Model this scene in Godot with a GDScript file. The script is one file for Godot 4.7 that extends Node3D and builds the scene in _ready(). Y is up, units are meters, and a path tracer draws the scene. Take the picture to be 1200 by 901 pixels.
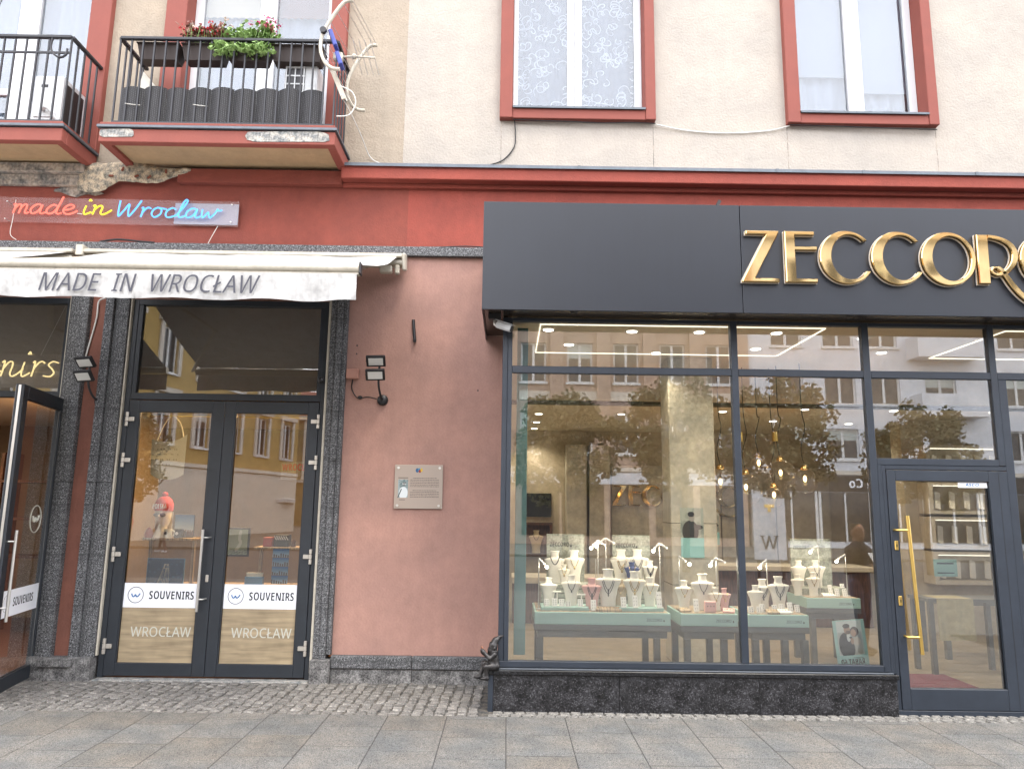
extends Node3D
# A street corner shopfront: souvenir shop on the left, jeweller on the right, flats with balconies above.
# Facade planes: the plastered wall stands at z = ZW, the jeweller's glazing at z = ZG, its fascia at z = ZF. Street side is +z.

const ZW := -7.75
const ZG := -6.88
const ZF := -6.5

var origin := {}
var rng := RandomNumberGenerator.new()
var M := {}

# ------------------------------------------------------------------ geometry collector
class Geo:
	var v := PackedVector3Array()
	var n := PackedVector3Array()
	var uv := PackedVector2Array()
	var col := PackedColorArray()
	var idx := PackedInt32Array()
	var tint := Color(1, 1, 1)
	var tinted := false

	func _tri(i: int, j: int, k: int):      # counter-clockwise seen from outside, stored clockwise
		idx.append(i); idx.append(k); idx.append(j)

	func vert(p: Vector3, nn: Vector3, t := Vector2.ZERO) -> int:
		v.append(p); n.append(nn); uv.append(t)
		if tinted: col.append(tint)
		return v.size() - 1

	func q(a: Vector3, b: Vector3, c: Vector3, d: Vector3, u0 := Vector2(0, 1), u1 := Vector2(1, 1), u2 := Vector2(1, 0), u3 := Vector2(0, 0)) -> Geo:
		var nn := (c - a).cross(d - b)
		if nn.length_squared() < 1e-16: return self
		nn = nn.normalized()
		var i := vert(a, nn, u0); vert(b, nn, u1); vert(c, nn, u2); vert(d, nn, u3)
		_tri(i, i + 1, i + 2); _tri(i, i + 2, i + 3)
		return self

	func t3(a: Vector3, b: Vector3, c: Vector3) -> Geo:
		var nn := (b - a).cross(c - a)
		if nn.length_squared() < 1e-18: return self
		nn = nn.normalized()
		var i := vert(a, nn); vert(b, nn); vert(c, nn)
		_tri(i, i + 1, i + 2)
		return self

	func qo(a: Vector3, b: Vector3, c: Vector3, d: Vector3, from: Vector3):   # turned away from a point
		if (c - a).cross(d - b).dot((a + b + c + d) * 0.25 - from) < 0: q(d, c, b, a)
		else: q(a, b, c, d)

	func to(a: Vector3, b: Vector3, c: Vector3, from: Vector3):
		if (b - a).cross(c - a).dot((a + b + c) / 3.0 - from) < 0: t3(c, b, a)
		else: t3(a, b, c)

	func box(lo: Vector3, hi: Vector3, bev := 0.0) -> Geo:
		return obox(Transform3D(Basis(), (lo + hi) * 0.5), hi - lo, bev)

	func obox(x: Transform3D, size: Vector3, bev := 0.0) -> Geo:
		var h := size.abs() * 0.5
		bev = minf(bev, minf(h.x, minf(h.y, h.z)) * 0.9)
		var o := x.origin
		var s := [-1.0, 1.0]
		var P := func(sx: float, sy: float, sz: float, k: int) -> Vector3:
			var p := Vector3(sx * (h.x - (0.0 if k == 0 else bev)), sy * (h.y - (0.0 if k == 1 else bev)), sz * (h.z - (0.0 if k == 2 else bev)))
			return x * p
		for a in s:
			qo(P.call(a, -1., -1., 0), P.call(a, 1., -1., 0), P.call(a, 1., 1., 0), P.call(a, -1., 1., 0), o)
			qo(P.call(-1., a, -1., 1), P.call(1., a, -1., 1), P.call(1., a, 1., 1), P.call(-1., a, 1., 1), o)
			qo(P.call(-1., -1., a, 2), P.call(1., -1., a, 2), P.call(1., 1., a, 2), P.call(-1., 1., a, 2), o)
		if bev > 0.0:
			for a in s:
				for b in s:
					qo(P.call(a, b, -1., 0), P.call(a, b, 1., 0), P.call(a, b, 1., 1), P.call(a, b, -1., 1), o)
					qo(P.call(a, -1., b, 0), P.call(a, 1., b, 0), P.call(a, 1., b, 2), P.call(a, -1., b, 2), o)
					qo(P.call(-1., a, b, 1), P.call(1., a, b, 1), P.call(1., a, b, 2), P.call(-1., a, b, 2), o)
					for c in s: to(P.call(a, b, c, 0), P.call(a, b, c, 1), P.call(a, b, c, 2), o)
		return self

	func bar(a: Vector3, b: Vector3, w: float, d: float, bev := 0.0) -> Geo:    # square bar from a to b
		var y := (b - a).normalized()
		var z := Vector3(0, 0, 1) if absf(y.z) < 0.9 else Vector3(1, 0, 0)
		var xx := y.cross(z).normalized()
		z = xx.cross(y)
		return obox(Transform3D(Basis(xx, y, z), (a + b) * 0.5), Vector3(w, a.distance_to(b), d), bev)

	func grid(p: Array, rows: int, cols: int, closed := false) -> Geo:   # smooth sheet of points p[r * cols + c]
		var base := v.size()
		for r in rows:
			for c in cols:
				var c0 := (c - 1 + cols) % cols if closed else maxi(c - 1, 0)
				var c1 := (c + 1) % cols if closed else mini(c + 1, cols - 1)
				var dx: Vector3 = p[r * cols + c1] - p[r * cols + c0]
				var dy: Vector3 = p[mini(r + 1, rows - 1) * cols + c] - p[maxi(r - 1, 0) * cols + c]
				var nn := dx.cross(dy)
				nn = nn.normalized() if nn.length_squared() > 1e-18 else Vector3.UP
				vert(p[r * cols + c], nn, Vector2(float(c) / maxi(cols - 1, 1), 1.0 - float(r) / maxi(rows - 1, 1)))
		for r in rows - 1:
			for c in (cols if closed else cols - 1):
				var a := base + r * cols + c
				var b := base + r * cols + (c + 1) % cols
				_tri(a, b, b + cols); _tri(a, b + cols, a + cols)
		return self

	func tube(pts: Array, r: float, seg := 6, r_end := -1.0, closed := false) -> Geo:
		var m := pts.size()
		if m < 2: return self
		var ring := []
		var last := Vector3.ZERO
		for i in m:
			var d: Vector3
			if closed: d = pts[(i + 1) % m] - pts[(i - 1 + m) % m]
			else: d = pts[mini(i + 1, m - 1)] - pts[maxi(i - 1, 0)]
			d = d.normalized() if d.length_squared() > 1e-14 else Vector3.UP
			var side := last - d * last.dot(d) if last != Vector3.ZERO else Vector3.ZERO
			if side.length_squared() < 1e-6:
				side = d.cross(Vector3.UP if absf(d.y) < 0.9 else Vector3.RIGHT)
			side = side.normalized(); last = side
			var other := d.cross(side)
			var rr := r if r_end < 0 else lerpf(r, r_end, float(i) / (m - 1))
			for k in seg:
				var an := TAU * k / seg
				ring.append(pts[i] + (side * cos(an) + other * sin(an)) * rr)
		if closed:
			for k in seg: ring.append(ring[k])
			m += 1
		grid(ring, m, seg, true)
		if not closed:
			for e in [0, m - 1]:
				var c: Vector3 = pts[e]
				var out: Vector3 = (pts[0] - pts[1]) if e == 0 else (pts[m - 1] - pts[m - 2])
				for k in seg: to(ring[e * seg + k], ring[e * seg + (k + 1) % seg], c + out.normalized() * 1e-5, c - out)
		return self

	func lathe(prof: Array, seg := 16, x := Transform3D()) -> Geo:     # Vector2(radius, height) from bottom to top
		var ring := []
		for p in prof:
			for k in seg:
				var an := -TAU * k / seg
				ring.append(x * Vector3(cos(an) * p.x, p.y, sin(an) * p.x))
		return grid(ring, prof.size(), seg, true)

	func ball(c: Vector3, r: Vector3, seg := 12, x := Basis()) -> Geo:
		var prof := []
		var m := maxi(4, seg / 2)
		for i in m + 1:
			var a := -PI / 2 + PI * i / m
			prof.append(Vector2(maxf(cos(a), 0.0005), sin(a)))
		return lathe(prof, seg, Transform3D(x * Basis.from_scale(r), c))

	func prism(poly: PackedVector2Array, x: Transform3D, depth: float, cham := 0.0) -> Geo:   # outline in x/y, face at z = depth, back at z = 0
		if Geometry2D.is_polygon_clockwise(poly): poly.reverse()
		var m := poly.size()
		var inner := poly.duplicate()
		if cham > 0.0:
			for i in m:
				var a := (poly[i] - poly[(i - 1 + m) % m]).normalized()
				var b := (poly[(i + 1) % m] - poly[i]).normalized()
				var na := Vector2(-a.y, a.x)
				var nb := Vector2(-b.y, b.x)
				var mm := na + nb
				inner[i] = poly[i] + mm * (cham / maxf(0.35, mm.length_squared() * 0.5))
		var tri := Geometry2D.triangulate_polygon(inner)
		for k in range(0, tri.size(), 3):
			var A := inner[tri[k]]; var B := inner[tri[k + 1]]; var C := inner[tri[k + 2]]
			if (B - A).cross(C - A) < 0:
				var T := B; B = C; C = T
			t3(x * Vector3(A.x, A.y, depth), x * Vector3(B.x, B.y, depth), x * Vector3(C.x, C.y, depth))
		tri = Geometry2D.triangulate_polygon(poly)
		for k in range(0, tri.size(), 3):
			var A := poly[tri[k]]; var B := poly[tri[k + 1]]; var C := poly[tri[k + 2]]
			if (B - A).cross(C - A) > 0:
				var T := B; B = C; C = T
			t3(x * Vector3(A.x, A.y, 0), x * Vector3(B.x, B.y, 0), x * Vector3(C.x, C.y, 0))
		for i in m:
			var j := (i + 1) % m
			q(x * Vector3(poly[i].x, poly[i].y, 0), x * Vector3(poly[j].x, poly[j].y, 0), x * Vector3(poly[j].x, poly[j].y, depth - cham), x * Vector3(poly[i].x, poly[i].y, depth - cham))
			if cham > 0.0:
				q(x * Vector3(poly[i].x, poly[i].y, depth - cham), x * Vector3(poly[j].x, poly[j].y, depth - cham), x * Vector3(inner[j].x, inner[j].y, depth), x * Vector3(inner[i].x, inner[i].y, depth))
		return self

	func wall(x0: float, x1: float, y0: float, y1: float, zf: float, thick: float, holes := []) -> Geo:  # a wall in the x/y plane with rectangular holes [x0, x1, y0, y1]
		var xs := [x0, x1]
		var ys := [y0, y1]
		for h in holes:
			for k in 2:
				if h[k] > x0 and h[k] < x1 and not xs.has(h[k]): xs.append(h[k])
				if h[k + 2] > y0 and h[k + 2] < y1 and not ys.has(h[k + 2]): ys.append(h[k + 2])
		xs.sort(); ys.sort()
		var solid := func(i: int, j: int) -> bool:
			if i < 0 or j < 0 or i >= xs.size() - 1 or j >= ys.size() - 1: return false
			var cx: float = (xs[i] + xs[i + 1]) * 0.5
			var cy: float = (ys[j] + ys[j + 1]) * 0.5
			for h in holes:
				if cx > h[0] and cx < h[1] and cy > h[2] and cy < h[3]: return false
			return true
		var zb := zf - thick
		for i in xs.size() - 1:
			for j in ys.size() - 1:
				if not solid.call(i, j): continue
				var a: float = xs[i]; var b: float = xs[i + 1]; var c: float = ys[j]; var d: float = ys[j + 1]
				q(Vector3(a, c, zf), Vector3(b, c, zf), Vector3(b, d, zf), Vector3(a, d, zf))
				q(Vector3(b, c, zb), Vector3(a, c, zb), Vector3(a, d, zb), Vector3(b, d, zb))
				if not solid.call(i - 1, j): q(Vector3(a, c, zb), Vector3(a, c, zf), Vector3(a, d, zf), Vector3(a, d, zb))
				if not solid.call(i + 1, j): q(Vector3(b, c, zf), Vector3(b, c, zb), Vector3(b, d, zb), Vector3(b, d, zf))
				if not solid.call(i, j - 1): q(Vector3(a, c, zb), Vector3(b, c, zb), Vector3(b, c, zf), Vector3(a, c, zf))
				if not solid.call(i, j + 1): q(Vector3(a, d, zf), Vector3(b, d, zf), Vector3(b, d, zb), Vector3(a, d, zb))
		return self

	func add_mesh(m: Mesh, x: Transform3D) -> Geo:      # a Godot mesh's triangles, moved
		for s in m.get_surface_count():
			var ar := m.surface_get_arrays(s)
			var vv: PackedVector3Array = ar[Mesh.ARRAY_VERTEX]
			var nn: PackedVector3Array = ar[Mesh.ARRAY_NORMAL]
			var base := v.size()
			for i in vv.size(): vert(x * vv[i], (x.basis * nn[i]).normalized())
			if ar[Mesh.ARRAY_INDEX] != null and ar[Mesh.ARRAY_INDEX].size() > 0:
				for i in ar[Mesh.ARRAY_INDEX]: idx.append(base + i)
			else:
				for i in vv.size(): idx.append(base + i)
		return self

	func add_geo(o: Geo, x: Transform3D) -> Geo:
		var base := v.size()
		for i in o.v.size(): vert(x * o.v[i], (x.basis * o.n[i]).normalized(), o.uv[i])
		for i in o.idx: idx.append(base + i)
		return self

	func mesh(shift := Vector3.ZERO) -> ArrayMesh:
		var ar := []
		ar.resize(Mesh.ARRAY_MAX)
		if shift != Vector3.ZERO:
			for i in v.size(): v[i] -= shift
		ar[Mesh.ARRAY_VERTEX] = v; ar[Mesh.ARRAY_NORMAL] = n; ar[Mesh.ARRAY_TEX_UV] = uv; ar[Mesh.ARRAY_INDEX] = idx
		if tinted: ar[Mesh.ARRAY_COLOR] = col
		var am := ArrayMesh.new()
		if idx.size() > 0: am.add_surface_from_arrays(Mesh.PRIMITIVE_TRIANGLES, ar)
		return am

# ------------------------------------------------------------------ objects
func V(x: float, y: float, z: float) -> Vector3: return Vector3(x, y, z)
func G() -> Geo: return Geo.new()

func numbered(called: String, parent: Node) -> String:
	var c := called
	var k := 1
	while parent.has_node(NodePath(c)):
		c = "%s_%03d" % [called, k]; k += 1
	return c

var counts := {}
func unique(called: String, parent: Node) -> String:
	var key := str(parent.get_instance_id()) + called
	var k: int = counts.get(key, 0)
	counts[key] = k + 1
	return called if k == 0 else "%s_%03d" % [called, k]

func tag(o: Node, label: String, category := "", group := "", kind := "") -> Node:
	if label: o.set_meta("label", label)
	if category: o.set_meta("category", category)
	if group: o.set_meta("group", group)
	if kind: o.set_meta("kind", kind)
	return o

func thing(called: String, label: String, category: String, at := Vector3.ZERO, group := "", kind := "") -> Node3D:
	var o := Node3D.new()
	o.name = unique(called, self)
	add_child(o, true)
	o.position = at
	origin[o] = at
	return tag(o, label, category, group, kind)

# geometry given in scene coordinates; the node's own origin is taken off
func part(called: String, g: Geo, m: Material, parent: Node, label := "", stuff := false) -> MeshInstance3D:
	var o := MeshInstance3D.new()
	o.name = unique(called, parent)
	var at: Vector3 = origin.get(parent, Vector3.ZERO)
	o.mesh = g.mesh(at)
	o.material_override = m
	parent.add_child(o, true)
	origin[o] = at
	if label: o.set_meta("label", label)
	if stuff: o.set_meta("kind", "stuff")
	return o

func piece(called: String, mesh: Mesh, x: Transform3D, m: Material, parent: Node) -> MeshInstance3D:   # one of many alike pieces sharing a mesh
	var o := MeshInstance3D.new()
	o.name = unique(called, parent)
	o.mesh = mesh; o.material_override = m
	x.origin -= origin.get(parent, Vector3.ZERO)
	o.transform = x
	parent.add_child(o, true)
	return o

func solo(called: String, g: Geo, m: Material, label: String, category: String, group := "", kind := "") -> MeshInstance3D:   # a thing that is one mesh
	var o := MeshInstance3D.new()
	o.name = unique(called, self)
	var lo := g.v[0]
	var hi := g.v[0]
	for p in g.v:
		lo = lo.min(p); hi = hi.max(p)
	var at := Vector3((lo.x + hi.x) * 0.5, lo.y, (lo.z + hi.z) * 0.5)
	o.mesh = g.mesh(at); o.material_override = m; o.position = at
	add_child(o, true)
	origin[o] = at
	tag(o, label, category, group, kind)
	return o

func copy(o: Node3D, at: Vector3, label := "", turn := 0.0, s := 1.0) -> Node3D:
	var c: Node3D = o.duplicate()
	c.name = unique(str(o.name), self)
	add_child(c, true)
	c.position = at
	c.rotation.y = turn
	c.scale = Vector3(s, s, s)
	if label: c.set_meta("label", label)
	return c

func text(s: String, h: float, depth: float, bold := false, serif := false, italic := false, width := -1.0) -> Array:   # [mesh, transform fitting cap height h and width, origin at the left of the baseline]
	var f := SystemFont.new()
	f.font_names = PackedStringArray(["Droid Serif" if serif else "Droid Sans"])
	f.font_weight = 700 if bold else 400
	f.font_italic = italic
	var t := TextMesh.new()
	t.font = f; t.text = s; t.font_size = 64; t.pixel_size = 0.01; t.depth = maxf(depth, 0.001); t.curve_step = 1.5
	var b := t.get_aabb()
	var cap := 64 * 0.01 * 0.714
	var k := h / cap
	var kx := k if width < 0 else width / maxf(b.size.x, 0.001)
	var x := Transform3D(Basis(Vector3(kx, 0, 0), Vector3((0.2 * k) if italic else 0.0, k, 0), Vector3(0, 0, 1)), Vector3.ZERO)
	x.origin = Vector3(-b.position.x * kx, 0, 0)
	# baseline: TextMesh centres vertically; capital letters without descenders start at the box's bottom
	x.origin.y = -b.position.y * k
	return [t, x]

func letters(g: Geo, s: String, at: Transform3D, h: float, depth := 0.002, bold := false, serif := false, italic := false, width := -1.0) -> Geo:
	var t := text(s, h, depth, bold, serif, italic, width)
	return g.add_mesh(t[0], at * t[1])

func spline(p: Array, step := 5) -> Array:      # Catmull-Rom through the points
	var out := []
	for i in p.size() - 1:
		var a = p[maxi(i - 1, 0)]; var b = p[i]; var c = p[i + 1]; var d = p[mini(i + 2, p.size() - 1)]
		for k in step:
			var t := float(k) / step
			out.append(0.5 * ((2.0 * b) + (c - a) * t + (2.0 * a - 5.0 * b + 4.0 * c - d) * t * t + (3.0 * b - a - 3.0 * c + d) * t * t * t))
	out.append(p[p.size() - 1])
	return out

# ------------------------------------------------------------------ bodies: one skin round tapered bones
# a bone: [from, to, radius, radius, colour]
func body(bones: Array, cell: float, k: float) -> Geo:
	var lo := Vector3(1e9, 1e9, 1e9)
	var hi := -lo
	for b in bones:
		var r := maxf(b[2], b[3]) + 3.0 * k + 2.0 * cell
		lo = lo.min(b[0] - Vector3.ONE * r).min(b[1] - Vector3.ONE * r)
		hi = hi.max(b[0] + Vector3.ONE * r).max(b[1] + Vector3.ONE * r)
	var dim := Vector3i(((hi - lo) / cell).ceil()) + Vector3i.ONE
	var sy := dim.x
	var sz := dim.x * dim.y
	var f := PackedFloat32Array(); f.resize(sz * dim.z)
	for b in bones:
		var A: Vector3 = b[0]
		var AB: Vector3 = b[1] - b[0]
		var l2 := maxf(AB.length_squared(), 1e-9)
		var ra: float = b[2]
		var rb: float = b[3]
		var r := maxf(ra, rb) + 3.5 * k
		var i0 := Vector3i(((A.min(b[1]) - Vector3.ONE * r - lo) / cell).floor()).max(Vector3i.ZERO)
		var i1 := Vector3i(((A.max(b[1]) + Vector3.ONE * r - lo) / cell).ceil()).min(dim - Vector3i.ONE)
		for z in range(i0.z, i1.z + 1):
			for y in range(i0.y, i1.y + 1):
				var at := z * sz + y * sy
				for x in range(i0.x, i1.x + 1):
					var p := lo + Vector3(x, y, z) * cell - A
					var t := clampf(p.dot(AB) / l2, 0.0, 1.0)
					var d := (p - AB * t).length() - lerpf(ra, rb, t)
					if d < 3.5 * k: f[at + x] += exp(-d / k)
	for i in f.size(): f[i] = -k * log(f[i]) if f[i] > 1e-6 else 10.0 * k
	var g := Geo.new()
	g.tinted = true
	var at_cell := {}
	for z in dim.z - 1:
		for y in dim.y - 1:
			var row := z * sz + y * sy
			for x in dim.x - 1:
				var i := row + x
				if absf(f[i]) > 2.5 * cell: continue
				var c := [f[i], f[i + 1], f[i + sy], f[i + sy + 1], f[i + sz], f[i + sz + 1], f[i + sz + sy], f[i + sz + sy + 1]]
				var neg := 0
				for e in c:
					if e < 0.0: neg += 1
				if neg == 0 or neg == 8: continue
				var sum := Vector3.ZERO
				var cnt := 0
				for e in 8:
					for ax in 3:
						var o := e ^ (1 << ax)
						if o > e and (c[e] < 0.0) != (c[o] < 0.0):
							var t: float = c[e] / (c[e] - c[o])
							var pe := Vector3(e & 1, (e >> 1) & 1, e >> 2)
							pe[ax] += t
							sum += pe; cnt += 1
				var gr := Vector3(c[1] + c[3] + c[5] + c[7] - c[0] - c[2] - c[4] - c[6], c[2] + c[3] + c[6] + c[7] - c[0] - c[1] - c[4] - c[5], c[4] + c[5] + c[6] + c[7] - c[0] - c[1] - c[2] - c[3])
				var p := lo + (Vector3(x, y, z) + sum / cnt) * cell
				var best := 1e9
				for b in bones:
					var AB: Vector3 = b[1] - b[0]
					var t := clampf((p - b[0]).dot(AB) / maxf(AB.length_squared(), 1e-9), 0.0, 1.0)
					var d: float = (p - b[0] - AB * t).length() - lerpf(b[2], b[3], t)
					if d < best:
						best = d; g.tint = b[4]
				at_cell[i] = g.vert(p, gr.normalized())
	for i in at_cell:
		# each crossed edge of this cell's low corner makes a quad of the four cells round it
		for ax in 3:
			var step: int = [1, sy, sz][ax]
			var u: int = [sy, sz, 1][ax]
			var w: int = [sz, 1, sy][ax]
			var a := f[i]
			var b := f[i + step]
			if (a < 0.0) == (b < 0.0): continue
			if not (at_cell.has(i - u) and at_cell.has(i - w) and at_cell.has(i - u - w)): continue
			var q0: int = at_cell[i]; var q1: int = at_cell[i - u]; var q2: int = at_cell[i - u - w]; var q3: int = at_cell[i - w]
			if a < 0.0:
				g._tri(q0, q1, q2); g._tri(q0, q2, q3)
			else:
				g._tri(q0, q2, q1); g._tri(q0, q3, q2)
	return g

# ------------------------------------------------------------------ textures and materials
func noise(size: int, cells: float, sd: int, oct := 3, stretch := 1, cellular := false, flat := false) -> PackedByteArray:
	var f := FastNoiseLite.new()
	f.seed = sd
	f.noise_type = FastNoiseLite.TYPE_CELLULAR if cellular else FastNoiseLite.TYPE_SIMPLEX_SMOOTH
	f.frequency = cells / size
	f.fractal_octaves = oct
	if cellular:
		f.cellular_return_type = FastNoiseLite.RETURN_CELL_VALUE
		f.fractal_type = FastNoiseLite.FRACTAL_NONE
	var im := f.get_seamless_image(size / stretch, size) if flat else f.get_seamless_image(size, size / stretch)
	if stretch > 1: im.resize(size, size, Image.INTERPOLATE_CUBIC)
	im.convert(Image.FORMAT_L8)
	return im.get_data()

# layers: [bytes, weight]; value = base + sum (b / 255 - 0.5) * weight; speckles: [bytes, below, value]
func blend(size: int, base: float, layers: Array, speckles := [], warm := 0.0) -> ImageTexture:
	var out := PackedByteArray()
	out.resize(size * size * 3)
	for i in size * size:
		var x := base
		for l in layers: x += (l[0][i] / 255.0 - 0.5) * l[1]
		for s in speckles:
			var b: int = s[0][i]
			if b < s[1]: x = lerpf(x, s[2], 0.85)
		x = clampf(x, 0.02, 1.0)
		var w := 0.0
		if warm > 0.0: w = (layers[0][0][i] / 255.0 - 0.5) * warm
		out[i * 3] = int(clampf(x + w, 0.0, 1.0) * 255); out[i * 3 + 1] = int(x * 255); out[i * 3 + 2] = int(clampf(x - w, 0.0, 1.0) * 255)
	return ImageTexture.create_from_image(Image.create_from_data(size, size, false, Image.FORMAT_RGB8, out))

func bumps(size: int, layers: Array, strength: float) -> ImageTexture:
	var out := PackedByteArray()
	out.resize(size * size)
	for i in size * size:
		var x := 0.5
		for l in layers: x += (l[0][i] / 255.0 - 0.5) * l[1]
		out[i] = int(clampf(x, 0.0, 1.0) * 255)
	var im := Image.create_from_data(size, size, false, Image.FORMAT_L8, out)
	im.convert(Image.FORMAT_RGBA8)
	im.bump_map_to_normal_map(strength)
	return ImageTexture.create_from_image(im)

func lin(r: float, g: float, b: float, a := 1.0) -> Color:
	var c := Color(r, g, b, a).linear_to_srgb()
	c.a = a
	return c

func mat(called: String, r: float, g: float, b: float, rough := 0.7, metal := 0.0, tex: Texture2D = null, tile := 1.0, norm: Texture2D = null, depth := 1.0, offset := Vector3.ZERO) -> StandardMaterial3D:
	var m := StandardMaterial3D.new()
	m.resource_name = called
	m.albedo_color = lin(r, g, b)
	m.roughness = rough; m.metallic = metal
	if tex or norm:
		m.uv1_triplanar = true; m.uv1_world_triplanar = true
		m.uv1_scale = Vector3.ONE / tile; m.uv1_offset = offset
		m.uv1_triplanar_sharpness = 6.0
	if tex: m.albedo_texture = tex
	if norm:
		m.normal_enabled = true; m.normal_texture = norm; m.normal_scale = depth
	M[called] = m
	return m

func stained(called: String, tex: Texture2D, tile: float):      # a second, larger pattern multiplied over the first
	var m: StandardMaterial3D = M[called]
	m.detail_enabled = true
	m.detail_blend_mode = BaseMaterial3D.BLEND_MODE_MUL
	m.detail_albedo = tex
	m.detail_uv_layer = BaseMaterial3D.DETAIL_UV_2
	m.uv2_triplanar = true; m.uv2_world_triplanar = true
	m.uv2_scale = Vector3.ONE / tile
	m.uv2_triplanar_sharpness = 6.0

func glow(called: String, r: float, g: float, b: float, e: float) -> StandardMaterial3D:
	var m := mat(called, r * 0.3, g * 0.3, b * 0.3, 0.4)
	m.emission_enabled = true; m.emission = lin(r, g, b); m.emission_energy_multiplier = e
	return m

func glass(called: String, r: float, g: float, b: float, a := 0.03, rough := 0.0) -> StandardMaterial3D:
	var m := mat(called, r, g, b, rough)
	m.transparency = BaseMaterial3D.TRANSPARENCY_ALPHA
	m.albedo_color.a = a
	return m

func coated_glass(called: String, r: float, g: float, b: float, bend: float):     # coated double glazing: mirrors more of the street than plain glass
	var m := mat(called, r, g, b, 0.0)
	m.albedo_color.a = 0.0
	m.transparency = BaseMaterial3D.TRANSPARENCY_ALPHA
	m.refraction_enabled = true
	m.refraction_scale = bend

func print_mat(called: String, im: Image, rough := 0.5, alpha := false) -> StandardMaterial3D:
	var m := mat(called, 1, 1, 1, rough)
	m.albedo_texture = ImageTexture.create_from_image(im)
	if alpha:
		m.transparency = BaseMaterial3D.TRANSPARENCY_ALPHA
	return m

func dab(im: Image, x: float, y: float, r: float, c: Color, ry := -1.0):     # a soft-free ellipse
	if ry < 0: ry = r
	for j in range(maxi(0, int(y - ry)), mini(im.get_height(), int(y + ry) + 1)):
		for i in range(maxi(0, int(x - r)), mini(im.get_width(), int(x + r) + 1)):
			var dx := (i - x) / r
			var dy := (j - y) / ry
			if dx * dx + dy * dy <= 1.0: im.set_pixel(i, j, im.get_pixel(i, j).lerp(Color(c, 1.0), c.a))

func stroke(im: Image, pts: Array, r: float, c: Color):
	for p in spline(pts, 14): dab(im, p.x, p.y, r, c)

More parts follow.
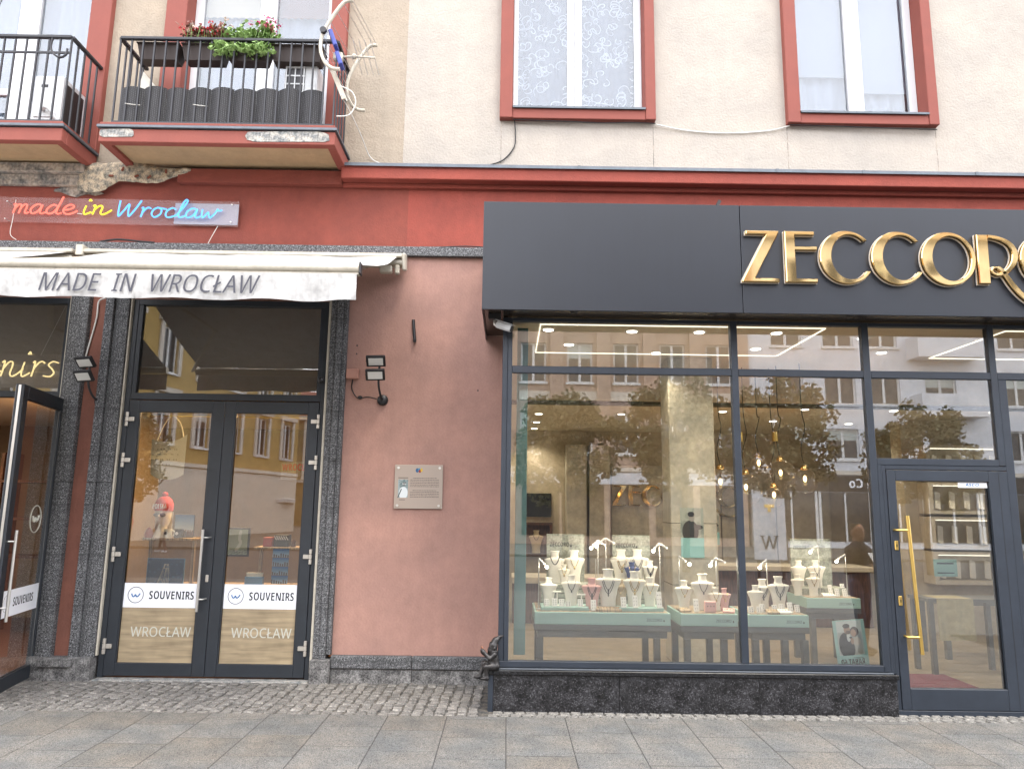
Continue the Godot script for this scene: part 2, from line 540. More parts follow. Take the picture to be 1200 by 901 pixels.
func make_materials():
	var S := 512
	var fine := noise(S, 90, 1, 4)
	var finer := noise(S, 200, 2, 2)
	var mid := noise(S, 18, 3, 4)
	var coarse := noise(S, 4, 4, 4)
	var streak := noise(S, 26, 5, 3, 16)
	var cells := noise(S, 120, 6, 1, 1, true)
	var cells2 := noise(S, 200, 7, 1, 1, true)
	var plaster := blend(S, 0.92, [[coarse, 0.07], [mid, 0.05], [fine, 0.06], [streak, 0.025]], [], 0.01)
	var plaster_n := bumps(S, [[fine, 0.5], [finer, 0.4], [mid, 0.5]], 2.0)
	var render := blend(S, 0.94, [[coarse, 0.035], [fine, 0.04], [streak, 0.012]], [], 0.008)
	var stain := blend(S, 0.93, [[coarse, 0.05], [mid, 0.03]], [], 0.008)
	var pave_stain := blend(S, 0.90, [[noise(S, 6, 31, 5), 0.12], [noise(S, 11, 32, 5), 0.13]], [], 0.05)
	var old := blend(S, 0.8, [[coarse, 0.5], [mid, 0.4], [fine, 0.12], [streak, 0.15]], [], 0.08)
	var grains := noise(S, 64, 41, 1, 1, true)
	var grains2 := noise(S, 110, 42, 1, 1, true)
	var granite := blend(S, 0.36, [[mid, 0.14], [grains, 0.30], [grains2, 0.34]], [[grains, 18, 0.8], [grains2, 26, 0.8], [cells2, 22, 0.1]])
	var granite_d := blend(S, 0.38, [[mid, 0.25], [grains, 0.25], [grains2, 0.4], [coarse, 0.4]], [[grains2, 14, 1.0], [grains, 5, 0.9]])
	var slab_t := blend(S, 0.80, [[mid, 0.06], [grains2, 0.34], [cells2, 0.25], [finer, 0.15]], [[grains2, 16, 0.42], [cells2, 10, 0.35]], 0.02)
	var slab_n := bumps(S, [[cells2, 0.35], [finer, 0.5]], 3.0)
	var sett_t := blend(S, 0.75, [[mid, 0.5], [fine, 0.25], [coarse, 0.3]], [], 0.06)
	var sett_n := bumps(S, [[mid, 0.6], [fine, 0.6]], 3.0)
	var marble := blend(S, 0.9, [[coarse, 0.16], [mid, 0.1]], [], 0.03)
	var soft := blend(S, 0.92, [[coarse, 0.12], [mid, 0.06]])
	var wood := blend(S, 0.8, [[streak, 0.5], [fine, 0.1], [coarse, 0.1]], [], 0.04)

	# facade
	mat("pink_plaster", 0.50, 0.285, 0.228, 0.9, 0, plaster, 2.6, plaster_n, 0.28)
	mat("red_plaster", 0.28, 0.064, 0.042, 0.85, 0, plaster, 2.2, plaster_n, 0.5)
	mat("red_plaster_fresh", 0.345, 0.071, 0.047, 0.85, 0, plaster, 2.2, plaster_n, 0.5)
	mat("red_trim", 0.25, 0.062, 0.043, 0.75, 0, render, 1.3, plaster_n, 0.25)
	mat("cream_plaster", 0.515, 0.462, 0.40, 0.9, 0, render, 3.1, plaster_n, 0.5)
	mat("beige_plaster", 0.39, 0.325, 0.25, 0.9, 0, plaster, 3.1, plaster_n, 0.6)
	mat("soffit_plaster", 0.44, 0.30, 0.165, 0.9, 0, plaster, 1.7, plaster_n, 0.5)
	mat("dirty_plaster", 0.42, 0.37, 0.32, 0.95, 0, old, 0.9, plaster_n, 1.2)
	mat("bare_plaster", 0.52, 0.44, 0.33, 0.95, 0, old, 0.35, plaster_n, 1.6)
	mat("raw_cement", 0.44, 0.43, 0.40, 0.95, 0, old, 0.5, plaster_n, 1.2)
	mat("granite", 0.56, 0.56, 0.57, 0.75, 0, granite, 0.5)
	mat("granite_worn", 0.50, 0.48, 0.46, 0.8, 0, blend(S, 0.5, [[coarse, 0.4], [mid, 0.35], [cells, 0.3], [cells2, 0.3]], [[cells2, 16, 0.9]]), 0.5)
	mat("granite_black", 0.115, 0.112, 0.120, 0.35, 0, granite_d, 0.7)
	mat("granite_sill", 0.055, 0.055, 0.060, 0.25, 0, granite_d, 0.3)
	mat("zinc", 0.13, 0.145, 0.165, 0.5, 0.5, soft, 0.8)
	mat("anthracite", 0.022, 0.029, 0.041, 0.45, 0, soft, 1.5)
	mat("door_anthracite", 0.020, 0.025, 0.032, 0.45, 0, soft, 1.5)
	mat("fascia", 0.008, 0.011, 0.018, 0.38, 0, blend(S, 0.95, [[coarse, 0.06], [streak, 0.05]]), 1.9)
	mat("soffit_dark", 0.05, 0.038, 0.03, 0.2, 0.2)
	mat("gold", 0.80, 0.55, 0.25, 0.045, 1.0, blend(S, 0.95, [[coarse, 0.08]]), 0.7)
	mat("gold_side", 0.62, 0.40, 0.17, 0.25, 1.0)
	mat("acrylic_white", 0.52, 0.48, 0.42, 0.3)
	mat("brass", 0.78, 0.53, 0.16, 0.28, 1.0)
	mat("steel", 0.62, 0.60, 0.56, 0.3, 0.9)
	mat("nickel", 0.56, 0.52, 0.46, 0.38, 0.7)
	mat("black_metal", 0.016, 0.015, 0.016, 0.45, 0.1)
	mat("rail_black", 0.014, 0.014, 0.018, 0.5)
	mat("white_paint", 0.68, 0.69, 0.69, 0.4, 0, soft, 0.8)
	mat("white_pvc", 0.60, 0.61, 0.62, 0.35)
	mat("cream_metal", 0.58, 0.53, 0.43, 0.45, 0, soft, 0.7)
	mat("awning_cloth", 0.55, 0.54, 0.52, 0.9, 0, blend(S, 0.9, [[coarse, 0.14], [mid, 0.1], [streak, 0.05]]), 0.9)
	M.awning_cloth.backlight = Color(0.5, 0.47, 0.43)
	mat("letter_grey", 0.06, 0.06, 0.075, 0.8)
	mat("letter_black", 0.02, 0.022, 0.028, 0.6)
	mat("letter_frost", 0.50, 0.50, 0.43, 0.7)
	mat("logo_blue", 0.03, 0.14, 0.34, 0.5)
	mat("sticker_white", 0.82, 0.83, 0.86, 0.45)
	mat("cable_black", 0.012, 0.012, 0.013, 0.6)
	mat("cable_white", 0.62, 0.60, 0.55, 0.6)
	mat("strip_red", 0.26, 0.105, 0.072, 0.9, 0, plaster, 2.0, plaster_n, 0.5)
	mat("box_pink", 0.40, 0.20, 0.15, 0.6)
	mat("bronze", 0.085, 0.080, 0.078, 0.42, 0.75, blend(S, 0.8, [[mid, 0.5], [fine, 0.3]]), 0.12)
	M.bronze.vertex_color_use_as_albedo = true
	mat("skin_copper", 0.45, 0.20, 0.12, 0.4, 0.7)
	# ground
	for k in 5:
		var t: float = [1.0, 0.96, 1.04, 0.98, 0.93][k]
		var w: float = [0.0, 0.006, 0.0, -0.003, 0.01][k]
		mat("slab_%d" % k, 0.252 * t + w, 0.239 * t, 0.216 * t - w, 0.85, 0, slab_t, 0.62, slab_n, 0.6, Vector3(k * 0.37, 0, k * 0.61))
		stained("slab_%d" % k, pave_stain, 2.9)
	for k in 4:
		var t: float = [1.0, 0.78, 1.18, 0.9][k]
		mat("sett_%d" % k, 0.32 * t, 0.297 * t, 0.265 * t, 0.85, 0, sett_t, 0.3, sett_n, 1.0, Vector3(k * 0.3, 0, k * 0.7))
	stained("pink_plaster", stain, 3.7)
	stained("red_plaster", stain, 2.9)
	stained("red_plaster_fresh", stain, 2.7)
	stained("cream_plaster", stain, 4.3)
	mat("joint_sand", 0.115, 0.105, 0.09, 1.0, 0, old, 0.3)
	mat("joint_dark", 0.055, 0.052, 0.048, 1.0, 0, old, 0.3)
	mat("sett_white", 0.33, 0.31, 0.275, 0.8, 0, sett_t, 0.3, sett_n, 1.0)
	mat("road", 0.10, 0.10, 0.10, 0.9, 0, slab_t, 0.8)
	mat("far_ground", 0.22, 0.21, 0.2, 0.95, 0, slab_t, 3.0)
	# glass
	coated_glass("pane", 0.92, 0.93, 0.91, 0.11)
	coated_glass("pane_door", 0.90, 0.90, 0.88, 0.095)
	coated_glass("pane_upper", 0.92, 0.95, 0.98, 0.065)
	glass("clear_plastic", 0.6, 0.55, 0.55, 0.045, 0.05)
	glass("globe_glass", 0.5, 0.45, 0.35, 0.004)
	# jeweller inside
	mat("shop_wall", 0.54, 0.46, 0.34, 0.85, 0, soft, 2.0)
	mat("shop_wall_pale", 0.62, 0.55, 0.44, 0.8, 0, soft, 2.0)
	mat("shop_ceiling", 0.60, 0.53, 0.42, 0.9)
	mat("shop_gap", 0.05, 0.045, 0.04, 0.9)
	mat("marble", 0.58, 0.53, 0.43, 0.35, 0, marble, 1.6)
	mat("shop_floor", 0.28, 0.23, 0.165, 0.4, 0, soft, 1.2)
	mat("mint", 0.33, 0.49, 0.44, 0.6)
	mat("mint_dark", 0.16, 0.30, 0.28, 0.5)
	mat("backdrop_stone", 0.44, 0.46, 0.38, 0.5, 0, blend(S, 0.88, [[coarse, 0.35], [mid, 0.3]]), 0.5)
	mat("table_grey", 0.10, 0.10, 0.09, 0.4)
	mat("oak", 0.55, 0.42, 0.27, 0.55, 0, wood, 0.5)
	mat("bust_white", 0.78, 0.74, 0.65, 0.75)
	mat("bust_pink", 0.72, 0.42, 0.38, 0.75)
	mat("bust_navy", 0.035, 0.055, 0.17, 0.7)
	mat("bust_tan", 0.50, 0.40, 0.26, 0.7)
	mat("jewel_dark", 0.10, 0.09, 0.09, 0.3, 0.8)
	mat("jewel_gold", 0.62, 0.45, 0.2, 0.25, 1.0)
	mat("card_white", 0.80, 0.78, 0.73, 0.6)
	mat("dark_screen", 0.012, 0.012, 0.013, 0.2)
	mat("walnut", 0.13, 0.055, 0.03, 0.5, 0, wood, 0.5)
	mat("carpet_red", 0.20, 0.035, 0.06, 1.0, 0, blend(S, 0.8, [[fine, 0.3], [mid, 0.3]]), 0.4)
	mat("olive_cloth", 0.42, 0.37, 0.22, 0.9, 0, soft, 0.5)
	mat("jacket_person", 0.9, 0.9, 0.9, 0.85)
	M.jacket_person.vertex_color_use_as_albedo = true
	# souvenir shop inside
	mat("warm_wall", 0.25, 0.185, 0.12, 0.9, 0, plaster, 2.0)
	mat("bulkhead", 0.30, 0.27, 0.23, 0.9)
	mat("brown_dark", 0.11, 0.05, 0.03, 0.7)
	mat("beige_film", 0.44, 0.34, 0.21, 0.35, 0, blend(S, 0.86, [[noise(S, 22, 51, 3, 16, false, true), 0.26], [coarse, 0.12]]), 1.1)
	mat("tote", 0.62, 0.58, 0.46, 0.9)
	mat("cap_red", 0.42, 0.03, 0.035, 0.9)
	mat("mannequin", 0.72, 0.68, 0.58, 0.6)
	mat("mug_red", 0.36, 0.05, 0.04, 0.4)
	mat("photo_blue", 0.14, 0.30, 0.48, 0.4)
	mat("frame_black", 0.02, 0.02, 0.02, 0.4)
	mat("paper", 0.72, 0.72, 0.62, 0.7)
	# balcony
	mat("planter", 0.035, 0.022, 0.018, 0.6)
	mat("wicker", 0.060, 0.058, 0.064, 0.8)
	mat("leaf_green", 0.13, 0.24, 0.05, 0.6)
	mat("leaf_pale", 0.22, 0.34, 0.10, 0.6)
	mat("leaf_bronze", 0.14, 0.06, 0.04, 0.6)
	mat("petal_red", 0.52, 0.035, 0.04, 0.6)
	mat("petal_pink", 0.66, 0.05, 0.22, 0.6)
	mat("petal_cream", 0.70, 0.55, 0.48, 0.6)
	mat("twig", 0.16, 0.13, 0.10, 0.9)
	mat("blue_plastic", 0.03, 0.05, 0.28, 0.4)
	mat("sheer", 0.22, 0.255, 0.31, 0.9)
	M.sheer.backlight = Color(0.5, 0.5, 0.5)
	mat("roller_beige", 0.42, 0.38, 0.28, 0.9)
	# across the street
	mat("brown_facade", 0.42, 0.31, 0.25, 0.9, 0, plaster, 4.0)
	mat("pale_facade", 0.68, 0.71, 0.76, 0.9, 0, plaster, 4.0)
	mat("yellow_facade", 0.44, 0.30, 0.10, 0.9, 0, plaster, 4.0)
	mat("ochre_facade", 0.27, 0.20, 0.09, 0.9, 0, plaster, 4.0)
	mat("stone_trim", 0.52, 0.48, 0.42, 0.9)
	mat("roof_red", 0.22, 0.07, 0.04, 0.9, 0, plaster, 1.0)
	mat("pane_dark", 0.02, 0.022, 0.026, 0.08)
	mat("blind", 0.40, 0.44, 0.42, 0.7)
	mat("bark", 0.07, 0.055, 0.04, 0.95)
	mat("crown_leaf", 0.085, 0.082, 0.034, 0.7)
	M.crown_leaf.backlight = Color(0.25, 0.3, 0.08)
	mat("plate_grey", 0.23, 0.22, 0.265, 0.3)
	glass("neon_plate", 0.6, 0.5, 0.5, 0.06, 0.05)
	M.neon_plate.metallic_specular = 0.16
	mat("plaque_plate", 0.42, 0.36, 0.30, 0.25)
	weave()
	# lit things
	glow("lamp_white", 1.0, 0.93, 0.80, 2.0)
	glow("led_strip", 1.0, 0.92, 0.74, 0.36)
	glow("bulb_warm", 1.0, 0.66, 0.25, 2.2)
	glow("spot_white", 1.0, 0.95, 0.85, 0.25)
	glow("neon_red", 1.0, 0.15, 0.10, 0.34)
	glow("neon_yellow", 0.95, 0.85, 0.03, 0.22)
	glow("neon_blue", 0.10, 0.40, 1.0, 0.34)
	glow("neon_warm", 1.0, 0.78, 0.36, 0.26)
	mat("lamp_lens", 0.72, 0.71, 0.66, 0.25)

func _ready():
	rng.seed = 7
	# ---------------------------------------------------------------- camera, sky, sun, exposure
	var cam := Camera3D.new()
	cam.name = "camera"
	cam.fov = 55.14
	cam.near = 0.1; cam.far = 400.0
	var yaw := deg_to_rad(0.2386)
	var pitch := deg_to_rad(9.525)
	var roll := deg_to_rad(0.797)
	var fwd := V(sin(yaw) * cos(pitch), sin(pitch), -cos(yaw) * cos(pitch))
	var right := V(cos(yaw), 0, sin(yaw))
	var up := right.cross(fwd)
	var r2 := right * cos(roll) + up * sin(roll)
	var u2 := up * cos(roll) - right * sin(roll)
	cam.transform = Transform3D(Basis(r2, u2, -fwd), V(0, 1.75, 0))
	add_child(cam)
	cam.current = true
	var env := Environment.new()
	env.background_mode = Environment.BG_SKY
	var sky := Sky.new()
	var sm := ProceduralSkyMaterial.new()
	sm.sky_top_color = Color(0.88, 0.89, 0.925); sm.sky_horizon_color = Color(0.92, 0.92, 0.93); sm.sky_curve = 0.2
	sm.ground_bottom_color = Color(0.35, 0.34, 0.33); sm.ground_horizon_color = Color(0.55, 0.55, 0.55)
	sm.sky_energy_multiplier = 1.12
	var cl := FastNoiseLite.new()
	cl.seed = 11; cl.frequency = 0.006; cl.fractal_octaves = 5
	var cn := NoiseTexture2D.new()
	cn.width = 1024; cn.height = 512; cn.seamless = true; cn.noise = cl
	var ramp := Gradient.new()
	ramp.set_color(0, Color(0.0, 0.0, 0.0, 1)); ramp.set_color(1, Color(0.22, 0.22, 0.21, 1))
	cn.color_ramp = ramp
	sm.sky_cover = cn
	sky.sky_material = sm
	env.sky = sky
	env.tonemap_mode = Environment.TONE_MAPPER_LINEAR
	env.tonemap_exposure = 5.5
	env.sdfgi_enabled = true; env.ssao_enabled = true; env.ssil_enabled = true
	var we := WorldEnvironment.new()
	we.name = "world_environment"
	we.environment = env
	add_child(we)
	var sun := DirectionalLight3D.new()
	sun.name = "sun"
	sun.light_energy = 0.15; sun.light_angular_distance = 14.0; sun.light_color = Color(1.0, 0.97, 0.92)
	sun.shadow_enabled = true
	sun.transform = Transform3D(Basis.looking_at(V(-0.35, -1.3, -0.5).normalized(), Vector3.UP), V(0, 30, 0))
	add_child(sun)

	make_materials()
	ground()
	building()
	balconies()
	pilaster_and_trim()
	jewellery_front()
	jewellery_room()
	souvenir_room()
	souvenir_doors()
	street_opposite()
	awning()
	signs()
	wall_things()
	balcony_things()
	display_tables()
	jewellery_things()
	souvenir_things()
	people()

func ground():
	var base := solo("ground", G().q(V(-60, -0.05, 90), V(60, -0.05, 90), V(60, -0.05, -40), V(-60, -0.05, -40)), M.far_ground, "grey ground under and beyond the street", "ground", "", "structure")
	base.set_meta("kind", "structure")
	solo("road", G().box(V(-60, -0.049, 2.5), V(60, -0.02, 14.0)), M.road, "grey asphalt street in front of the shops, seen only in reflections", "road", "", "structure")
	solo("far_pavement", G().box(V(-60, -0.049, 14.0), V(60, 0.08, 60.0)), M.slab_1, "pale pavement along the far side of the street", "pavement", "", "structure")
	# paving slabs, half a metre wide, staggered from column to column
	var pv := thing("pavement", "grey concrete slab pavement with brown stains and dark joints", "pavement", V(0, 0, -5), "", "structure")
	part("bed", G().box(V(-12, -0.06, -6.645), V(12, -0.003, 2.5)), M.joint_dark, pv)
	var kinds := []
	for k in 3: kinds.append(G().obox(Transform3D(), V(0.4945, 0.05, 0.489), 0.003).mesh())
	var made := 0
	for c in range(-13, 13):
		var off: float = [0.0, 0.17, 0.33, 0.08, 0.42][posmod(c * 3 + (c * c) % 4, 5)]
		for r in range(0, 9):
			var z1 := -6.645 + (r - 1) * 0.5 + off
			var z0 := maxf(z1 - 0.0, -6.645)
			var zz := minf(z1 + 0.5, -2.6)
			if zz - z0 < 0.06: continue
			var x := 0.016 + c * 0.5 + 0.25
			var m: Material = M["slab_%d" % [0, 1, 2, 3, 0, 4, 2, 1][rng.randi() % 8]]
			var dy := rng.randf_range(-0.001, 0.001)
			if zz - z0 > 0.499: piece("paving_slab", kinds[0], Transform3D(Basis.from_euler(V(rng.randf_range(-0.001, 0.001), 0, rng.randf_range(-0.001, 0.001))), V(x, -0.025 + dy, (z0 + zz) * 0.5)), m, pv)
			else: piece("paving_slab", G().obox(Transform3D(), V(0.4945, 0.05, zz - z0 - 0.011), 0.003).mesh(), Transform3D(Basis(), V(x, -0.025 + dy, (z0 + zz) * 0.5)), m, pv)
			made += 1
	part("paving_beyond", G().box(V(-12, -0.002, -2.6), V(12, 0.001, 2.5)), M.slab_0, pv)
	# granite setts between the slabs and the house, rising a little to the wall
	var st := thing("sett_strip", "strip of small worn granite setts between slabs and house wall", "paving", V(-2.5, 0, -7.2), "", "structure")
	part("bed", G().q(V(-7.5, -0.022, -6.645), V(-0.14, -0.022, -6.645), V(-0.14, 0.012, -7.8), V(-7.5, 0.012, -7.8)).q(V(-0.14, -0.022, -6.645), V(12, -0.022, -6.645), V(12, -0.018, -6.95), V(-0.14, -0.018, -6.95)), M.joint_sand, st)
	var forms := []
	for k in 6:
		var g := G()
		var w := 0.086 + rng.randf_range(-0.006, 0.006)
		var d := 0.088 + rng.randf_range(-0.006, 0.006)
		var top := []
		var low := []
		for e in [[-1, -1], [1, -1], [1, 1], [-1, 1]]:
			low.append(V(e[0] * w * 0.5, 0, e[1] * d * 0.5) + V(rng.randf_range(-.004, .004), 0, rng.randf_range(-.004, .004)))
			top.append(V(e[0] * w * 0.43, 0.013 + rng.randf_range(-0.002, 0.002), e[1] * d * 0.42) + V(rng.randf_range(-.005, .005), 0, rng.randf_range(-.005, .005)))
		for i in 4:
			g.qo(low[i], low[(i + 1) % 4], top[(i + 1) % 4], top[i], V(0, -0.1, 0))
			g.qo(low[i] - V(0, 0.04, 0), low[(i + 1) % 4] - V(0, 0.04, 0), low[(i + 1) % 4], low[i], V(0, -0.02, 0))
			g.to(top[i], top[(i + 1) % 4], V(0, 0.0155, 0), V(0, -0.1, 0))
		forms.append(g)
	var meshes := []
	for f in forms: meshes.append(f.mesh())
	var spots := []
	for c in 76:
		var x := -7.42 + c * 0.0965
		if x > -0.19: continue
		for r in 12:
			var z := -6.695 - r * 0.0945 + (0.045 if c % 2 == 0 else 0.0) * (1 if r > 0 else 0) + rng.randf_range(-0.008, 0.008)
			if z < -7.73 or z > -6.68: continue
			spots.append([V(x + rng.randf_range(-0.009, 0.009) + r * 0.004, lerpf(-0.022, 0.009, (-6.645 - z) / 1.1) - 0.003 + rng.randf_range(-0.004, 0.004), z), rng.randi() % 6, [0, 0, 1, 2, 3, 3, 0][rng.randi() % 7], false])
	for c in 62: spots.append([V(-0.10 + c * 0.098, -0.02, -6.70 + rng.randf_range(-0.006, 0.006)), rng.randi() % 6, 4, true])
	for c in 62: spots.append([V(-0.06 + c * 0.098, -0.02, -6.795 + rng.randf_range(-0.006, 0.006)), rng.randi() % 6, 4, true])
	for c in 26: spots.append([V(3.52 + c * 0.098, -0.02, -6.885), rng.randi() % 6, 4, true])
	var order := range(spots.size())
	order.sort_custom(func(a, b): return (spots[a][0] - V(-0.8, 0, 0)).length_squared() + (0.0 if spots[a][0].x > -4.6 else 50.0) < (spots[b][0] - V(-0.8, 0, 0)).length_squared() + (0.0 if spots[b][0].x > -4.6 else 50.0))
	var rest := [G(), G(), G(), G(), G()]
	var n := 0
	for i in order:
		var s: Array = spots[i]
		var x := Transform3D(Basis.from_euler(V(rng.randf_range(-0.07, 0.07), rng.randf_range(-0.12, 0.12), rng.randf_range(-0.07, 0.07))), s[0])
		if n < 300: piece("sett", meshes[s[1]], x, M.sett_white if s[3] else M["sett_%d" % s[2]], st)
		else: rest[s[2]].add_geo(forms[s[1]], x)
		n += 1
	for k in 5:
		if rest[k].v.size() > 0: part("more_setts", rest[k], M.sett_white if k == 4 else M["sett_%d" % k], st, "", true)
	# threshold kerbs in front of the shop doors
	solo("door_threshold", G().box(V(-4.08, -0.02, -7.80), V(-1.95, 0.026, -7.66), 0.006), M.raw_cement, "low cement threshold under the closed double doors", "threshold", "", "structure")
	solo("door_threshold", G().box(V(-7.4, -0.02, -7.80), V(-4.76, 0.022, -7.68), 0.006), M.raw_cement, "low cement threshold under the open shop entrance at far left", "threshold", "", "structure")

var house: Node3D

func building():
	house = thing("apartment_house", "old apartment house with pink ground floor and cream upper wall", "building", V(0, 0, ZW))
	var cream := G().wall(-1.235, 9.5, 5.42, 12.5, ZW - 0.03, 0.27, [[-0.15, 1.62, 6.10, 8.3], [3.12, 4.84, 6.095, 8.3], [6.4, 8.1, 6.1, 8.3]])
	part("upper_wall", cream, M.cream_plaster, house, "cream rendered wall above the jeweller")
	var beige := G().wall(-8.0, -1.235, 5.42, 12.5, ZW - 0.032, 0.268, [[-6.9, -4.66, 5.60, 8.3], [-4.03, -1.93, 5.60, 8.3]])
	part("upper_wall", beige, M.beige_plaster, house, "weathered beige wall round the balcony doors")
	# fine seams in the render under the windows
	for x in [-0.13, 1.6, 3.13, 4.83]:
		part("render_seam", G().box(V(x - 0.003, 5.53, ZW - 0.031), V(x + 0.003, 6.09, ZW - 0.0285)), M.dirty_plaster, house)
	# ground floor: pink panel, frieze, wall over the openings
	part("pink_wall", G().wall(-1.75, 0.02, 0.0, 4.47, ZW, 0.3), M.pink_plaster, house, "pink plastered wall between the two shops")
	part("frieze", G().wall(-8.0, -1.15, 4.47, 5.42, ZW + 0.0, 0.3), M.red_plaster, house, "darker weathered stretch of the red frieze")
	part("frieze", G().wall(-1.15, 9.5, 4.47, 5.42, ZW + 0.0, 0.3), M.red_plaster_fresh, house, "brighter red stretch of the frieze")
	part("door_lintel_wall", G().wall(-8.0, -1.75, 3.94, 4.47, ZW - 0.06, 0.24), M.pink_plaster, house)
	part("jeweller_lintel_wall", G().wall(0.02, 9.5, 3.62, 4.47, ZW - 0.01, 0.29), M.pink_plaster, house)
	# cornice: two steps, painted right of the balcony, dirty cream below the left balcony
	part("cornice", G().box(V(-1.88, 5.29, ZW), V(9.5, 5.455, ZW + 0.16), 0.008), M.red_plaster_fresh, house, "red cornice band over the whole front")
	part("cornice_step", G().box(V(-1.88, 5.24, ZW), V(9.5, 5.29, ZW + 0.05), 0.006), M.red_plaster_fresh, house)
	part("cornice_step", G().box(V(-3.70, 5.25, ZW), V(-1.88, 5.41, ZW + 0.085), 0.006), M.red_plaster, house)
	part("cornice", G().box(V(-8.0, 5.33, ZW), V(-4.72, 5.44, ZW + 0.12), 0.01), M.dirty_plaster, house, "unpainted dirty cornice under the left balcony")
	part("cornice_step", G().box(V(-8.0, 5.20, ZW), V(-4.62, 5.33, ZW + 0.06), 0.01), M.dirty_plaster, house)
	var fl := G()
	fl.q(V(-1.9, 5.462, ZW + 0.185), V(9.5, 5.462, ZW + 0.185), V(9.5, 5.522, ZW - 0.03), V(-1.9, 5.522, ZW - 0.03))
	fl.q(V(-1.9, 5.425, ZW + 0.187), V(9.5, 5.425, ZW + 0.187), V(9.5, 5.462, ZW + 0.185), V(-1.9, 5.462, ZW + 0.185))
	part("zinc_flashing", fl, M.zinc, house, "grey sheet metal flashing on the cornice")
	for x in [0.72, 2.9, 3.85, 5.1]:
		part("flashing_joint", G().box(V(x, 5.424, ZW + 0.186), V(x + 0.03, 5.464, ZW + 0.191)), M.zinc, house)
	# patch where the plaster has fallen off between the balconies
	var pts := []
	var top := [V(-4.78, 5.47, 0), V(-4.5, 5.46, 0), V(-4.2, 5.50, 0), V(-4.05, 5.45, 0), V(-3.9, 5.42, 0), V(-3.7, 5.415, 0), V(-3.55, 5.41, 0)]
	var low := [V(-4.80, 5.14, 0), V(-4.56, 5.12, 0), V(-4.35, 5.24, 0), V(-4.1, 5.235, 0), V(-3.92, 5.24, 0), V(-3.72, 5.31, 0), V(-3.56, 5.38, 0)]
	var tt := spline(top, 6)
	var ll := spline(low, 6)
	var rn := FastNoiseLite.new()
	rn.seed = 5; rn.frequency = 6.0
	for r in 9:
		for c in tt.size():
			var p: Vector3 = tt[c].lerp(ll[c], r / 8.0)
			var edge := 1.0 if r > 0 and r < 8 and c > 0 and c < tt.size() - 1 else 0.0
			p.x += rn.get_noise_2d(p.x * 3, p.y * 3 + 9) * 0.02; p.y += rn.get_noise_2d(p.x * 2 + 4, p.y * 2) * 0.02
			p.z = ZW + 0.075 + edge * (0.022 + rn.get_noise_2d(p.x * 2, p.y * 2) * 0.035)
			pts.append(p)
	part("broken_plaster", G().grid(pts, 9, tt.size()), M.bare_plaster, house, "patch of broken cream plaster between the balconies")
	var blot := G()
	var bp := PackedVector2Array()
	for k in 22:
		var a := TAU * k / 22
		bp.append(Vector2(-4.80 + cos(a) * 0.27 * (1 + 0.2 * sin(k * 2.3)), 5.175 + sin(a) * 0.075 * (1 + 0.3 * sin(k * 1.7))))
	part("cement_patch", blot.prism(bp, Transform3D(Basis(), V(0, 0, ZW + 0.001)), 0.012), M.dirty_plaster, house, "grey cement smear below the broken plaster")
	for k in 5: part("exposed_brick", G().obox(Transform3D(Basis.from_euler(V(0, 0, k * 0.4)), V([-4.42, -4.14, -4.0, -4.3, -3.82][k], [5.30, 5.30, 5.29, 5.38, 5.36][k], ZW + 0.105)), V(0.05, 0.022, 0.02), 0.006), M.roof_red, house)
	# windows of the upper floor
	upper_window(-0.15, 1.62, 6.10, 0.63, 0.80, "lace")
	upper_window(3.12, 4.84, 6.095, 3.915, 4.10, "roller")
	upper_window(6.4, 8.1, 6.1, 7.17, 7.33, "roller")
	balcony_door(-4.03, -1.93, -3.79, -2.12, -3.02, -2.82)
	balcony_door(-6.9, -4.66, -6.65, -4.90, -5.86, -5.62)
	# room behind the upper windows
	var rm := G()
	rm.q(V(-8, 5.45, -8.06), V(9.5, 5.45, -8.06), V(9.5, 5.45, -11), V(-8, 5.45, -11))
	rm.q(V(-8, 8.6, -8.06), V(9.5, 8.6, -8.06), V(9.5, 8.6, -11), V(-8, 8.6, -11))
	rm.q(V(-8, 5.45, -11), V(9.5, 5.45, -11), V(9.5, 8.6, -11), V(-8, 8.6, -11))
	rm.q(V(-8, 5.45, -11), V(-8, 5.45, -8.0), V(-8, 8.6, -8.0), V(-8, 8.6, -11))
	rm.q(V(9.5, 5.45, -11), V(9.5, 5.45, -8.0), V(9.5, 8.6, -8.0), V(9.5, 8.6, -11))
	part("upper_room", rm, M.shop_wall_pale, house)
	part("roof_slab", G().box(V(-8.1, 12.5, -12), V(9.6, 12.7, ZW + 0.1)), M.dirty_plaster, house)

func curtain(x0: float, x1: float, y0: float, y1: float, z: float, folds: float, amp: float) -> Geo:
	var p := []
	var cols := int((x1 - x0) * 60)
	for r in 3:
		for c in cols + 1:
			var x := lerpf(x0, x1, float(c) / cols)
			p.append(V(x, lerpf(y0, y1, r / 2.0), z + sin(x * folds + sin(x * 7.0) * 1.2) * amp))
	return G().grid(p, 3, cols + 1)

func swirls() -> StandardMaterial3D:
	var im := Image.create(512, 512, false, Image.FORMAT_RGB8)
	im.fill(lin(0.10, 0.125, 0.17))
	var rg := RandomNumberGenerator.new()
	rg.seed = 3
	for k in 150:
		var x := rg.randf() * 512
		var y := rg.randf() * 512
		var a := rg.randf() * TAU
		var s := rg.randf_range(12, 30)
		var w := rg.randf_range(1.2, 2.2)
		var turn := 1.0 if rg.randf() < 0.5 else -1.0
		var pts := []
		for i in 10: 
			var t := i / 9.0
			var ang := a + turn * t * 5.2
			pts.append(Vector2(x, y) + Vector2(cos(ang), sin(ang)) * s * (1.25 - t))
		stroke(im, pts, w, Color(0.66, 0.70, 0.76, 0.9))
	return print_mat("lace_print", im, 0.9)

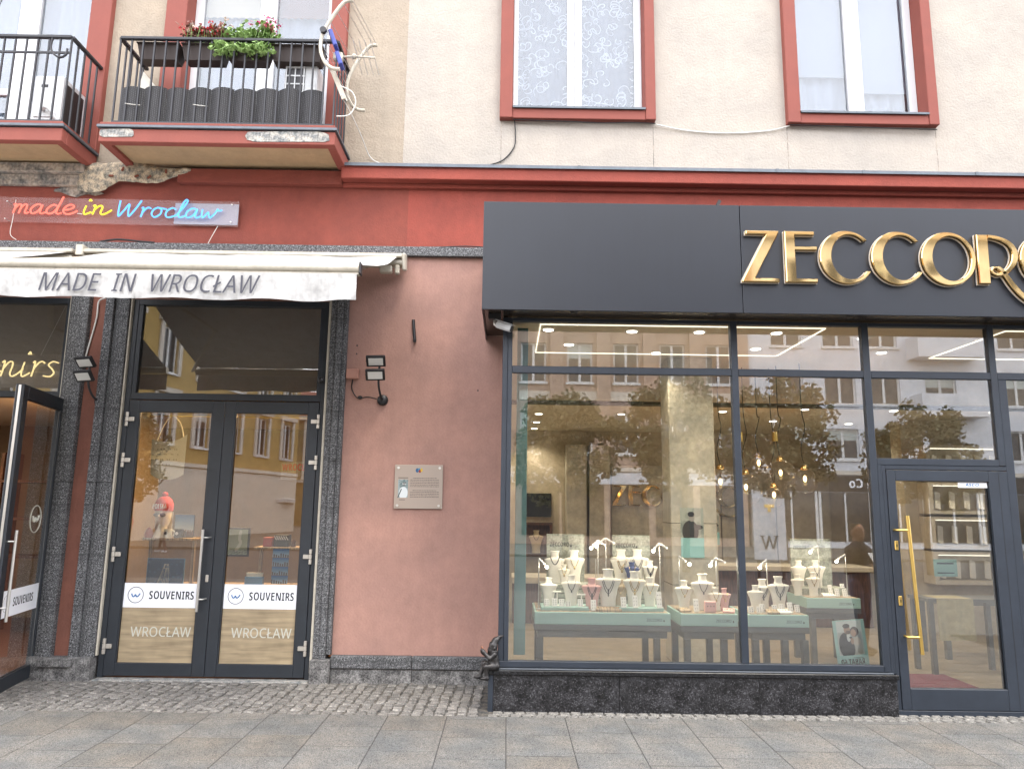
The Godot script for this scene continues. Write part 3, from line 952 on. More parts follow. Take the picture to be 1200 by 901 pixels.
func upper_window(x0: float, x1: float, y0: float, m0: float, m1: float, kind: String):
	var y1 := 8.3
	var zf := ZW + 0.055
	var w := part("window", G().box(V(x0, y0, ZW - 0.22), V(x0 + 0.145, y1, zf), 0.006).box(V(x1 - 0.115, y0, ZW - 0.22), V(x1, y1, zf), 0.006).box(V(x0 + 0.145, y0, ZW - 0.22), V(x1 - 0.115, y0 + 0.125, zf - 0.012), 0.006).box(V(x0 + 0.145, y1 - 0.12, ZW - 0.22), V(x1 - 0.115, y1, zf - 0.012), 0.006), M.red_trim, house)
	var a := x0 + 0.147
	var b := x1 - 0.117
	var lo := y0 + 0.128
	var hi := y1 - 0.123
	var zg := ZW - 0.15
	part("sill", G().q(V(a, lo + 0.012, zf + 0.012), V(b, lo + 0.012, zf + 0.012), V(b, lo + 0.03, zg), V(a, lo + 0.03, zg)).q(V(a, lo - 0.012, zf + 0.012), V(b, lo - 0.012, zf + 0.012), V(b, lo + 0.012, zf + 0.012), V(a, lo + 0.012, zf + 0.012)), M.zinc, w)
	var fr := G()
	fr.box(V(a, lo + 0.02, zg - 0.07), V(a + 0.055, hi, zg), 0.005).box(V(b - 0.085, lo + 0.02, zg - 0.07), V(b, hi, zg), 0.005)
	fr.box(V(a + 0.055, lo + 0.02, zg - 0.07), V(b - 0.085, lo + 0.075, zg), 0.005).box(V(a + 0.055, hi - 0.07, zg - 0.07), V(b - 0.085, hi, zg), 0.005)
	part("frame", fr, M.white_pvc, w)
	var c := (m0 + m1) * 0.5
	part("sash_stile", G().box(V(m0, lo + 0.075, zg - 0.06), V(c - 0.002, hi - 0.07, zg + 0.008), 0.006), M.white_pvc, w)
	part("sash_stile", G().box(V(c + 0.002, lo + 0.075, zg - 0.06), V(m1, hi - 0.07, zg + 0.008), 0.006), M.white_pvc, w)
	part("pane", G().box(V(a + 0.055, lo + 0.075, zg - 0.034), V(m0, hi - 0.07, zg - 0.03)), M.pane_upper, w)
	part("pane", G().box(V(m1, lo + 0.075, zg - 0.034), V(b - 0.085, hi - 0.07, zg - 0.03)), M.pane_upper, w)
	if kind == "lace":
		var lace := swirls()
		var cu := curtain(a, b, lo, hi, zg - 0.15, 34.0, 0.016)
		for i in cu.v.size(): cu.uv[i] = Vector2(cu.v[i].x * 0.72, cu.v[i].y * 0.72)
		part("curtain", cu, lace, w, "white lace curtain with scrolled pattern")
	else:
		part("roller_blind", G().box(V(a, lo + 0.62, zg - 0.11), V(c, hi, zg - 0.10)), M.sheer, w)
		part("roller_blind", G().box(V(c, lo + 0.42, zg - 0.11), V(b, hi, zg - 0.10)), M.sheer, w)
		part("curtain", curtain(a, b, lo, hi, zg - 0.17, 30.0, 0.018), M.sheer, w)
		part("sill_frill", G().grid([V(a + 0.1, lo + 0.02, zg - 0.09), V(a + 0.35, lo + 0.02, zg - 0.1), V(a + 0.6, lo + 0.02, zg - 0.09), V(a + 0.1, lo + 0.16, zg - 0.1), V(a + 0.35, lo + 0.19, zg - 0.1), V(a + 0.6, lo + 0.14, zg - 0.1)], 2, 3), M.white_pvc, w)

func balcony_door(x0: float, x1: float, a: float, b: float, m0: float, m1: float):
	var y0 := 5.6
	var y1 := 8.3
	var zf := ZW + 0.05
	var zg := ZW - 0.17
	var w := part("balcony_window", G().box(V(x0, y0, ZW - 0.24), V(a, y1, zf), 0.006).box(V(b, y0, ZW - 0.24), V(x1, y1, zf), 0.006).box(V(a, y1 - 0.15, ZW - 0.24), V(b, y1, zf - 0.01), 0.006).box(V(a, y0, ZW - 0.24), V(b, y0 + 0.06, zf - 0.01), 0.006), M.red_trim, house)
	var fr := G()
	fr.box(V(a, y0 + 0.06, zg - 0.07), V(a + 0.10, y1 - 0.15, zg), 0.005).box(V(b - 0.09, y0 + 0.06, zg - 0.07), V(b, y1 - 0.15, zg), 0.005)
	fr.box(V(a + 0.1, y0 + 0.06, zg - 0.07), V(b - 0.09, y0 + 0.17, zg), 0.005).box(V(a + 0.1, y1 - 0.25, zg - 0.07), V(b - 0.09, y1 - 0.15, zg), 0.005)
	fr.box(V(m0, y0 + 0.17, zg - 0.065), V(m1, y1 - 0.25, zg + 0.01), 0.006)
	fr.box(V(a + 0.1, y0 + 0.80, zg - 0.06), V(m0, y0 + 0.88, zg + 0.004), 0.006)
	part("frame", fr, M.white_pvc, w)
	part("pane", G().box(V(a + 0.1, y0 + 0.17, zg - 0.034), V(m0, y1 - 0.25, zg - 0.03)), M.pane_upper, w)
	part("pane", G().box(V(m1, y0 + 0.17, zg - 0.034), V(b - 0.09, y1 - 0.25, zg - 0.03)), M.pane_upper, w)
	part("curtain", curtain(a, b, y0 + 0.1, y1 - 0.1, zg - 0.17, 26.0, 0.02), M.sheer, w)
	if x0 > -5.0:
		for s in [[a + 0.05, m0 + 0.05], [m1 - 0.05, b - 0.05]]:
			var pts := []
			for r in 2:
				for c in 41:
					pts.append(V(lerpf(s[0], s[1], c / 40.0), (7.50 + absf(sin(c * 0.7)) * 0.018) if r == 0 else y1 - 0.2, zg - 0.10))
			part("scalloped_blind", G().grid(pts, 2, 41), M.roller_beige if s[0] < -3.0 else M.brown_dark, w, "scalloped blind pulled part way down")

func balconies():
	var zb := -7.1
	# right balcony, then left balcony
	for bal in [[-4.28, -1.84, "balcony with wicker screen and flower boxes on its railing"], [-8.0, -4.66, "left balcony with an air conditioner behind its railing"]]:
		var x0: float = bal[0]
		var x1: float = bal[1]
		var rt := x0 > -5.0
		var slab := part("balcony", G().box(V(x0 + 0.03, 5.462, ZW), V(x1 - 0.03, 5.57, zb - 0.03), 0.004), M.red_trim, house, bal[2])
		part("fascia", G().box(V(x0, 5.42, zb - 0.09), V(x1, 5.565, zb), 0.006).box(V(x1 - 0.09, 5.42, ZW), V(x1, 5.565, zb - 0.09), 0.006).box(V(x0, 5.42, ZW), V(x0 + 0.09, 5.565, zb - 0.09), 0.006), M.red_trim, slab)
		part("soffit", G().q(V(x0 + 0.08, 5.459, ZW), V(x1 - 0.08, 5.459, ZW), V(x1 - 0.08, 5.455, zb - 0.08), V(x0 + 0.08, 5.455, zb - 0.08)), M.soffit_plaster, slab)
		part("drip_edge", G().box(V(x0 - 0.02, 5.572, zb - 0.02), V(x1 + 0.02, 5.602, zb + 0.025), 0.004).box(V(x1 - 0.02, 5.572, ZW), V(x1 + 0.02, 5.602, zb - 0.02), 0.004).box(V(x0 - 0.02, 5.572, ZW), V(x0 + 0.02, 5.602, zb - 0.02), 0.004), M.zinc, slab)
		part("floor_edge", G().box(V(x0, 5.603, ZW), V(x1, 5.635, zb + 0.01), 0.006), M.red_trim, slab)
		var rails := G()
		var xe := x1 - 0.04
		var xs := x0 + 0.10
		var zr := zb - 0.04
		rails.bar(V(xs, 6.62, zr), V(xe, 6.62, zr), 0.035, 0.045, 0.006)
		for s in [xs, xe]: rails.bar(V(s, 6.62, zr), V(s, 6.62, ZW + 0.04), 0.035, 0.045, 0.006)
		if not rt: rails.bar(V(xs, 6.44, zr), V(xe, 6.44, zr), 0.02, 0.02)
		rails.bar(V(xs, 5.66, zr), V(xe, 5.66, zr), 0.02, 0.02)
		part("handrail", rails, M.rail_black, slab)
		var nb := int(round((xe - xs) / 0.119))
		for k in nb + 1:
			part("baluster", G().bar(V(lerpf(xs, xe, float(k) / nb), 5.63, zr), V(lerpf(xs, xe, float(k) / nb), 6.61, zr), 0.016, 0.016), M.rail_black, slab)
		for k in range(1, 5):
			for s in [xe, xs]: part("baluster", G().bar(V(s, 5.63, lerpf(zr, ZW, k / 5.0)), V(s, 6.61, lerpf(zr, ZW, k / 5.0)), 0.016, 0.016), M.rail_black, slab)
		if not rt:
			part("scroll_bracket", G().tube(spline([V(-4.90, 6.60, zr + 0.01), V(-4.91, 6.50, zr + 0.01), V(-4.87, 6.42, zr + 0.01), V(-4.80, 6.38, zr + 0.01), V(-4.74, 6.41, zr + 0.01), V(-4.73, 6.48, zr + 0.01)], 5), 0.012, 6), M.rail_black, slab)
		# bare cement where the paint has come off the fascia
		var patches := [[-4.27, -3.92, 5.47, 5.56], [-2.76, -1.90, 5.445, 5.56]] if rt else []
		for p in patches:
			var o := PackedVector2Array()
			for k in 26:
				var t := k / 26.0
				var a := TAU * t
				var sx := signf(cos(a)) * pow(absf(cos(a)), 0.4)
				var sy := signf(sin(a)) * pow(absf(sin(a)), 0.4)
				o.append(Vector2((p[0] + p[1]) / 2 + sx * (p[1] - p[0]) / 2 * (1.0 + 0.035 * sin(k * 3.1)), (p[2] + p[3]) / 2 + sy * (p[3] - p[2]) / 2 * (1.0 + 0.10 * sin(k * 5.3))))
			part("bare_cement", G().prism(o, Transform3D(Basis(), V(0, 0, zb - 0.004)), 0.010), M.raw_cement, slab, "grey patch of bare cement on the balcony edge")

func pilaster_and_trim():
	# granite lintel line over the souvenir shop
	part("granite_lintel", G().box(V(-8, 4.45, ZW), V(-0.262, 4.555, ZW + 0.055), 0.004), M.granite, house, "speckled granite band under the frieze")
	# narrow pilaster between the two souvenir openings: granite, pink strip, granite
	var pl := part("pilaster", G().box(V(-4.515, 0.2, ZW - 0.2), V(-4.34, 3.96, ZW + 0.012)), M.strip_red, house, "narrow pink pilaster framed in granite")
	for s in [[-4.735, -4.63, 0.05], [-4.63, -4.515, 0.085], [-4.34, -4.25, 0.085], [-4.25, -4.10, 0.05]]:
		part("granite_strip", G().box(V(s[0], 0.21, ZW - 0.2), V(s[1], 1.95, ZW + s[2]), 0.006), M.granite, pl)
		part("granite_strip", G().box(V(s[0], 1.953, ZW - 0.2), V(s[1], 3.96, ZW + s[2]), 0.006), M.granite, pl)
	part("base_block", G().box(V(-4.73, -0.02, ZW - 0.2), V(-4.10, 0.235, ZW + 0.11), 0.012), M.granite_worn, pl)
	part("base_cap", G().box(V(-4.60, 0.145, ZW + 0.11), V(-4.27, 0.228, ZW + 0.145), 0.008), M.granite_worn, pl)
	# granite jamb right of the double doors
	var jb := part("granite_jamb", G().box(V(-1.925, 0.24, ZW - 0.15), V(-1.855, 3.94, ZW + 0.05), 0.006), M.granite, house, "speckled granite jamb beside the double doors")
	part("granite_strip", G().box(V(-1.855, 0.24, ZW - 0.1), V(-1.79, 2.2, ZW + 0.075), 0.006), M.granite, jb)
	part("granite_strip", G().box(V(-1.855, 2.203, ZW - 0.1), V(-1.79, 4.45, ZW + 0.075), 0.006), M.granite, jb)
	part("granite_strip", G().box(V(-1.79, 0.28, ZW - 0.1), V(-1.742, 4.45, ZW + 0.055), 0.006), M.granite, jb)
	part("base_block", G().box(V(-1.94, -0.02, ZW - 0.1), V(-1.74, 0.24, ZW + 0.09), 0.012), M.granite_worn, jb)
	part("white_bead", G().box(V(-1.955, 0.1, ZW - 0.03), V(-1.928, 3.94, ZW + 0.03), 0.003), M.cream_metal, jb)
	part("white_bead", G().box(V(-4.097, 0.24, ZW - 0.03), V(-4.08, 3.94, ZW + 0.03), 0.003), M.cream_metal, jb)
	part("white_bead", G().box(V(-4.752, 0.5, ZW - 0.03), V(-4.738, 3.94, ZW + 0.03), 0.003), M.cream_metal, jb)
	# granite plinth under the pink wall
	for s in [[-1.738, -0.93], [-0.926, -0.15]]:
		part("plinth_cap", G().box(V(s[0], 0.155, ZW), V(s[1], 0.277, ZW + 0.07), 0.008), M.granite, house)
		part("plinth_block", G().box(V(s[0], -0.02, ZW), V(s[1], 0.152, ZW + 0.045), 0.004), M.granite_worn, house)

var shop: Node3D

func two_sheets(x0: float, x1: float, y0: float, y1: float, z: float) -> Geo:    # double glazing
	return G().box(V(x0, y0, z - 0.006), V(x1, y1, z))

func jewellery_front():
	shop = thing("jeweller_shopfront", "dark grey glazed jeweller's shopfront with black granite plinth and deep fascia", "shopfront", V(2.3, 0, ZG))
	var A: Material = M.anthracite
	var d := 0.075
	# plinth
	for s in [[-0.10, 1.015], [1.018, 2.26], [2.263, 3.49]]:
		part("plinth_panel", G().box(V(s[0], -0.03, -7.0), V(s[1], 0.292, -6.862), 0.003), M.granite_black, shop)
		part("plinth_sill", G().box(V(s[0] - 0.005, 0.294, -7.0), V(s[1] + (0.012 if s[1] > 3 else 0.005), 0.334, -6.84), 0.005), M.granite_sill, shop)
	part("plinth_corner", G().box(V(-0.148, -0.03, ZW + 0.05), V(-0.102, 0.29, -6.862), 0.003), A, shop)
	part("plinth_sill", G().box(V(-0.155, 0.294, ZW + 0.05), V(-0.107, 0.334, -6.84), 0.004), M.granite_sill, shop)
	# bottom rail with its bright drip
	part("bottom_rail", G().box(V(-0.065, 0.352, ZG - d), V(3.40, 0.405, ZG), 0.003), A, shop)
	part("drip_strip", G().box(V(-0.105, 0.338, -7.0), V(3.46, 0.347, ZG + 0.03), 0.002), M.zinc, shop)
	# uprights
	for s in [[-0.065, -0.014, 0.405], [-0.0142, 0.028, 0.405], [2.122, 2.186, 0.405], [3.386, 3.452, 0.35], [4.60, 4.662, 2.20], [5.86, 5.92, 0.1], [7.1, 7.16, 0.1]]:
		part("mullion", G().box(V(s[0], s[2], ZG - d), V(s[1], 3.56, ZG + (0.0 if s[0] != -0.065 else -0.006)), 0.004), A, shop)
	# transoms between the uprights
	for s in [[0.028, 2.122], [2.186, 3.386], [3.452, 4.60], [4.662, 5.86], [5.92, 7.1]]:
		part("transom_bar", G().box(V(s[0], 3.02, ZG - d), V(s[1], 3.088, ZG - 0.004), 0.004), A, shop)
		part("head_rail", G().box(V(s[0], 3.525, ZG - d), V(s[1], 3.56, ZG - 0.004), 0.004), A, shop)
		part("pane", two_sheets(s[0], s[1], 3.088, 3.525, ZG - 0.03), M.pane, shop)
	part("transom_bar", G().box(V(3.452, 2.195, ZG - d), V(4.60, 2.258, ZG - 0.002), 0.004), A, shop)
	part("pane", two_sheets(0.028, 2.122, 0.405, 3.02, ZG - 0.03), M.pane, shop)
	part("pane", two_sheets(2.186, 3.386, 0.405, 3.02, ZG - 0.032), M.pane, shop)
	part("pane", two_sheets(3.452, 4.60, 2.258, 3.02, ZG - 0.03), M.pane, shop)
	part("pane", two_sheets(4.745, 5.86, 0.1, 3.02, ZG - 0.031), M.pane, shop)
	part("pane", two_sheets(5.92, 7.1, 0.1, 3.02, ZG - 0.03), M.pane, shop)
	# door frame posts
	part("door_post", G().box(V(3.495, 0.0, ZG - d), V(3.528, 2.195, ZG - 0.004), 0.003).box(V(3.452, 0.336, ZG - d), V(3.495, 2.195, ZG - 0.002), 0.003).box(V(3.4925, 0.032, ZG - d), V(3.4945, 0.336, ZG - 0.006)), A, shop)
	part("door_post", G().box(V(4.665, 0.0, ZG - d), V(4.745, 3.02, ZG - 0.008), 0.003), A, shop)
	part("door_head", G().box(V(3.528, 2.155, ZG - d), V(4.665, 2.195, ZG - 0.006), 0.003), A, shop)
	part("door_sill", G().box(V(3.454, -0.03, ZG - 0.1), V(4.743, 0.031, ZG + 0.004), 0.003), A, shop)
	# left return of the glazed box
	part("side_panel", G().box(V(-0.065, 0.336, ZW + 0.02), V(-0.02, 3.56, ZG - d - 0.002)), A, shop)
	part("mint_pillar", G().box(V(0.078, 0.41, -7.24), V(0.185, 3.52, -7.14), 0.003), M.mint_dark, shop, "mint panel inside the left edge of the window")
	# fascia box
	for s in [[-0.258, 2.129], [2.135, 4.95], [4.956, 8.0]]:
		part("fascia_panel", G().box(V(s[0], 3.532, ZF - 0.03), V(s[1], 4.572, ZF), 0.003), M.fascia, shop)
	part("fascia_side", G().box(V(-0.258, 3.534, ZW + 0.005), V(-0.245, 4.570, ZF - 0.032)), M.fascia, shop)
	part("fascia_top", G().box(V(-0.244, 4.54, ZW + 0.006), V(8.0, 4.566, ZF - 0.032)), M.fascia, shop)
	var so := G()
	so.obox(Transform3D(Basis(), V(3.98, 3.577, -6.745)), V(8.08, 0.012, 0.42))
	part("soffit", so, M.soffit_dark, shop)
	var sl := G()
	sl.qo(V(-0.244, 3.56, ZF - 0.033), V(-0.066, 3.56, ZF - 0.033), V(-0.066, 3.58, ZW + 0.006), V(-0.244, 3.58, ZW + 0.006), V(0, 9, -7))
	part("soffit_return", sl, M.soffit_dark, shop)
	for k in 3: part("soffit_spot", G().lathe([Vector2(0.001, 0), Vector2(0.035, 0), Vector2(0.04, 0.01)], 12, Transform3D(Basis(), V(0.6 + k * 1.3, 3.562, -6.70))), M.black_metal, shop)
	part("fascia_bracket", G().bar(V(1.93, 4.572, ZF - 0.02), V(1.955, 4.62, ZF - 0.02), 0.03, 0.03), M.black_metal, shop)

	# door
	var dr := thing("jeweller_door", "dark framed glass door of the jeweller with long brass handle", "door", V(4.1, 0.03, ZG))
	var z := ZG + 0.004
	var leaf := G()
	leaf.box(V(3.532, 0.035, z - 0.07), V(3.612, 2.150, z), 0.004).box(V(4.484, 0.035, z - 0.07), V(4.660, 2.150, z), 0.004)
	leaf.box(V(3.612, 0.035, z - 0.07), V(4.484, 0.215, z - 0.001), 0.004).box(V(3.612, 2.05, z - 0.07), V(4.484, 2.150, z - 0.001), 0.004)
	part("leaf_frame", leaf, A, dr)
	part("leaf_groove", G().box(V(4.575, 0.04, z + 0.0005), V(4.579, 2.145, z + 0.001)), M.black_metal, dr)
	part("pane", two_sheets(3.612, 4.484, 0.215, 2.05, z - 0.03), M.pane, dr)
	var hd := part("handle", G().tube([V(3.655, 1.73, z + 0.075), V(3.70, 0.52, z + 0.075)], 0.0165, 12), M.brass, dr)
	part("handle_bracket", G().tube([V(3.565, 1.60, z), V(3.57, 1.60, z + 0.072), V(3.655, 1.60, z + 0.075)], 0.011, 8), M.brass, hd)
	part("handle_bracket", G().tube([V(3.592, 0.665, z), V(3.6, 0.665, z + 0.072), V(3.69, 0.665, z + 0.075)], 0.011, 8), M.brass, hd)
	for y in [1.46, 0.97]:
		var lk := part("lock", G().obox(Transform3D(Basis(), V(3.575, y, z + 0.005)), V(0.034, 0.085, 0.012), 0.005), M.brass, dr)
		part("keyhole", G().box(V(3.571, y - 0.012, z + 0.0112), V(3.579, y + 0.012, z + 0.0125)), M.black_metal, lk)
	var st := part("door_sticker", G().box(V(4.205, 1.995, z - 0.026), V(4.478, 2.045, z - 0.0245)), M.sticker_white, dr, "white and blue sticker at the top of the glass")
	part("lettering", letters(G(), "ASCO", Transform3D(Basis(), V(4.275, 2.006, z - 0.0242)), 0.028, 0.001, true, false, true, 0.125), M.logo_blue, st)
	part("closer_rod", G().box(V(4.462, 0.22, z - 0.05), V(4.482, 2.0, z - 0.035)), M.black_metal, dr)
	var no := part("notice", G().box(V(3.935, 1.185, z - 0.060), V(4.15, 1.34, z - 0.056)), M.mint, dr, "mint notice hung behind the glass")
	for k in 2: part("print", G().box(V(3.965, [1.296, 1.212][k], z - 0.0558), V(4.12, [1.308, 1.222][k], z - 0.0552)), M.letter_grey, no)
	part("lettering", letters(G(), "ZECCORO", Transform3D(Basis(), V(3.79, 1.645, z - 0.0288)), 0.075, 0.0008, false, false, false, 0.52), M.globe_glass, dr)

func ring(g: Geo, o: Array, i: Array, z0: float, z1: float, ch: float, closed: bool) -> Geo:     # a band between two outlines, chamfered in front
	var n := o.size()
	var O := []
	var I := []
	for k in n:
		var dd: Vector2 = (i[k] - o[k]).normalized() * ch
		O.append(o[k] + dd); I.append(i[k] - dd)
	for k in (n if closed else n - 1):
		var j := (k + 1) % n
		var f := func(p: Vector2, z: float) -> Vector3: return V(p.x, p.y, z)
		var c: Vector2 = (o[k] + i[k] + o[j] + i[j]) * 0.25
		var inside := V(c.x, c.y, (z0 + z1) * 0.5)
		g.qo(f.call(O[k], z1), f.call(O[j], z1), f.call(I[j], z1), f.call(I[k], z1), inside)
		g.qo(f.call(o[k], z1 - ch), f.call(o[j], z1 - ch), f.call(O[j], z1), f.call(O[k], z1), inside)
		g.qo(f.call(i[k], z1 - ch), f.call(i[j], z1 - ch), f.call(I[j], z1), f.call(I[k], z1), inside)
		g.qo(f.call(o[k], z0), f.call(o[j], z0), f.call(o[j], z1 - ch), f.call(o[k], z1 - ch), inside)
		g.qo(f.call(i[k], z0), f.call(i[j], z0), f.call(i[j], z1 - ch), f.call(i[k], z1 - ch), inside)
	if not closed:
		for k in [0, n - 1]:
			var nb: Vector2 = (o[1] + i[1]) * 0.5 if k == 0 else (o[n - 2] + i[n - 2]) * 0.5
			g.qo(V(o[k].x, o[k].y, z0), V(i[k].x, i[k].y, z0), V(i[k].x, i[k].y, z1 - ch * 0.5), V(o[k].x, o[k].y, z1 - ch * 0.5), V(nb.x, nb.y, z0))
	return g

func arcs(cx: float, cy: float, rx: float, ry: float, a0: float, a1: float, n: int) -> Array:
	var out := []
	for k in n + 1:
		var a := deg_to_rad(lerpf(a0, a1, float(k) / n))
		out.append(Vector2(cx + cos(a) * rx, cy + sin(a) * ry))
	return out

# the seven letters of the jeweller's name as [closed band: bool, outer, inner] or [outline], at the size of the fascia sign
func sign_shapes() -> Array:
	var s := []
	s.append([PackedVector2Array([Vector2(2.165, 4.305), Vector2(2.467, 4.305), Vector2(2.467, 4.285), Vector2(2.235, 3.850), Vector2(2.458, 3.850), Vector2(2.458, 3.815), Vector2(2.120, 3.815), Vector2(2.120, 3.832), Vector2(2.350, 4.272), Vector2(2.165, 4.272)])])
	s.append([PackedVector2Array([Vector2(2.520, 4.305), Vector2(2.797, 4.305), Vector2(2.797, 4.270), Vector2(2.615, 4.270), Vector2(2.615, 4.160), Vector2(2.818, 4.160), Vector2(2.818, 4.125), Vector2(2.615, 4.125), Vector2(2.615, 3.852), Vector2(2.810, 3.852), Vector2(2.810, 3.817), Vector2(2.520, 3.817)])])
	for cx in [3.09, 3.565]:
		s.append([false, arcs(cx, 4.062, 0.252, 0.254, 40, 328, 44), arcs(cx + 0.032, 4.066, 0.176, 0.214, 46, 320, 44)])
	s.append([true, arcs(4.025, 4.063, 0.252, 0.256, 0, 352.5, 47), arcs(4.055, 4.066, 0.176, 0.214, 0, 352.5, 47)])
	s.append([PackedVector2Array([Vector2(4.296, 4.300), Vector2(4.402, 4.300), Vector2(4.394, 3.828), Vector2(4.288, 3.828)])])
	var mid := spline([Vector2(4.402, 4.283), Vector2(4.50, 4.268), Vector2(4.60, 4.215), Vector2(4.640, 4.13), Vector2(4.625, 4.04), Vector2(4.57, 3.965), Vector2(4.50, 3.925), Vector2(4.44, 3.925), Vector2(4.415, 3.955), Vector2(4.44, 3.985), Vector2(4.49, 3.975), Vector2(4.54, 3.91), Vector2(4.61, 3.80), Vector2(4.70, 3.70), Vector2(4.83, 3.62), Vector2(5.0, 3.60), Vector2(5.15, 3.66)], 6)
	var o := []
	var i := []
	for k in mid.size():
		var t: Vector2 = (mid[mini(k + 1, mid.size() - 1)] - mid[maxi(k - 1, 0)]).normalized()
		var w := 0.018 + 0.012 * exp(-pow((k - 20.0) / 9.0, 2)) + 0.008 * exp(-pow((k - 74.0) / 10.0, 2))
		if k > 40 and k < 58: w = 0.012
		o.append(mid[k] + Vector2(-t.y, t.x) * w); i.append(mid[k] - Vector2(-t.y, t.x) * w)
	s.append([false, o, i])
	s.append([true, arcs(4.935, 4.063, 0.252, 0.256, 0, 352.5, 47), arcs(4.965, 4.066, 0.176, 0.214, 0, 352.5, 47)])
	return s

func letter_geo(s: Array, z0: float, z1: float, ch: float, grow := 0.0) -> Geo:
	var g := G()
	if s.size() == 1:
		var poly: PackedVector2Array = s[0]
		if grow > 0.0: poly = Geometry2D.offset_polygon(poly, grow)[0]
		return g.prism(poly, Transform3D(Basis(), V(0, 0, z0)), z1 - z0, ch)
	var o := []
	var i := []
	for k in s[1].size():
		var d: Vector2 = (s[1][k] - s[2][k]).normalized() * grow
		o.append(s[1][k] + d); i.append(s[2][k] - d)
	return ring(g, o, i, z0, z1, ch, s[0])

func gold_word(parent: Node, x: Transform3D, m: Material, depth: float):
	for s in sign_shapes():
		part("letter", G().add_geo(letter_geo(s, 0.0, depth, 0.0), x), m, parent)

func signs():
	var z := ZF + 0.004
	var s := thing("jeweller_sign", "raised mirror gold letters on the dark fascia", "sign", V(2.1, 3.8, z))
	for sh in sign_shapes():
		var l := part("letter", letter_geo(sh, z + 0.014, z + 0.052, 0.007), M.gold, s)
		part("backing", letter_geo(sh, z, z + 0.0135, 0.001, 0.005), M.acrylic_white, l)
	# neon sign "made in Wroclaw" on an acrylic plate
	var zn := ZW + 0.06
	var n := thing("neon_sign", "red, yellow and blue script neon sign on clear plate above the awning", "neon sign", V(-4.3, 4.75, zn))
	part("back_plate", G().obox(Transform3D(Basis.from_euler(V(0, 0, -0.006)), V(-4.33, 4.90, zn)), V(2.66, 0.29, 0.006), 0.0), M.neon_plate, n)
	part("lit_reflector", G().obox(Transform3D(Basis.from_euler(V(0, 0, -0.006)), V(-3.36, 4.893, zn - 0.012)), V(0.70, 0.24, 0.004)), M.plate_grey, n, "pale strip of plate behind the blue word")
	neon_word(n, "made", V(-5.47, 4.85, zn + 0.035), 0.108, 0.70, M.neon_red)
	neon_word(n, "in", V(-4.70, 4.85, zn + 0.035), 0.105, 0.29, M.neon_yellow)
	neon_word(n, "Wroclaw", V(-4.33, 4.83, zn + 0.035), 0.108, 1.12, M.neon_blue)
	for x in [-5.55, -3.08]:
		for y in [4.80, 5.0]: part("stand_off", G().tube([V(x, y, ZW), V(x, y, zn + 0.01)], 0.007, 6), M.steel, n)
	part("wire", G().tube(spline([V(-5.46, 5.02, zn), V(-5.46, 4.8, zn + 0.01), V(-5.46, 4.62, zn + 0.02), V(-5.40, 4.56, zn)], 5), 0.004, 5), M.cable_white, n)
	part("wire", G().tube(spline([V(-3.22, 4.75, zn), V(-3.27, 4.63, zn + 0.01), V(-3.31, 4.55, zn)], 5), 0.004, 5), M.cable_white, n)
	part("wire", G().tube(spline([V(-4.75, 4.86, zn + 0.03), V(-4.70, 4.855, zn + 0.03)], 3), 0.004, 5), M.cable_white, n)
	# warm neon inside the glass over the open entrance
	var w := thing("neon_sign", "warm white script neon behind the glass above the open entrance", "neon sign", V(-5.6, 3.08, -8.0))
	neon_word(w, "souvenirs", V(-6.55, 3.10, -7.99), 0.17, 1.58, M.neon_warm)
	part("hanging_wire", G().tube([V(-5.18, 3.34, -8.0), V(-4.95, 3.95, -8.0)], 0.003, 4), M.cable_white, w)
	part("back_plate", G().box(V(-6.5, 3.02, -8.024), V(-4.85, 3.36, -8.018)), M.clear_plastic, w)

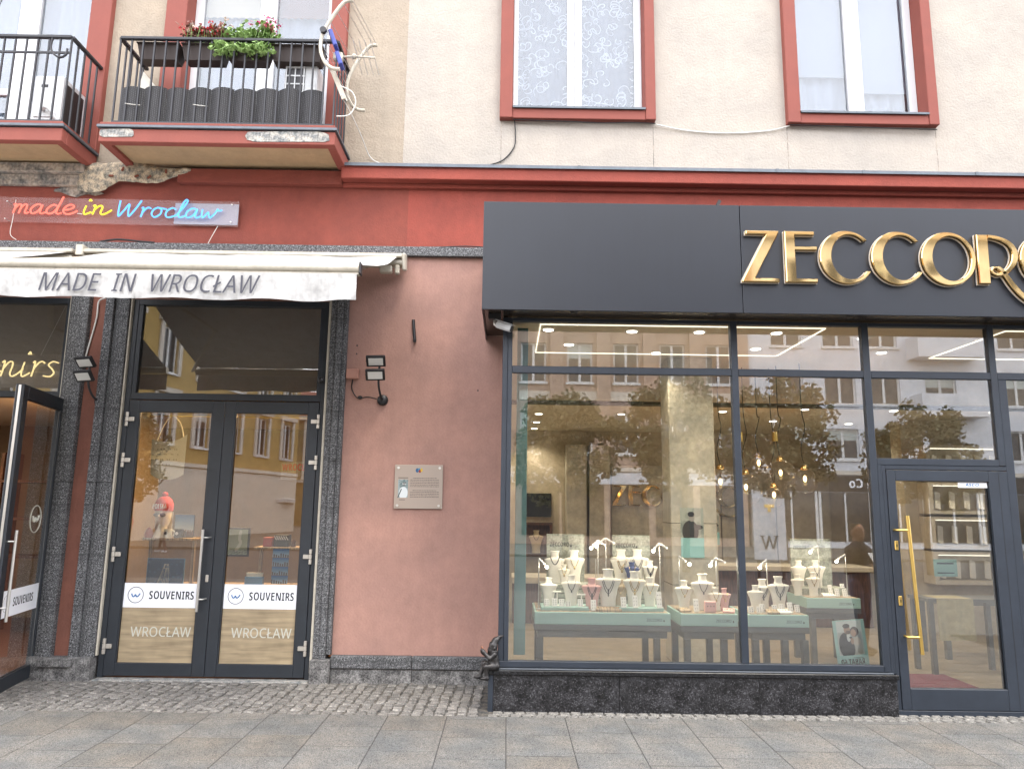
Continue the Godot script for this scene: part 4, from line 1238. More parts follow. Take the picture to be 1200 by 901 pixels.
func neon_word(parent: Node, word: String, at: Vector3, xh: float, width: float, m: Material):
	var P := func(a: Array) -> Array:
		var o := []
		for k in range(0, a.size(), 2): o.append(Vector2(a[k], a[k + 1]))
		return o
	var st := {
		"m": [0.98, [[0, .9, .1, 1, .12, .5, .1, 0], [.11, .45, .25, .9, .38, .95, .44, .7, .42, 0], [.43, .45, .56, .9, .7, .95, .76, .7, .74, .15, .82, 0, .96, .12]]],
		"a": [0.90, [[.6, .85, .35, 1, .1, .7, .05, .3, .2, 0, .48, .25, .62, .9, .6, .2, .72, 0, .9, .15]]],
		"d": [0.92, [[.6, .8, .35, .97, .1, .65, .05, .25, .2, 0, .48, .2, .66, 1.0, .74, 1.85, .66, .9, .62, .2, .74, 0, .92, .12]]],
		"e": [0.80, [[.03, .42, .4, .5, .6, .8, .4, 1, .15, .8, .06, .35, .28, 0, .6, .08, .85, .35]]],
		"i": [0.45, [[.08, .95, .06, .3, .16, 0, .45, .25], [.14, 1.45, .2, 1.62, .26, 1.45]]],
		"n": [0.92, [[0, .9, .1, 1, .12, .5, .1, 0], [.11, .45, .28, .9, .44, .95, .5, .7, .48, .2, .6, 0, .8, .15, 1.02, .5]]],
		"W": [1.35, [[0, 1.7, .06, .8, .16, .05, .36, .6, .58, 1.35, .64, .6, .76, .05, 1.0, .8, 1.22, 1.75]]],
		"r": [0.60, [[.02, .9, .1, 1, .12, .5, .1, 0], [.11, .45, .26, .88, .42, 1.0, .55, .88]]],
		"o": [0.80, [[.5, .95, .3, 1, .1, .75, .08, .3, .3, 0, .56, .3, .58, .75, .42, .98, .85, .85]]],
		"c": [0.72, [[.58, .85, .36, 1, .1, .65, .12, .15, .36, 0, .74, .25]]],
		"l": [0.48, [[.0, .25, .3, 1.2, .4, 1.75, .3, 1.9, .18, 1.5, .1, .4, .22, 0, .5, .2]]],
		"w": [1.05, [[.02, .9, .06, .3, .18, .02, .38, .6, .46, .3, .58, .02, .8, .5, .88, .95, .95, .75, 1.15, .85]]],
		"u": [0.85, [[.02, .95, .04, .3, .18, 0, .42, .3, .55, .95, .52, .3, .62, 0, .85, .2]]],
		"v": [0.75, [[.02, .95, .14, .4, .22, 0, .44, .55, .56, .98, .75, .85]]],
		"s": [0.66, [[.56, .92, .3, 1, .14, .78, .34, .52, .48, .25, .34, .02, .04, .06]]],
	}
	var total := 0.0
	for c in word: total += st[c][0]
	var kx := width / total
	var x := 0.0
	for c in word:
		var g := G()
		for s in st[c][1]:
			var pts := []
			for p in spline(P.call(s), 5): pts.append(at + V((x + p.x + p.y * 0.12) * kx, p.y * xh, 0))
			g.tube(pts, 0.0085, 6)
		part("neon_letter", g, m, parent)
		x += st[c][0]

func jewellery_room():
	var x0 := -0.05
	var x1 := 9.3
	var zb := -13.6
	var zf := ZG - 0.08
	var r := thing("jeweller_room", "beige jeweller's sales room seen through the shop window", "room", V(4, 0, -10), "", "structure")
	part("floor", G().box(V(x0, -0.05, zb), V(x1, 0.03, zf + 0.07)), M.shop_floor, r)
	part("skirting_wall", G().box(V(0.0, 0.03, zf - 0.005), V(3.44, 0.35, zf + 0.0)), M.shop_wall, r)
	part("back_wall", G().box(V(x0, 0.03, zb - 0.1), V(x1, 3.9, zb)), M.shop_wall, r)
	part("left_wall", G().box(V(x0 - 0.1, 0.03, zb), V(x0, 3.9, ZW - 0.31)), M.shop_wall_pale, r)
	part("right_wall", G().box(V(x1, 0.03, zb), V(x1 + 0.1, 3.9, zf)), M.shop_wall, r)
	# front ceiling high, rear ceiling lower behind a bulkhead
	part("ceiling", G().box(V(x0 - 0.1, 3.58, -9.6), V(x1 + 0.1, 3.66, zf + 0.07)), M.shop_ceiling, r)
	part("bulkhead", G().box(V(x0, 3.17, -9.75), V(x1, 3.66, -9.6)), M.shop_wall, r)
	part("shadow_gap", G().box(V(x0, 3.13, -9.85), V(x1, 3.168, -9.68)), M.shop_gap, r)
	part("rear_ceiling", G().box(V(x0, 3.17, zb), V(x1, 3.25, -9.76)), M.shop_ceiling, r)
	# pillar and wall panels
	part("pillar", G().box(V(1.92, 0.03, -9.2), V(2.46, 3.58, -8.75), 0.01), M.marble, r, "square stone clad pillar")
	for y in [0.9, 1.6]: part("pillar_joint", G().box(V(1.918, y, -9.2), V(2.462, y + 0.006, -8.748)), M.shop_gap, r)
	part("wall_panel", G().box(V(1.05, 0.03, zb), V(1.42, 2.9, zb + 0.3), 0.01), M.marble, r)
	part("wall_panel", G().box(V(1.47, 0.03, zb), V(1.84, 2.9, zb + 0.25), 0.01), M.marble, r)
	for k in 4: part("wall_panel", G().box(V(1.9 + k * 1.0, 0.03, zb), V(2.88 + k * 1.0, 2.55, zb + 0.06), 0.006), M.marble if k % 2 == 0 else M.shop_wall_pale, r)
	part("picture_recess", G().box(V(0.24, 1.60, zb), V(0.80, 2.02, zb + 0.06)), M.dark_screen, r, "dark screen on the back wall")
	# recess with a lit bust
	part("display_recess", G().wall(0.26, 0.82, 0.90, 1.50, zb + 0.12, 0.10, [[0.31, 0.77, 0.95, 1.45]]).q(V(0.31, 0.95, zb + 0.03), V(0.77, 0.95, zb + 0.03), V(0.77, 1.45, zb + 0.03), V(0.31, 1.45, zb + 0.03)), M.walnut, r)
	# counters along the back
	part("counter", G().box(V(0.1, 0.03, -12.2), V(1.9, 0.62, -11.6), 0.01), M.walnut, r)
	part("counter_top", G().box(V(0.08, 0.62, -12.25), V(1.95, 0.72, -11.55), 0.01), M.shop_wall_pale, r)
	part("counter", G().box(V(2.6, 0.03, -12.2), V(5.6, 0.85, -11.6), 0.01), M.walnut, r)
	part("counter_top", G().box(V(2.55, 0.85, -12.25), V(5.65, 0.93, -11.55), 0.01), M.shop_wall_pale, r)
	# wall of lit shelf recesses to the right of the door
	for k in 4:
		var y: float = [1.75, 1.25, 0.75, 2.3][k]
		part("shelf_recess", G().wall(6.2, 7.5, y, y + 0.46, -10.9, 0.3, [[6.26, 7.44, y + 0.05, y + 0.42]]).q(V(6.26, y + 0.05, -11.18), V(7.44, y + 0.05, -11.18), V(7.44, y + 0.42, -11.18), V(6.26, y + 0.42, -11.18)), M.shop_wall_pale, r)
		part("led_strip", G().box(V(6.3, y + 0.405, -10.96), V(7.4, y + 0.418, -10.94)), M.led_strip, r)
		for j in 5: part("display_card", G().obox(Transform3D(Basis.from_euler(V(-0.2, 0.3, -0.25)), V(6.42 + j * 0.22, y + 0.2, -11.08)), V(0.10, 0.26, 0.02), 0.004), M.bust_white, r)
	part("shelf_wall", G().box(V(6.0, 0.03, -11.5), V(7.7, 3.17, -11.2)), M.shop_wall, r)
	part("door_mat", G().box(V(3.62, 0.031, -8.35), V(4.75, 0.042, -7.0)), M.carpet_red, r, "dark red mat inside the door")
	# ceiling light lines: two rectangles
	for q in [[0.31, 3.18], [5.0, 8.0]]:
		var t := thing("ceiling_light_line", "thin rectangle of warm light line on the shop ceiling" + (" nearest the wall" if q[0] < 1 else " above the door side"), "light line", V(q[0], 3.57, -7.9), "light lines on the ceiling")
		for e in [[q[0], -7.2, q[1], -7.2], [q[0], -8.56, q[1], -8.56], [q[0], -8.56, q[0], -7.2], [q[1], -8.56, q[1], -7.2]]:
			part("light_strip", G().bar(V(e[0], 3.575, e[1]), V(e[2] + 0.0001, 3.575, e[3]), 0.011, 0.011), M.led_strip, t)
	# downlights: [x, z, high ceiling?]
	var spots := [[0.40, -7.43, 1], [0.67, -8.12, 1], [1.27, -7.45, 1], [1.97, -7.44, 1], [1.73, -8.5, 1], [2.77, -7.43, 1], [2.81, -8.2, 1], [3.75, -7.6, 1], [4.3, -8.3, 1], [5.6, -7.6, 1], [0.45, -10.0, 0], [0.46, -11.1, 0], [0.47, -12.2, 0], [0.47, -13.2, 0], [1.7, -11.0, 0], [3.1, -10.55, 0], [3.05, -12.3, 0], [4.15, -10.2, 0], [4.2, -11.6, 0], [5.4, -10.2, 0], [5.5, -11.8, 0], [6.8, -10.2, 0]]
	var where := ["in the left corner of the front row", "left in the second row", "second from left in the front row", "third from left in the front row", "right of the first in the second row", "fourth from left in the front row", "third in the second row", "beyond the window post in the front row", "over the door mat", "furthest right in the front row", "left row, nearest the window", "left row, second from the window", "left row, third from the window", "left row, furthest back", "alone above the left backdrop", "left of the pendants", "far back above the gold name", "right of the pendants", "far back right of the pendants", "above the shelf recesses, near", "above the shelf recesses, far", "furthest right at the rear"]
	var n := 0
	for s in spots:
		var y: float = 3.578 if s[2] == 1 else 3.168
		var row := "high front ceiling" if s[2] == 1 else "lower rear ceiling"
		var t := thing("ceiling_downlight", "round downlight on the " + row + ", " + where[n], "downlight", V(s[0], y, s[1]), "downlights of the " + row)
		part("lamp_face", G().lathe([Vector2(0.001, y - 0.008), Vector2(0.052, y - 0.008), Vector2(0.055, y - 0.003)], 14, Transform3D(Basis(), V(s[0], 0, s[1]))), M.lamp_white, t)
		part("trim_ring", G().lathe([Vector2(0.056, y - 0.004), Vector2(0.072, y - 0.006), Vector2(0.075, y)], 14, Transform3D(Basis(), V(s[0], 0, s[1]))), M.white_paint, t)
		var l := SpotLight3D.new()
		l.name = "downlight_glow"
		l.light_color = Color(1.0, 0.95, 0.85); l.light_energy = 0.34; l.spot_angle = 62; l.spot_angle_attenuation = 0.8
		l.spot_range = 12; l.spot_attenuation = 2; l.light_size = 0.05; l.shadow_enabled = true
		l.rotation.x = -PI / 2
		l.position = V(0, -0.03, 0)
		t.add_child(l, true)
		n += 1

func souvenir_room():
	var r := thing("souvenir_room", "warm brown souvenir shop interior behind the double doors", "room", V(-5, 0, -9), "", "structure")
	part("floor", G().box(V(-8, -0.06, -11.6), V(-0.15, 0.02, -7.81)), M.brown_dark, r)
	part("ceiling", G().box(V(-8, 4.0, -11.6), V(-0.15, 4.1, -8.06)), M.shop_ceiling, r)
	part("back_wall", G().box(V(-8, 0.02, -11.7), V(-0.15, 4.0, -11.6)), M.warm_wall, r)
	part("left_wall", G().box(V(-8.1, 0.02, -11.6), V(-8.0, 4.0, -8.06)), M.warm_wall, r)
	part("right_wall", G().box(V(-0.25, 0.02, -11.6), V(-0.15, 4.0, -8.06)), M.warm_wall, r)
	part("partition", G().box(V(-4.6, 0.02, -9.6), V(-4.5, 4.0, -8.0)), M.warm_wall, r)
	var k := 0
	# dropped ceiling behind dark bulkheads, so that the top windows look on a dark panel
	part("bulkhead", G().box(V(-8, 2.92, -8.36), V(-0.26, 4.0, -8.30)), M.bulkhead, r)
	part("dropped_ceiling", G().box(V(-8, 2.92, -11.6), V(-0.26, 2.96, -8.36)), M.shop_ceiling, r)
	for p in [V(-3.0, 2.915, -8.75), V(-7.2, 2.915, -8.9)]:
		var t := thing("ceiling_lamp", ["flat ceiling lamp over the window display of the souvenir shop", "flat ceiling lamp behind the open entrance of the souvenir shop"][k], "ceiling lamp", p, "ceiling lamps of the souvenir shop")
		part("lamp_panel", G().box(p + V(-0.5, -0.03, -0.3), p + V(0.5, 0.0, 0.3)), M.spot_white, t)
		var a := AreaLight3D.new()
		a.name = "panel_glow"
		a.area_size = Vector2(1.0, 0.6); a.light_energy = 2.2 if k == 0 else 0.7; a.light_color = Color(1.0, 0.82, 0.58); a.shadow_enabled = true
		a.rotation.x = -PI / 2; a.position = V(0, -0.04, 0)
		t.add_child(a, true)
		k += 1
	# bulb hanging behind the entrance
	var b := thing("pendant_lamp", "small round bulb lamp glowing behind the open entrance door", "lamp", V(-5.15, 2.5, -8.9))
	part("bulb", G().ball(V(-5.15, 2.5, -8.9), V(0.045, 0.045, 0.045), 10), M.bulb_warm, b)
	part("flex", G().tube([V(-5.15, 2.545, -8.9), V(-5.15, 2.92, -8.9)], 0.006, 5), M.cable_black, b)
	var o := OmniLight3D.new()
	o.name = "bulb_glow"; o.light_energy = 0.12; o.light_color = Color(1, 0.7, 0.4); o.shadow_enabled = true; o.omni_range = 10; o.omni_attenuation = 2; o.light_size = 0.03
	o.position = V(0, 0.0, 0)
	b.add_child(o, true)

func w_logo(g: Geo, c: Vector3, r: float, x: Basis):
	var pts := []
	for k in 28:
		var a := TAU * k / 28
		pts.append(c + x * V(cos(a) * r, sin(a) * r, 0))
	g.tube(pts, r * 0.04, 4, -1, true)

func w_mark(g: Geo, c: Vector3, r: float, x: Basis):
	var p := []
	for q in spline([V(-0.55, 0.22, 0), V(-0.42, -0.1, 0), V(-0.22, -0.18, 0), V(-0.02, 0.08, 0), V(0.12, -0.16, 0), V(0.36, -0.10, 0), V(0.58, 0.24, 0)], 5): p.append(c + x * (q * r))
	g.tube(p, r * 0.08, 5)

func hinge(parent: Node, x: float, y: float, z: float, s: float):
	var h := part("hinge", G().box(V(x - 0.014, y - 0.075, z), V(x + 0.014, y - 0.027, z + 0.026), 0.004).box(V(x - 0.014, y - 0.024, z), V(x + 0.014, y + 0.024, z + 0.028), 0.004).box(V(x - 0.014, y + 0.027, z), V(x + 0.014, y + 0.075, z + 0.026), 0.004), M.nickel, parent)
	part("hinge_plate", G().box(V(minf(x + s * 0.015, x + s * 0.075), y - 0.022, z), V(maxf(x + s * 0.015, x + s * 0.075), y + 0.022, z + 0.022), 0.004), M.nickel, h)

func souvenir_doors():
	var D: Material = M.door_anthracite
	var z := ZW + 0.0
	var d := thing("double_door", "closed dark grey glazed double doors with white shop name strips", "double door", V(-3.02, 0.03, z))
	# frame and transom window
	var f := G()
	f.box(V(-4.078, 0.03, z - 0.10), V(-4.022, 3.93, z - 0.004), 0.003).box(V(-2.008, 0.03, z - 0.10), V(-1.956, 3.93, z - 0.004), 0.003)
	f.box(V(-4.022, 2.835, z - 0.10), V(-2.008, 2.905, z - 0.006), 0.003).box(V(-4.022, 3.87, z - 0.10), V(-2.008, 3.93, z - 0.006), 0.003)
	part("frame", f, D, d)
	part("transom_bead", G().box(V(-4.022, 2.905, z - 0.09), V(-3.975, 3.87, z - 0.012), 0.003).box(V(-2.052, 2.905, z - 0.09), V(-2.008, 3.87, z - 0.012), 0.003), D, d)
	part("transom_pane", two_sheets(-3.975, -2.052, 2.905, 3.87, z - 0.04), M.pane_door, d)
	for s in [[-4.018, -3.008, -3.91, -3.135, -1.0], [-3.004, -2.012, -2.892, -2.12, 1.0]]:
		var lf := G()
		var y0 := 0.045
		lf.box(V(s[0], y0, z - 0.075), V(s[2], 2.825, z + 0.002), 0.004).box(V(s[3], y0, z - 0.075), V(s[1], 2.825, z + 0.002), 0.004)
		lf.box(V(s[2], y0, z - 0.075), V(s[3], 0.168, z + 0.0), 0.004).box(V(s[2], 2.70, z - 0.075), V(s[3], 2.825, z + 0.0), 0.004)
		var leaf := part("door_leaf", lf, D, d)
		part("pane", two_sheets(s[2], s[3], 0.168, 2.70, z - 0.03), M.pane_door, leaf)
		part("glazing_bead", G().box(V(s[2], 0.168, z - 0.02), V(s[2] + 0.012, 2.70, z - 0.008)).box(V(s[3] - 0.012, 0.168, z - 0.02), V(s[3], 2.70, z - 0.008)), D, leaf)
		part("film", G().box(V(s[2] + 0.0125, 0.17, z - 0.0296), V(s[3] - 0.0125, 0.700, z - 0.0290)), M.beige_film, leaf, "beige film over the lower glass")
		var st := G().box(V(s[2] + 0.013, 0.702, z - 0.029), V(s[3] - 0.013, 0.943, z - 0.0275))
		part("name_strip", st, M.sticker_white, leaf, "white strip with round logo and dark letters")
		part("lettering", letters(G(), "SOUVENIRS", Transform3D(Basis(), V(s[2] + 0.272, 0.785, z - 0.0272)), 0.078, 0.001, true, false, false, 0.455), M.letter_black, leaf)
		part("lettering", letters(G(), "WROCŁAW", Transform3D(Basis(), V(s[2] + 0.115, 0.42, z - 0.0286)), 0.094, 0.001, false, false, false, 0.61), M.letter_frost, leaf)
		var lg := G()
		w_logo(lg, V(s[2] + 0.135, 0.826, z - 0.026), 0.078, Basis())
		part("logo", lg, M.letter_black, leaf)
		var lm := G()
		w_mark(lm, V(s[2] + 0.135, 0.822, z - 0.026), 0.075, Basis())
		part("logo", lm, M.logo_blue, leaf)
		for y in [2.62, 2.19, 1.23, 0.33]:
			hinge(leaf, s[0] - 0.004 if s[4] < 0 else s[1] + 0.004, y, z + 0.003, -s[4] * 1.0)
		if s[4] < 0:
			var hd := part("handle", G().tube([V(-3.105, 1.49, z + 0.07), V(-3.105, 0.68, z + 0.07)], 0.014, 10), M.steel, leaf)
			for y in [1.41, 0.80]: part("handle_bracket", G().tube([V(-3.105, y, z + 0.07), V(-3.06, y, z + 0.065), V(-3.045, y, z)], 0.009, 8), M.steel, hd)
			part("lock", G().obox(Transform3D(Basis(), V(-3.052, 1.0, z + 0.006)), V(0.03, 0.072, 0.012), 0.005), M.nickel, leaf)
	part("transom_ball", G().ball(V(-1.995, 3.06, z + 0.04), V(0.035, 0.035, 0.035), 10), M.black_metal, d)
	# open entrance at far left: frame, glass over it, and the leaf swung out to the street
	var e := thing("shop_entrance", "dark door frame and top window of the open shop entrance", "door frame", V(-5.6, 0.0, z))
	var ef := G()
	ef.box(V(-4.80, 0.02, z - 0.10), V(-4.755, 3.93, z - 0.004), 0.003).box(V(-7.2, 0.02, z - 0.10), V(-7.14, 3.93, z - 0.004), 0.003)
	ef.box(V(-7.14, 2.84, z - 0.10), V(-4.80, 2.905, z - 0.006), 0.003).box(V(-7.14, 3.87, z - 0.10), V(-4.80, 3.93, z - 0.006), 0.003)
	part("frame", ef, D, e)
	part("transom_pane", two_sheets(-7.14, -4.80, 2.905, 3.87, z - 0.04), M.pane_door, e)
	var o := thing("open_door", "dark glazed shop door standing open at the far left", "door", V(-4.745, 0.03, z - 0.04))
	o.rotation.y = atan2(1.06, -0.23)
	origin[o] = Vector3.ZERO
	# built along local -x from the hinge, face towards local +z
	var w := 1.08
	var lf2 := G()
	lf2.box(V(-w, 0.01, -0.035), V(-w + 0.11, 2.79, 0.035), 0.004).box(V(-0.11, 0.01, -0.035), V(0, 2.79, 0.035), 0.004)
	lf2.box(V(-w + 0.11, 0.01, -0.035), V(-0.11, 0.135, 0.035), 0.004).box(V(-w + 0.11, 2.665, -0.035), V(-0.11, 2.79, 0.035), 0.004)
	var leaf2 := part("leaf_frame", lf2, D, o)
	part("pane", two_sheets(-w + 0.11, -0.11, 0.135, 2.665, 0.01), M.pane_door, o)
	part("gasket", G().box(V(-w - 0.006, 0.02, -0.01), V(-w - 0.001, 2.78, 0.012)), M.steel, leaf2)
	part("name_strip", G().box(V(-w + 0.125, 0.672, 0.0105), V(-0.125, 0.913, 0.0118)), M.sticker_white, o)
	part("lettering", letters(G(), "SOUVENIRS", Transform3D(Basis(), V(-w + 0.39, 0.755, 0.012)), 0.078, 0.001, true, false, false, 0.45), M.letter_black, o)
	var lg2 := G()
	w_logo(lg2, V(-w + 0.245, 0.796, 0.0125), 0.075, Basis())
	w_logo(lg2, V(-0.40, 1.55, 0.0125), 0.13, Basis())
	part("logo", lg2, M.letter_frost, o)
	var lm2 := G()
	w_mark(lm2, V(-0.40, 1.55, 0.0125), 0.13, Basis())
	part("logo", lm2, M.letter_frost, o)
	var hd2 := part("handle", G().tube([V(-w + 0.075, 1.46, 0.09), V(-w + 0.075, 0.66, 0.09)], 0.014, 10), M.steel, o)
	for y in [1.36, 0.78]: part("handle_bracket", G().tube([V(-w + 0.075, y, 0.09), V(-w + 0.06, y, 0.035)], 0.009, 8), M.steel, hd2)
	for y in [2.60, 2.17, 1.2, 0.30]: hinge(o, -0.002, y, 0.036, -1.0)

func awning():
	var zc := ZW + 0.19
	var zb := -5.5
	var a := thing("awning", "white fabric awning with printed valance over the souvenir shop", "awning", V(-3, 3.4, -7))
	# cassette on the wall
	part("cassette", G().box(V(-4.62, 4.385, ZW + 0.06), V(-1.16, 4.43, zc), 0.01).box(V(-4.62, 4.30, ZW + 0.06), V(-1.16, 4.36, ZW + 0.12), 0.006).tube([V(-4.60, 4.345, zc - 0.07), V(-1.17, 4.345, zc - 0.07)], 0.038, 10), M.cream_metal, a)
	part("end_cap", G().obox(Transform3D(Basis.from_euler(V(0.25, 0, 0)), V(-1.145, 4.345, zc - 0.055)), V(0.035, 0.19, 0.17), 0.015), M.cream_metal, a)
	part("wall_bracket", G().box(V(-4.66, 4.35, ZW + 0.056), V(-4.58, 4.47, zc + 0.012), 0.008), M.cream_metal, a)
	var n2 := FastNoiseLite.new()
	n2.seed = 3; n2.frequency = 0.9
	var pts := []
	for r in 9:
		for c in 61:
			var t := r / 8.0
			var x := lerpf(-4.30, -1.225 + 0.10 * sin(t * PI) * 0.4, c / 60.0)
			pts.append(V(x, lerpf(4.395, 3.608, t) - sin(t * PI) * 0.045 + n2.get_noise_2d(x * 1.5, t * 2) * 0.018, lerpf(zc - 0.03, zb - 0.02, t)))
	part("canopy_cloth", G().grid(pts, 9, 61), M.awning_cloth, a)
	part("front_bar", G().tube([V(-4.35, 3.567, zb), V(-1.174, 3.567, zb)], 0.043, 12).box(V(-4.35, 3.511, zb - 0.03), V(-1.174, 3.552, zb + 0.02), 0.006), M.cream_metal, a)
	part("bar_cap", G().box(V(-1.172, 3.516, zb - 0.042), V(-1.160, 3.614, zb + 0.042), 0.005), M.black_metal, a)
	# valance with soft creases
	var val := []
	for r in 7:
		for c in 141:
			var t := r / 6.0
			var x := lerpf(-4.33, -1.188, c / 140.0)
			var y := lerpf(3.515, 3.300 + 0.008 * sin(x * 9.0), t)
			val.append(V(x + t * 0.012 * sin(x * 3.0), y, zb + 0.03 + t * (0.010 * sin(x * 11.0 + t * 3.0) + 0.012 * n2.get_noise_2d(x * 9.0, y * 14.0)) + n2.get_noise_2d(x * 20.0 + y * 22.0, y * 6.0) * 0.006))
	part("valance", G().grid(val, 7, 141), M.awning_cloth, a)
	part("lettering", letters(G(), "MADE  IN  WROCŁAW", Transform3D(Basis(), V(-3.60, 3.343, zb + 0.0475)), 0.1405, 0.001, false, false, true, 1.663), M.letter_grey, a)
	# folding arms below the cloth
	for s in [[-1.55, -1.0], [-4.3, 1.0]]:
		var elbow := V(s[0] + s[1] * 0.55, 3.93, (zc + zb) * 0.5 + 0.1)
		part("folding_arm", G().bar(V(s[0], 4.28, zc - 0.02), elbow, 0.04, 0.06, 0.01).bar(elbow, V(s[0] - s[1] * 0.1, 3.56, zb), 0.035, 0.05, 0.01).ball(elbow, V(0.045, 0.045, 0.045), 8), M.cream_metal, a)
	part("arm_shoulder", G().box(V(-1.40, 4.21, zc - 0.06), V(-1.27, 4.29, zc + 0.02), 0.01).box(V(-1.24, 4.20, zc - 0.06), V(-1.19, 4.30, zc + 0.0), 0.01), M.cream_metal, a)
	# second awning further left
	var b := thing("awning", "neighbouring awning at the far left with its cassette showing over the entrance", "awning", V(-6, 3.4, -7))
	part("cassette", G().box(V(-8.0, 4.385, ZW + 0.06), V(-4.70, 4.43, zc), 0.01).tube([V(-8.0, 4.345, zc - 0.07), V(-4.72, 4.345, zc - 0.07)], 0.038, 10), M.cream_metal, b)
	var p2 := []
	for r in 5:
		for c in 21:
			var t := r / 4.0
			p2.append(V(lerpf(-8.0, -4.76, c / 20.0), lerpf(4.395, 3.608, t) - sin(t * PI) * 0.04, lerpf(zc - 0.03, zb - 0.02, t)))
	part("canopy_cloth", G().grid(p2, 5, 21), M.awning_cloth, b)
	part("front_bar", G().tube([V(-8.0, 3.567, zb), V(-4.75, 3.567, zb)], 0.046, 10), M.cream_metal, b)
	part("valance", G().q(V(-8, 3.3, zb + 0.03), V(-4.76, 3.3, zb + 0.03), V(-4.76, 3.52, zb + 0.03), V(-8, 3.52, zb + 0.03)), M.awning_cloth, b)
	part("folding_arm", G().bar(V(-5.2, 4.28, zc - 0.02), V(-5.8, 3.93, -6.5), 0.04, 0.06, 0.01).bar(V(-5.8, 3.93, -6.5), V(-5.1, 3.56, zb), 0.035, 0.05, 0.01), M.cream_metal, b)

func floodlight(label: String, at: Vector3, turn: float):
	var t := thing("twin_floodlight", label, "floodlight", at)
	origin[t] = Vector3.ZERO
	t.rotation.y = turn
	part("wall_plate", G().lathe([Vector2(0.001, 0), Vector2(0.06, 0), Vector2(0.055, 0.03), Vector2(0.02, 0.04), Vector2(0.001, 0.04)], 12, Transform3D(Basis.from_euler(V(PI / 2, 0, 0)), V(0, 0, 0))), M.black_metal, t)
	part("arm", G().tube(spline([V(0, 0, 0.02), V(-0.01, 0.04, 0.10), V(-0.025, 0.16, 0.16), V(-0.02, 0.34, 0.17), V(-0.01, 0.44, 0.17)], 4), 0.012, 7), M.black_metal, t)
	for k in 2:
		var c := V(-0.055, [0.24, 0.385][k], 0.20)
		var tilt := Basis.from_euler(V(deg_to_rad([38.0, 42.0][k]), 0.12, 0.06))
		var h := part("lamp_head", G().obox(Transform3D(tilt, c), V(0.20, 0.13, 0.035), 0.008), M.black_metal, t)
		part("lens", G().obox(Transform3D(tilt, c + tilt * V(0, 0, 0.0185)), V(0.15, 0.085, 0.003)), M.lamp_lens, h)
		part("yoke", G().bar(c + tilt * V(-0.105, 0, 0), V(-0.02, c.y - 0.01, 0.165), 0.012, 0.02), M.black_metal, h)

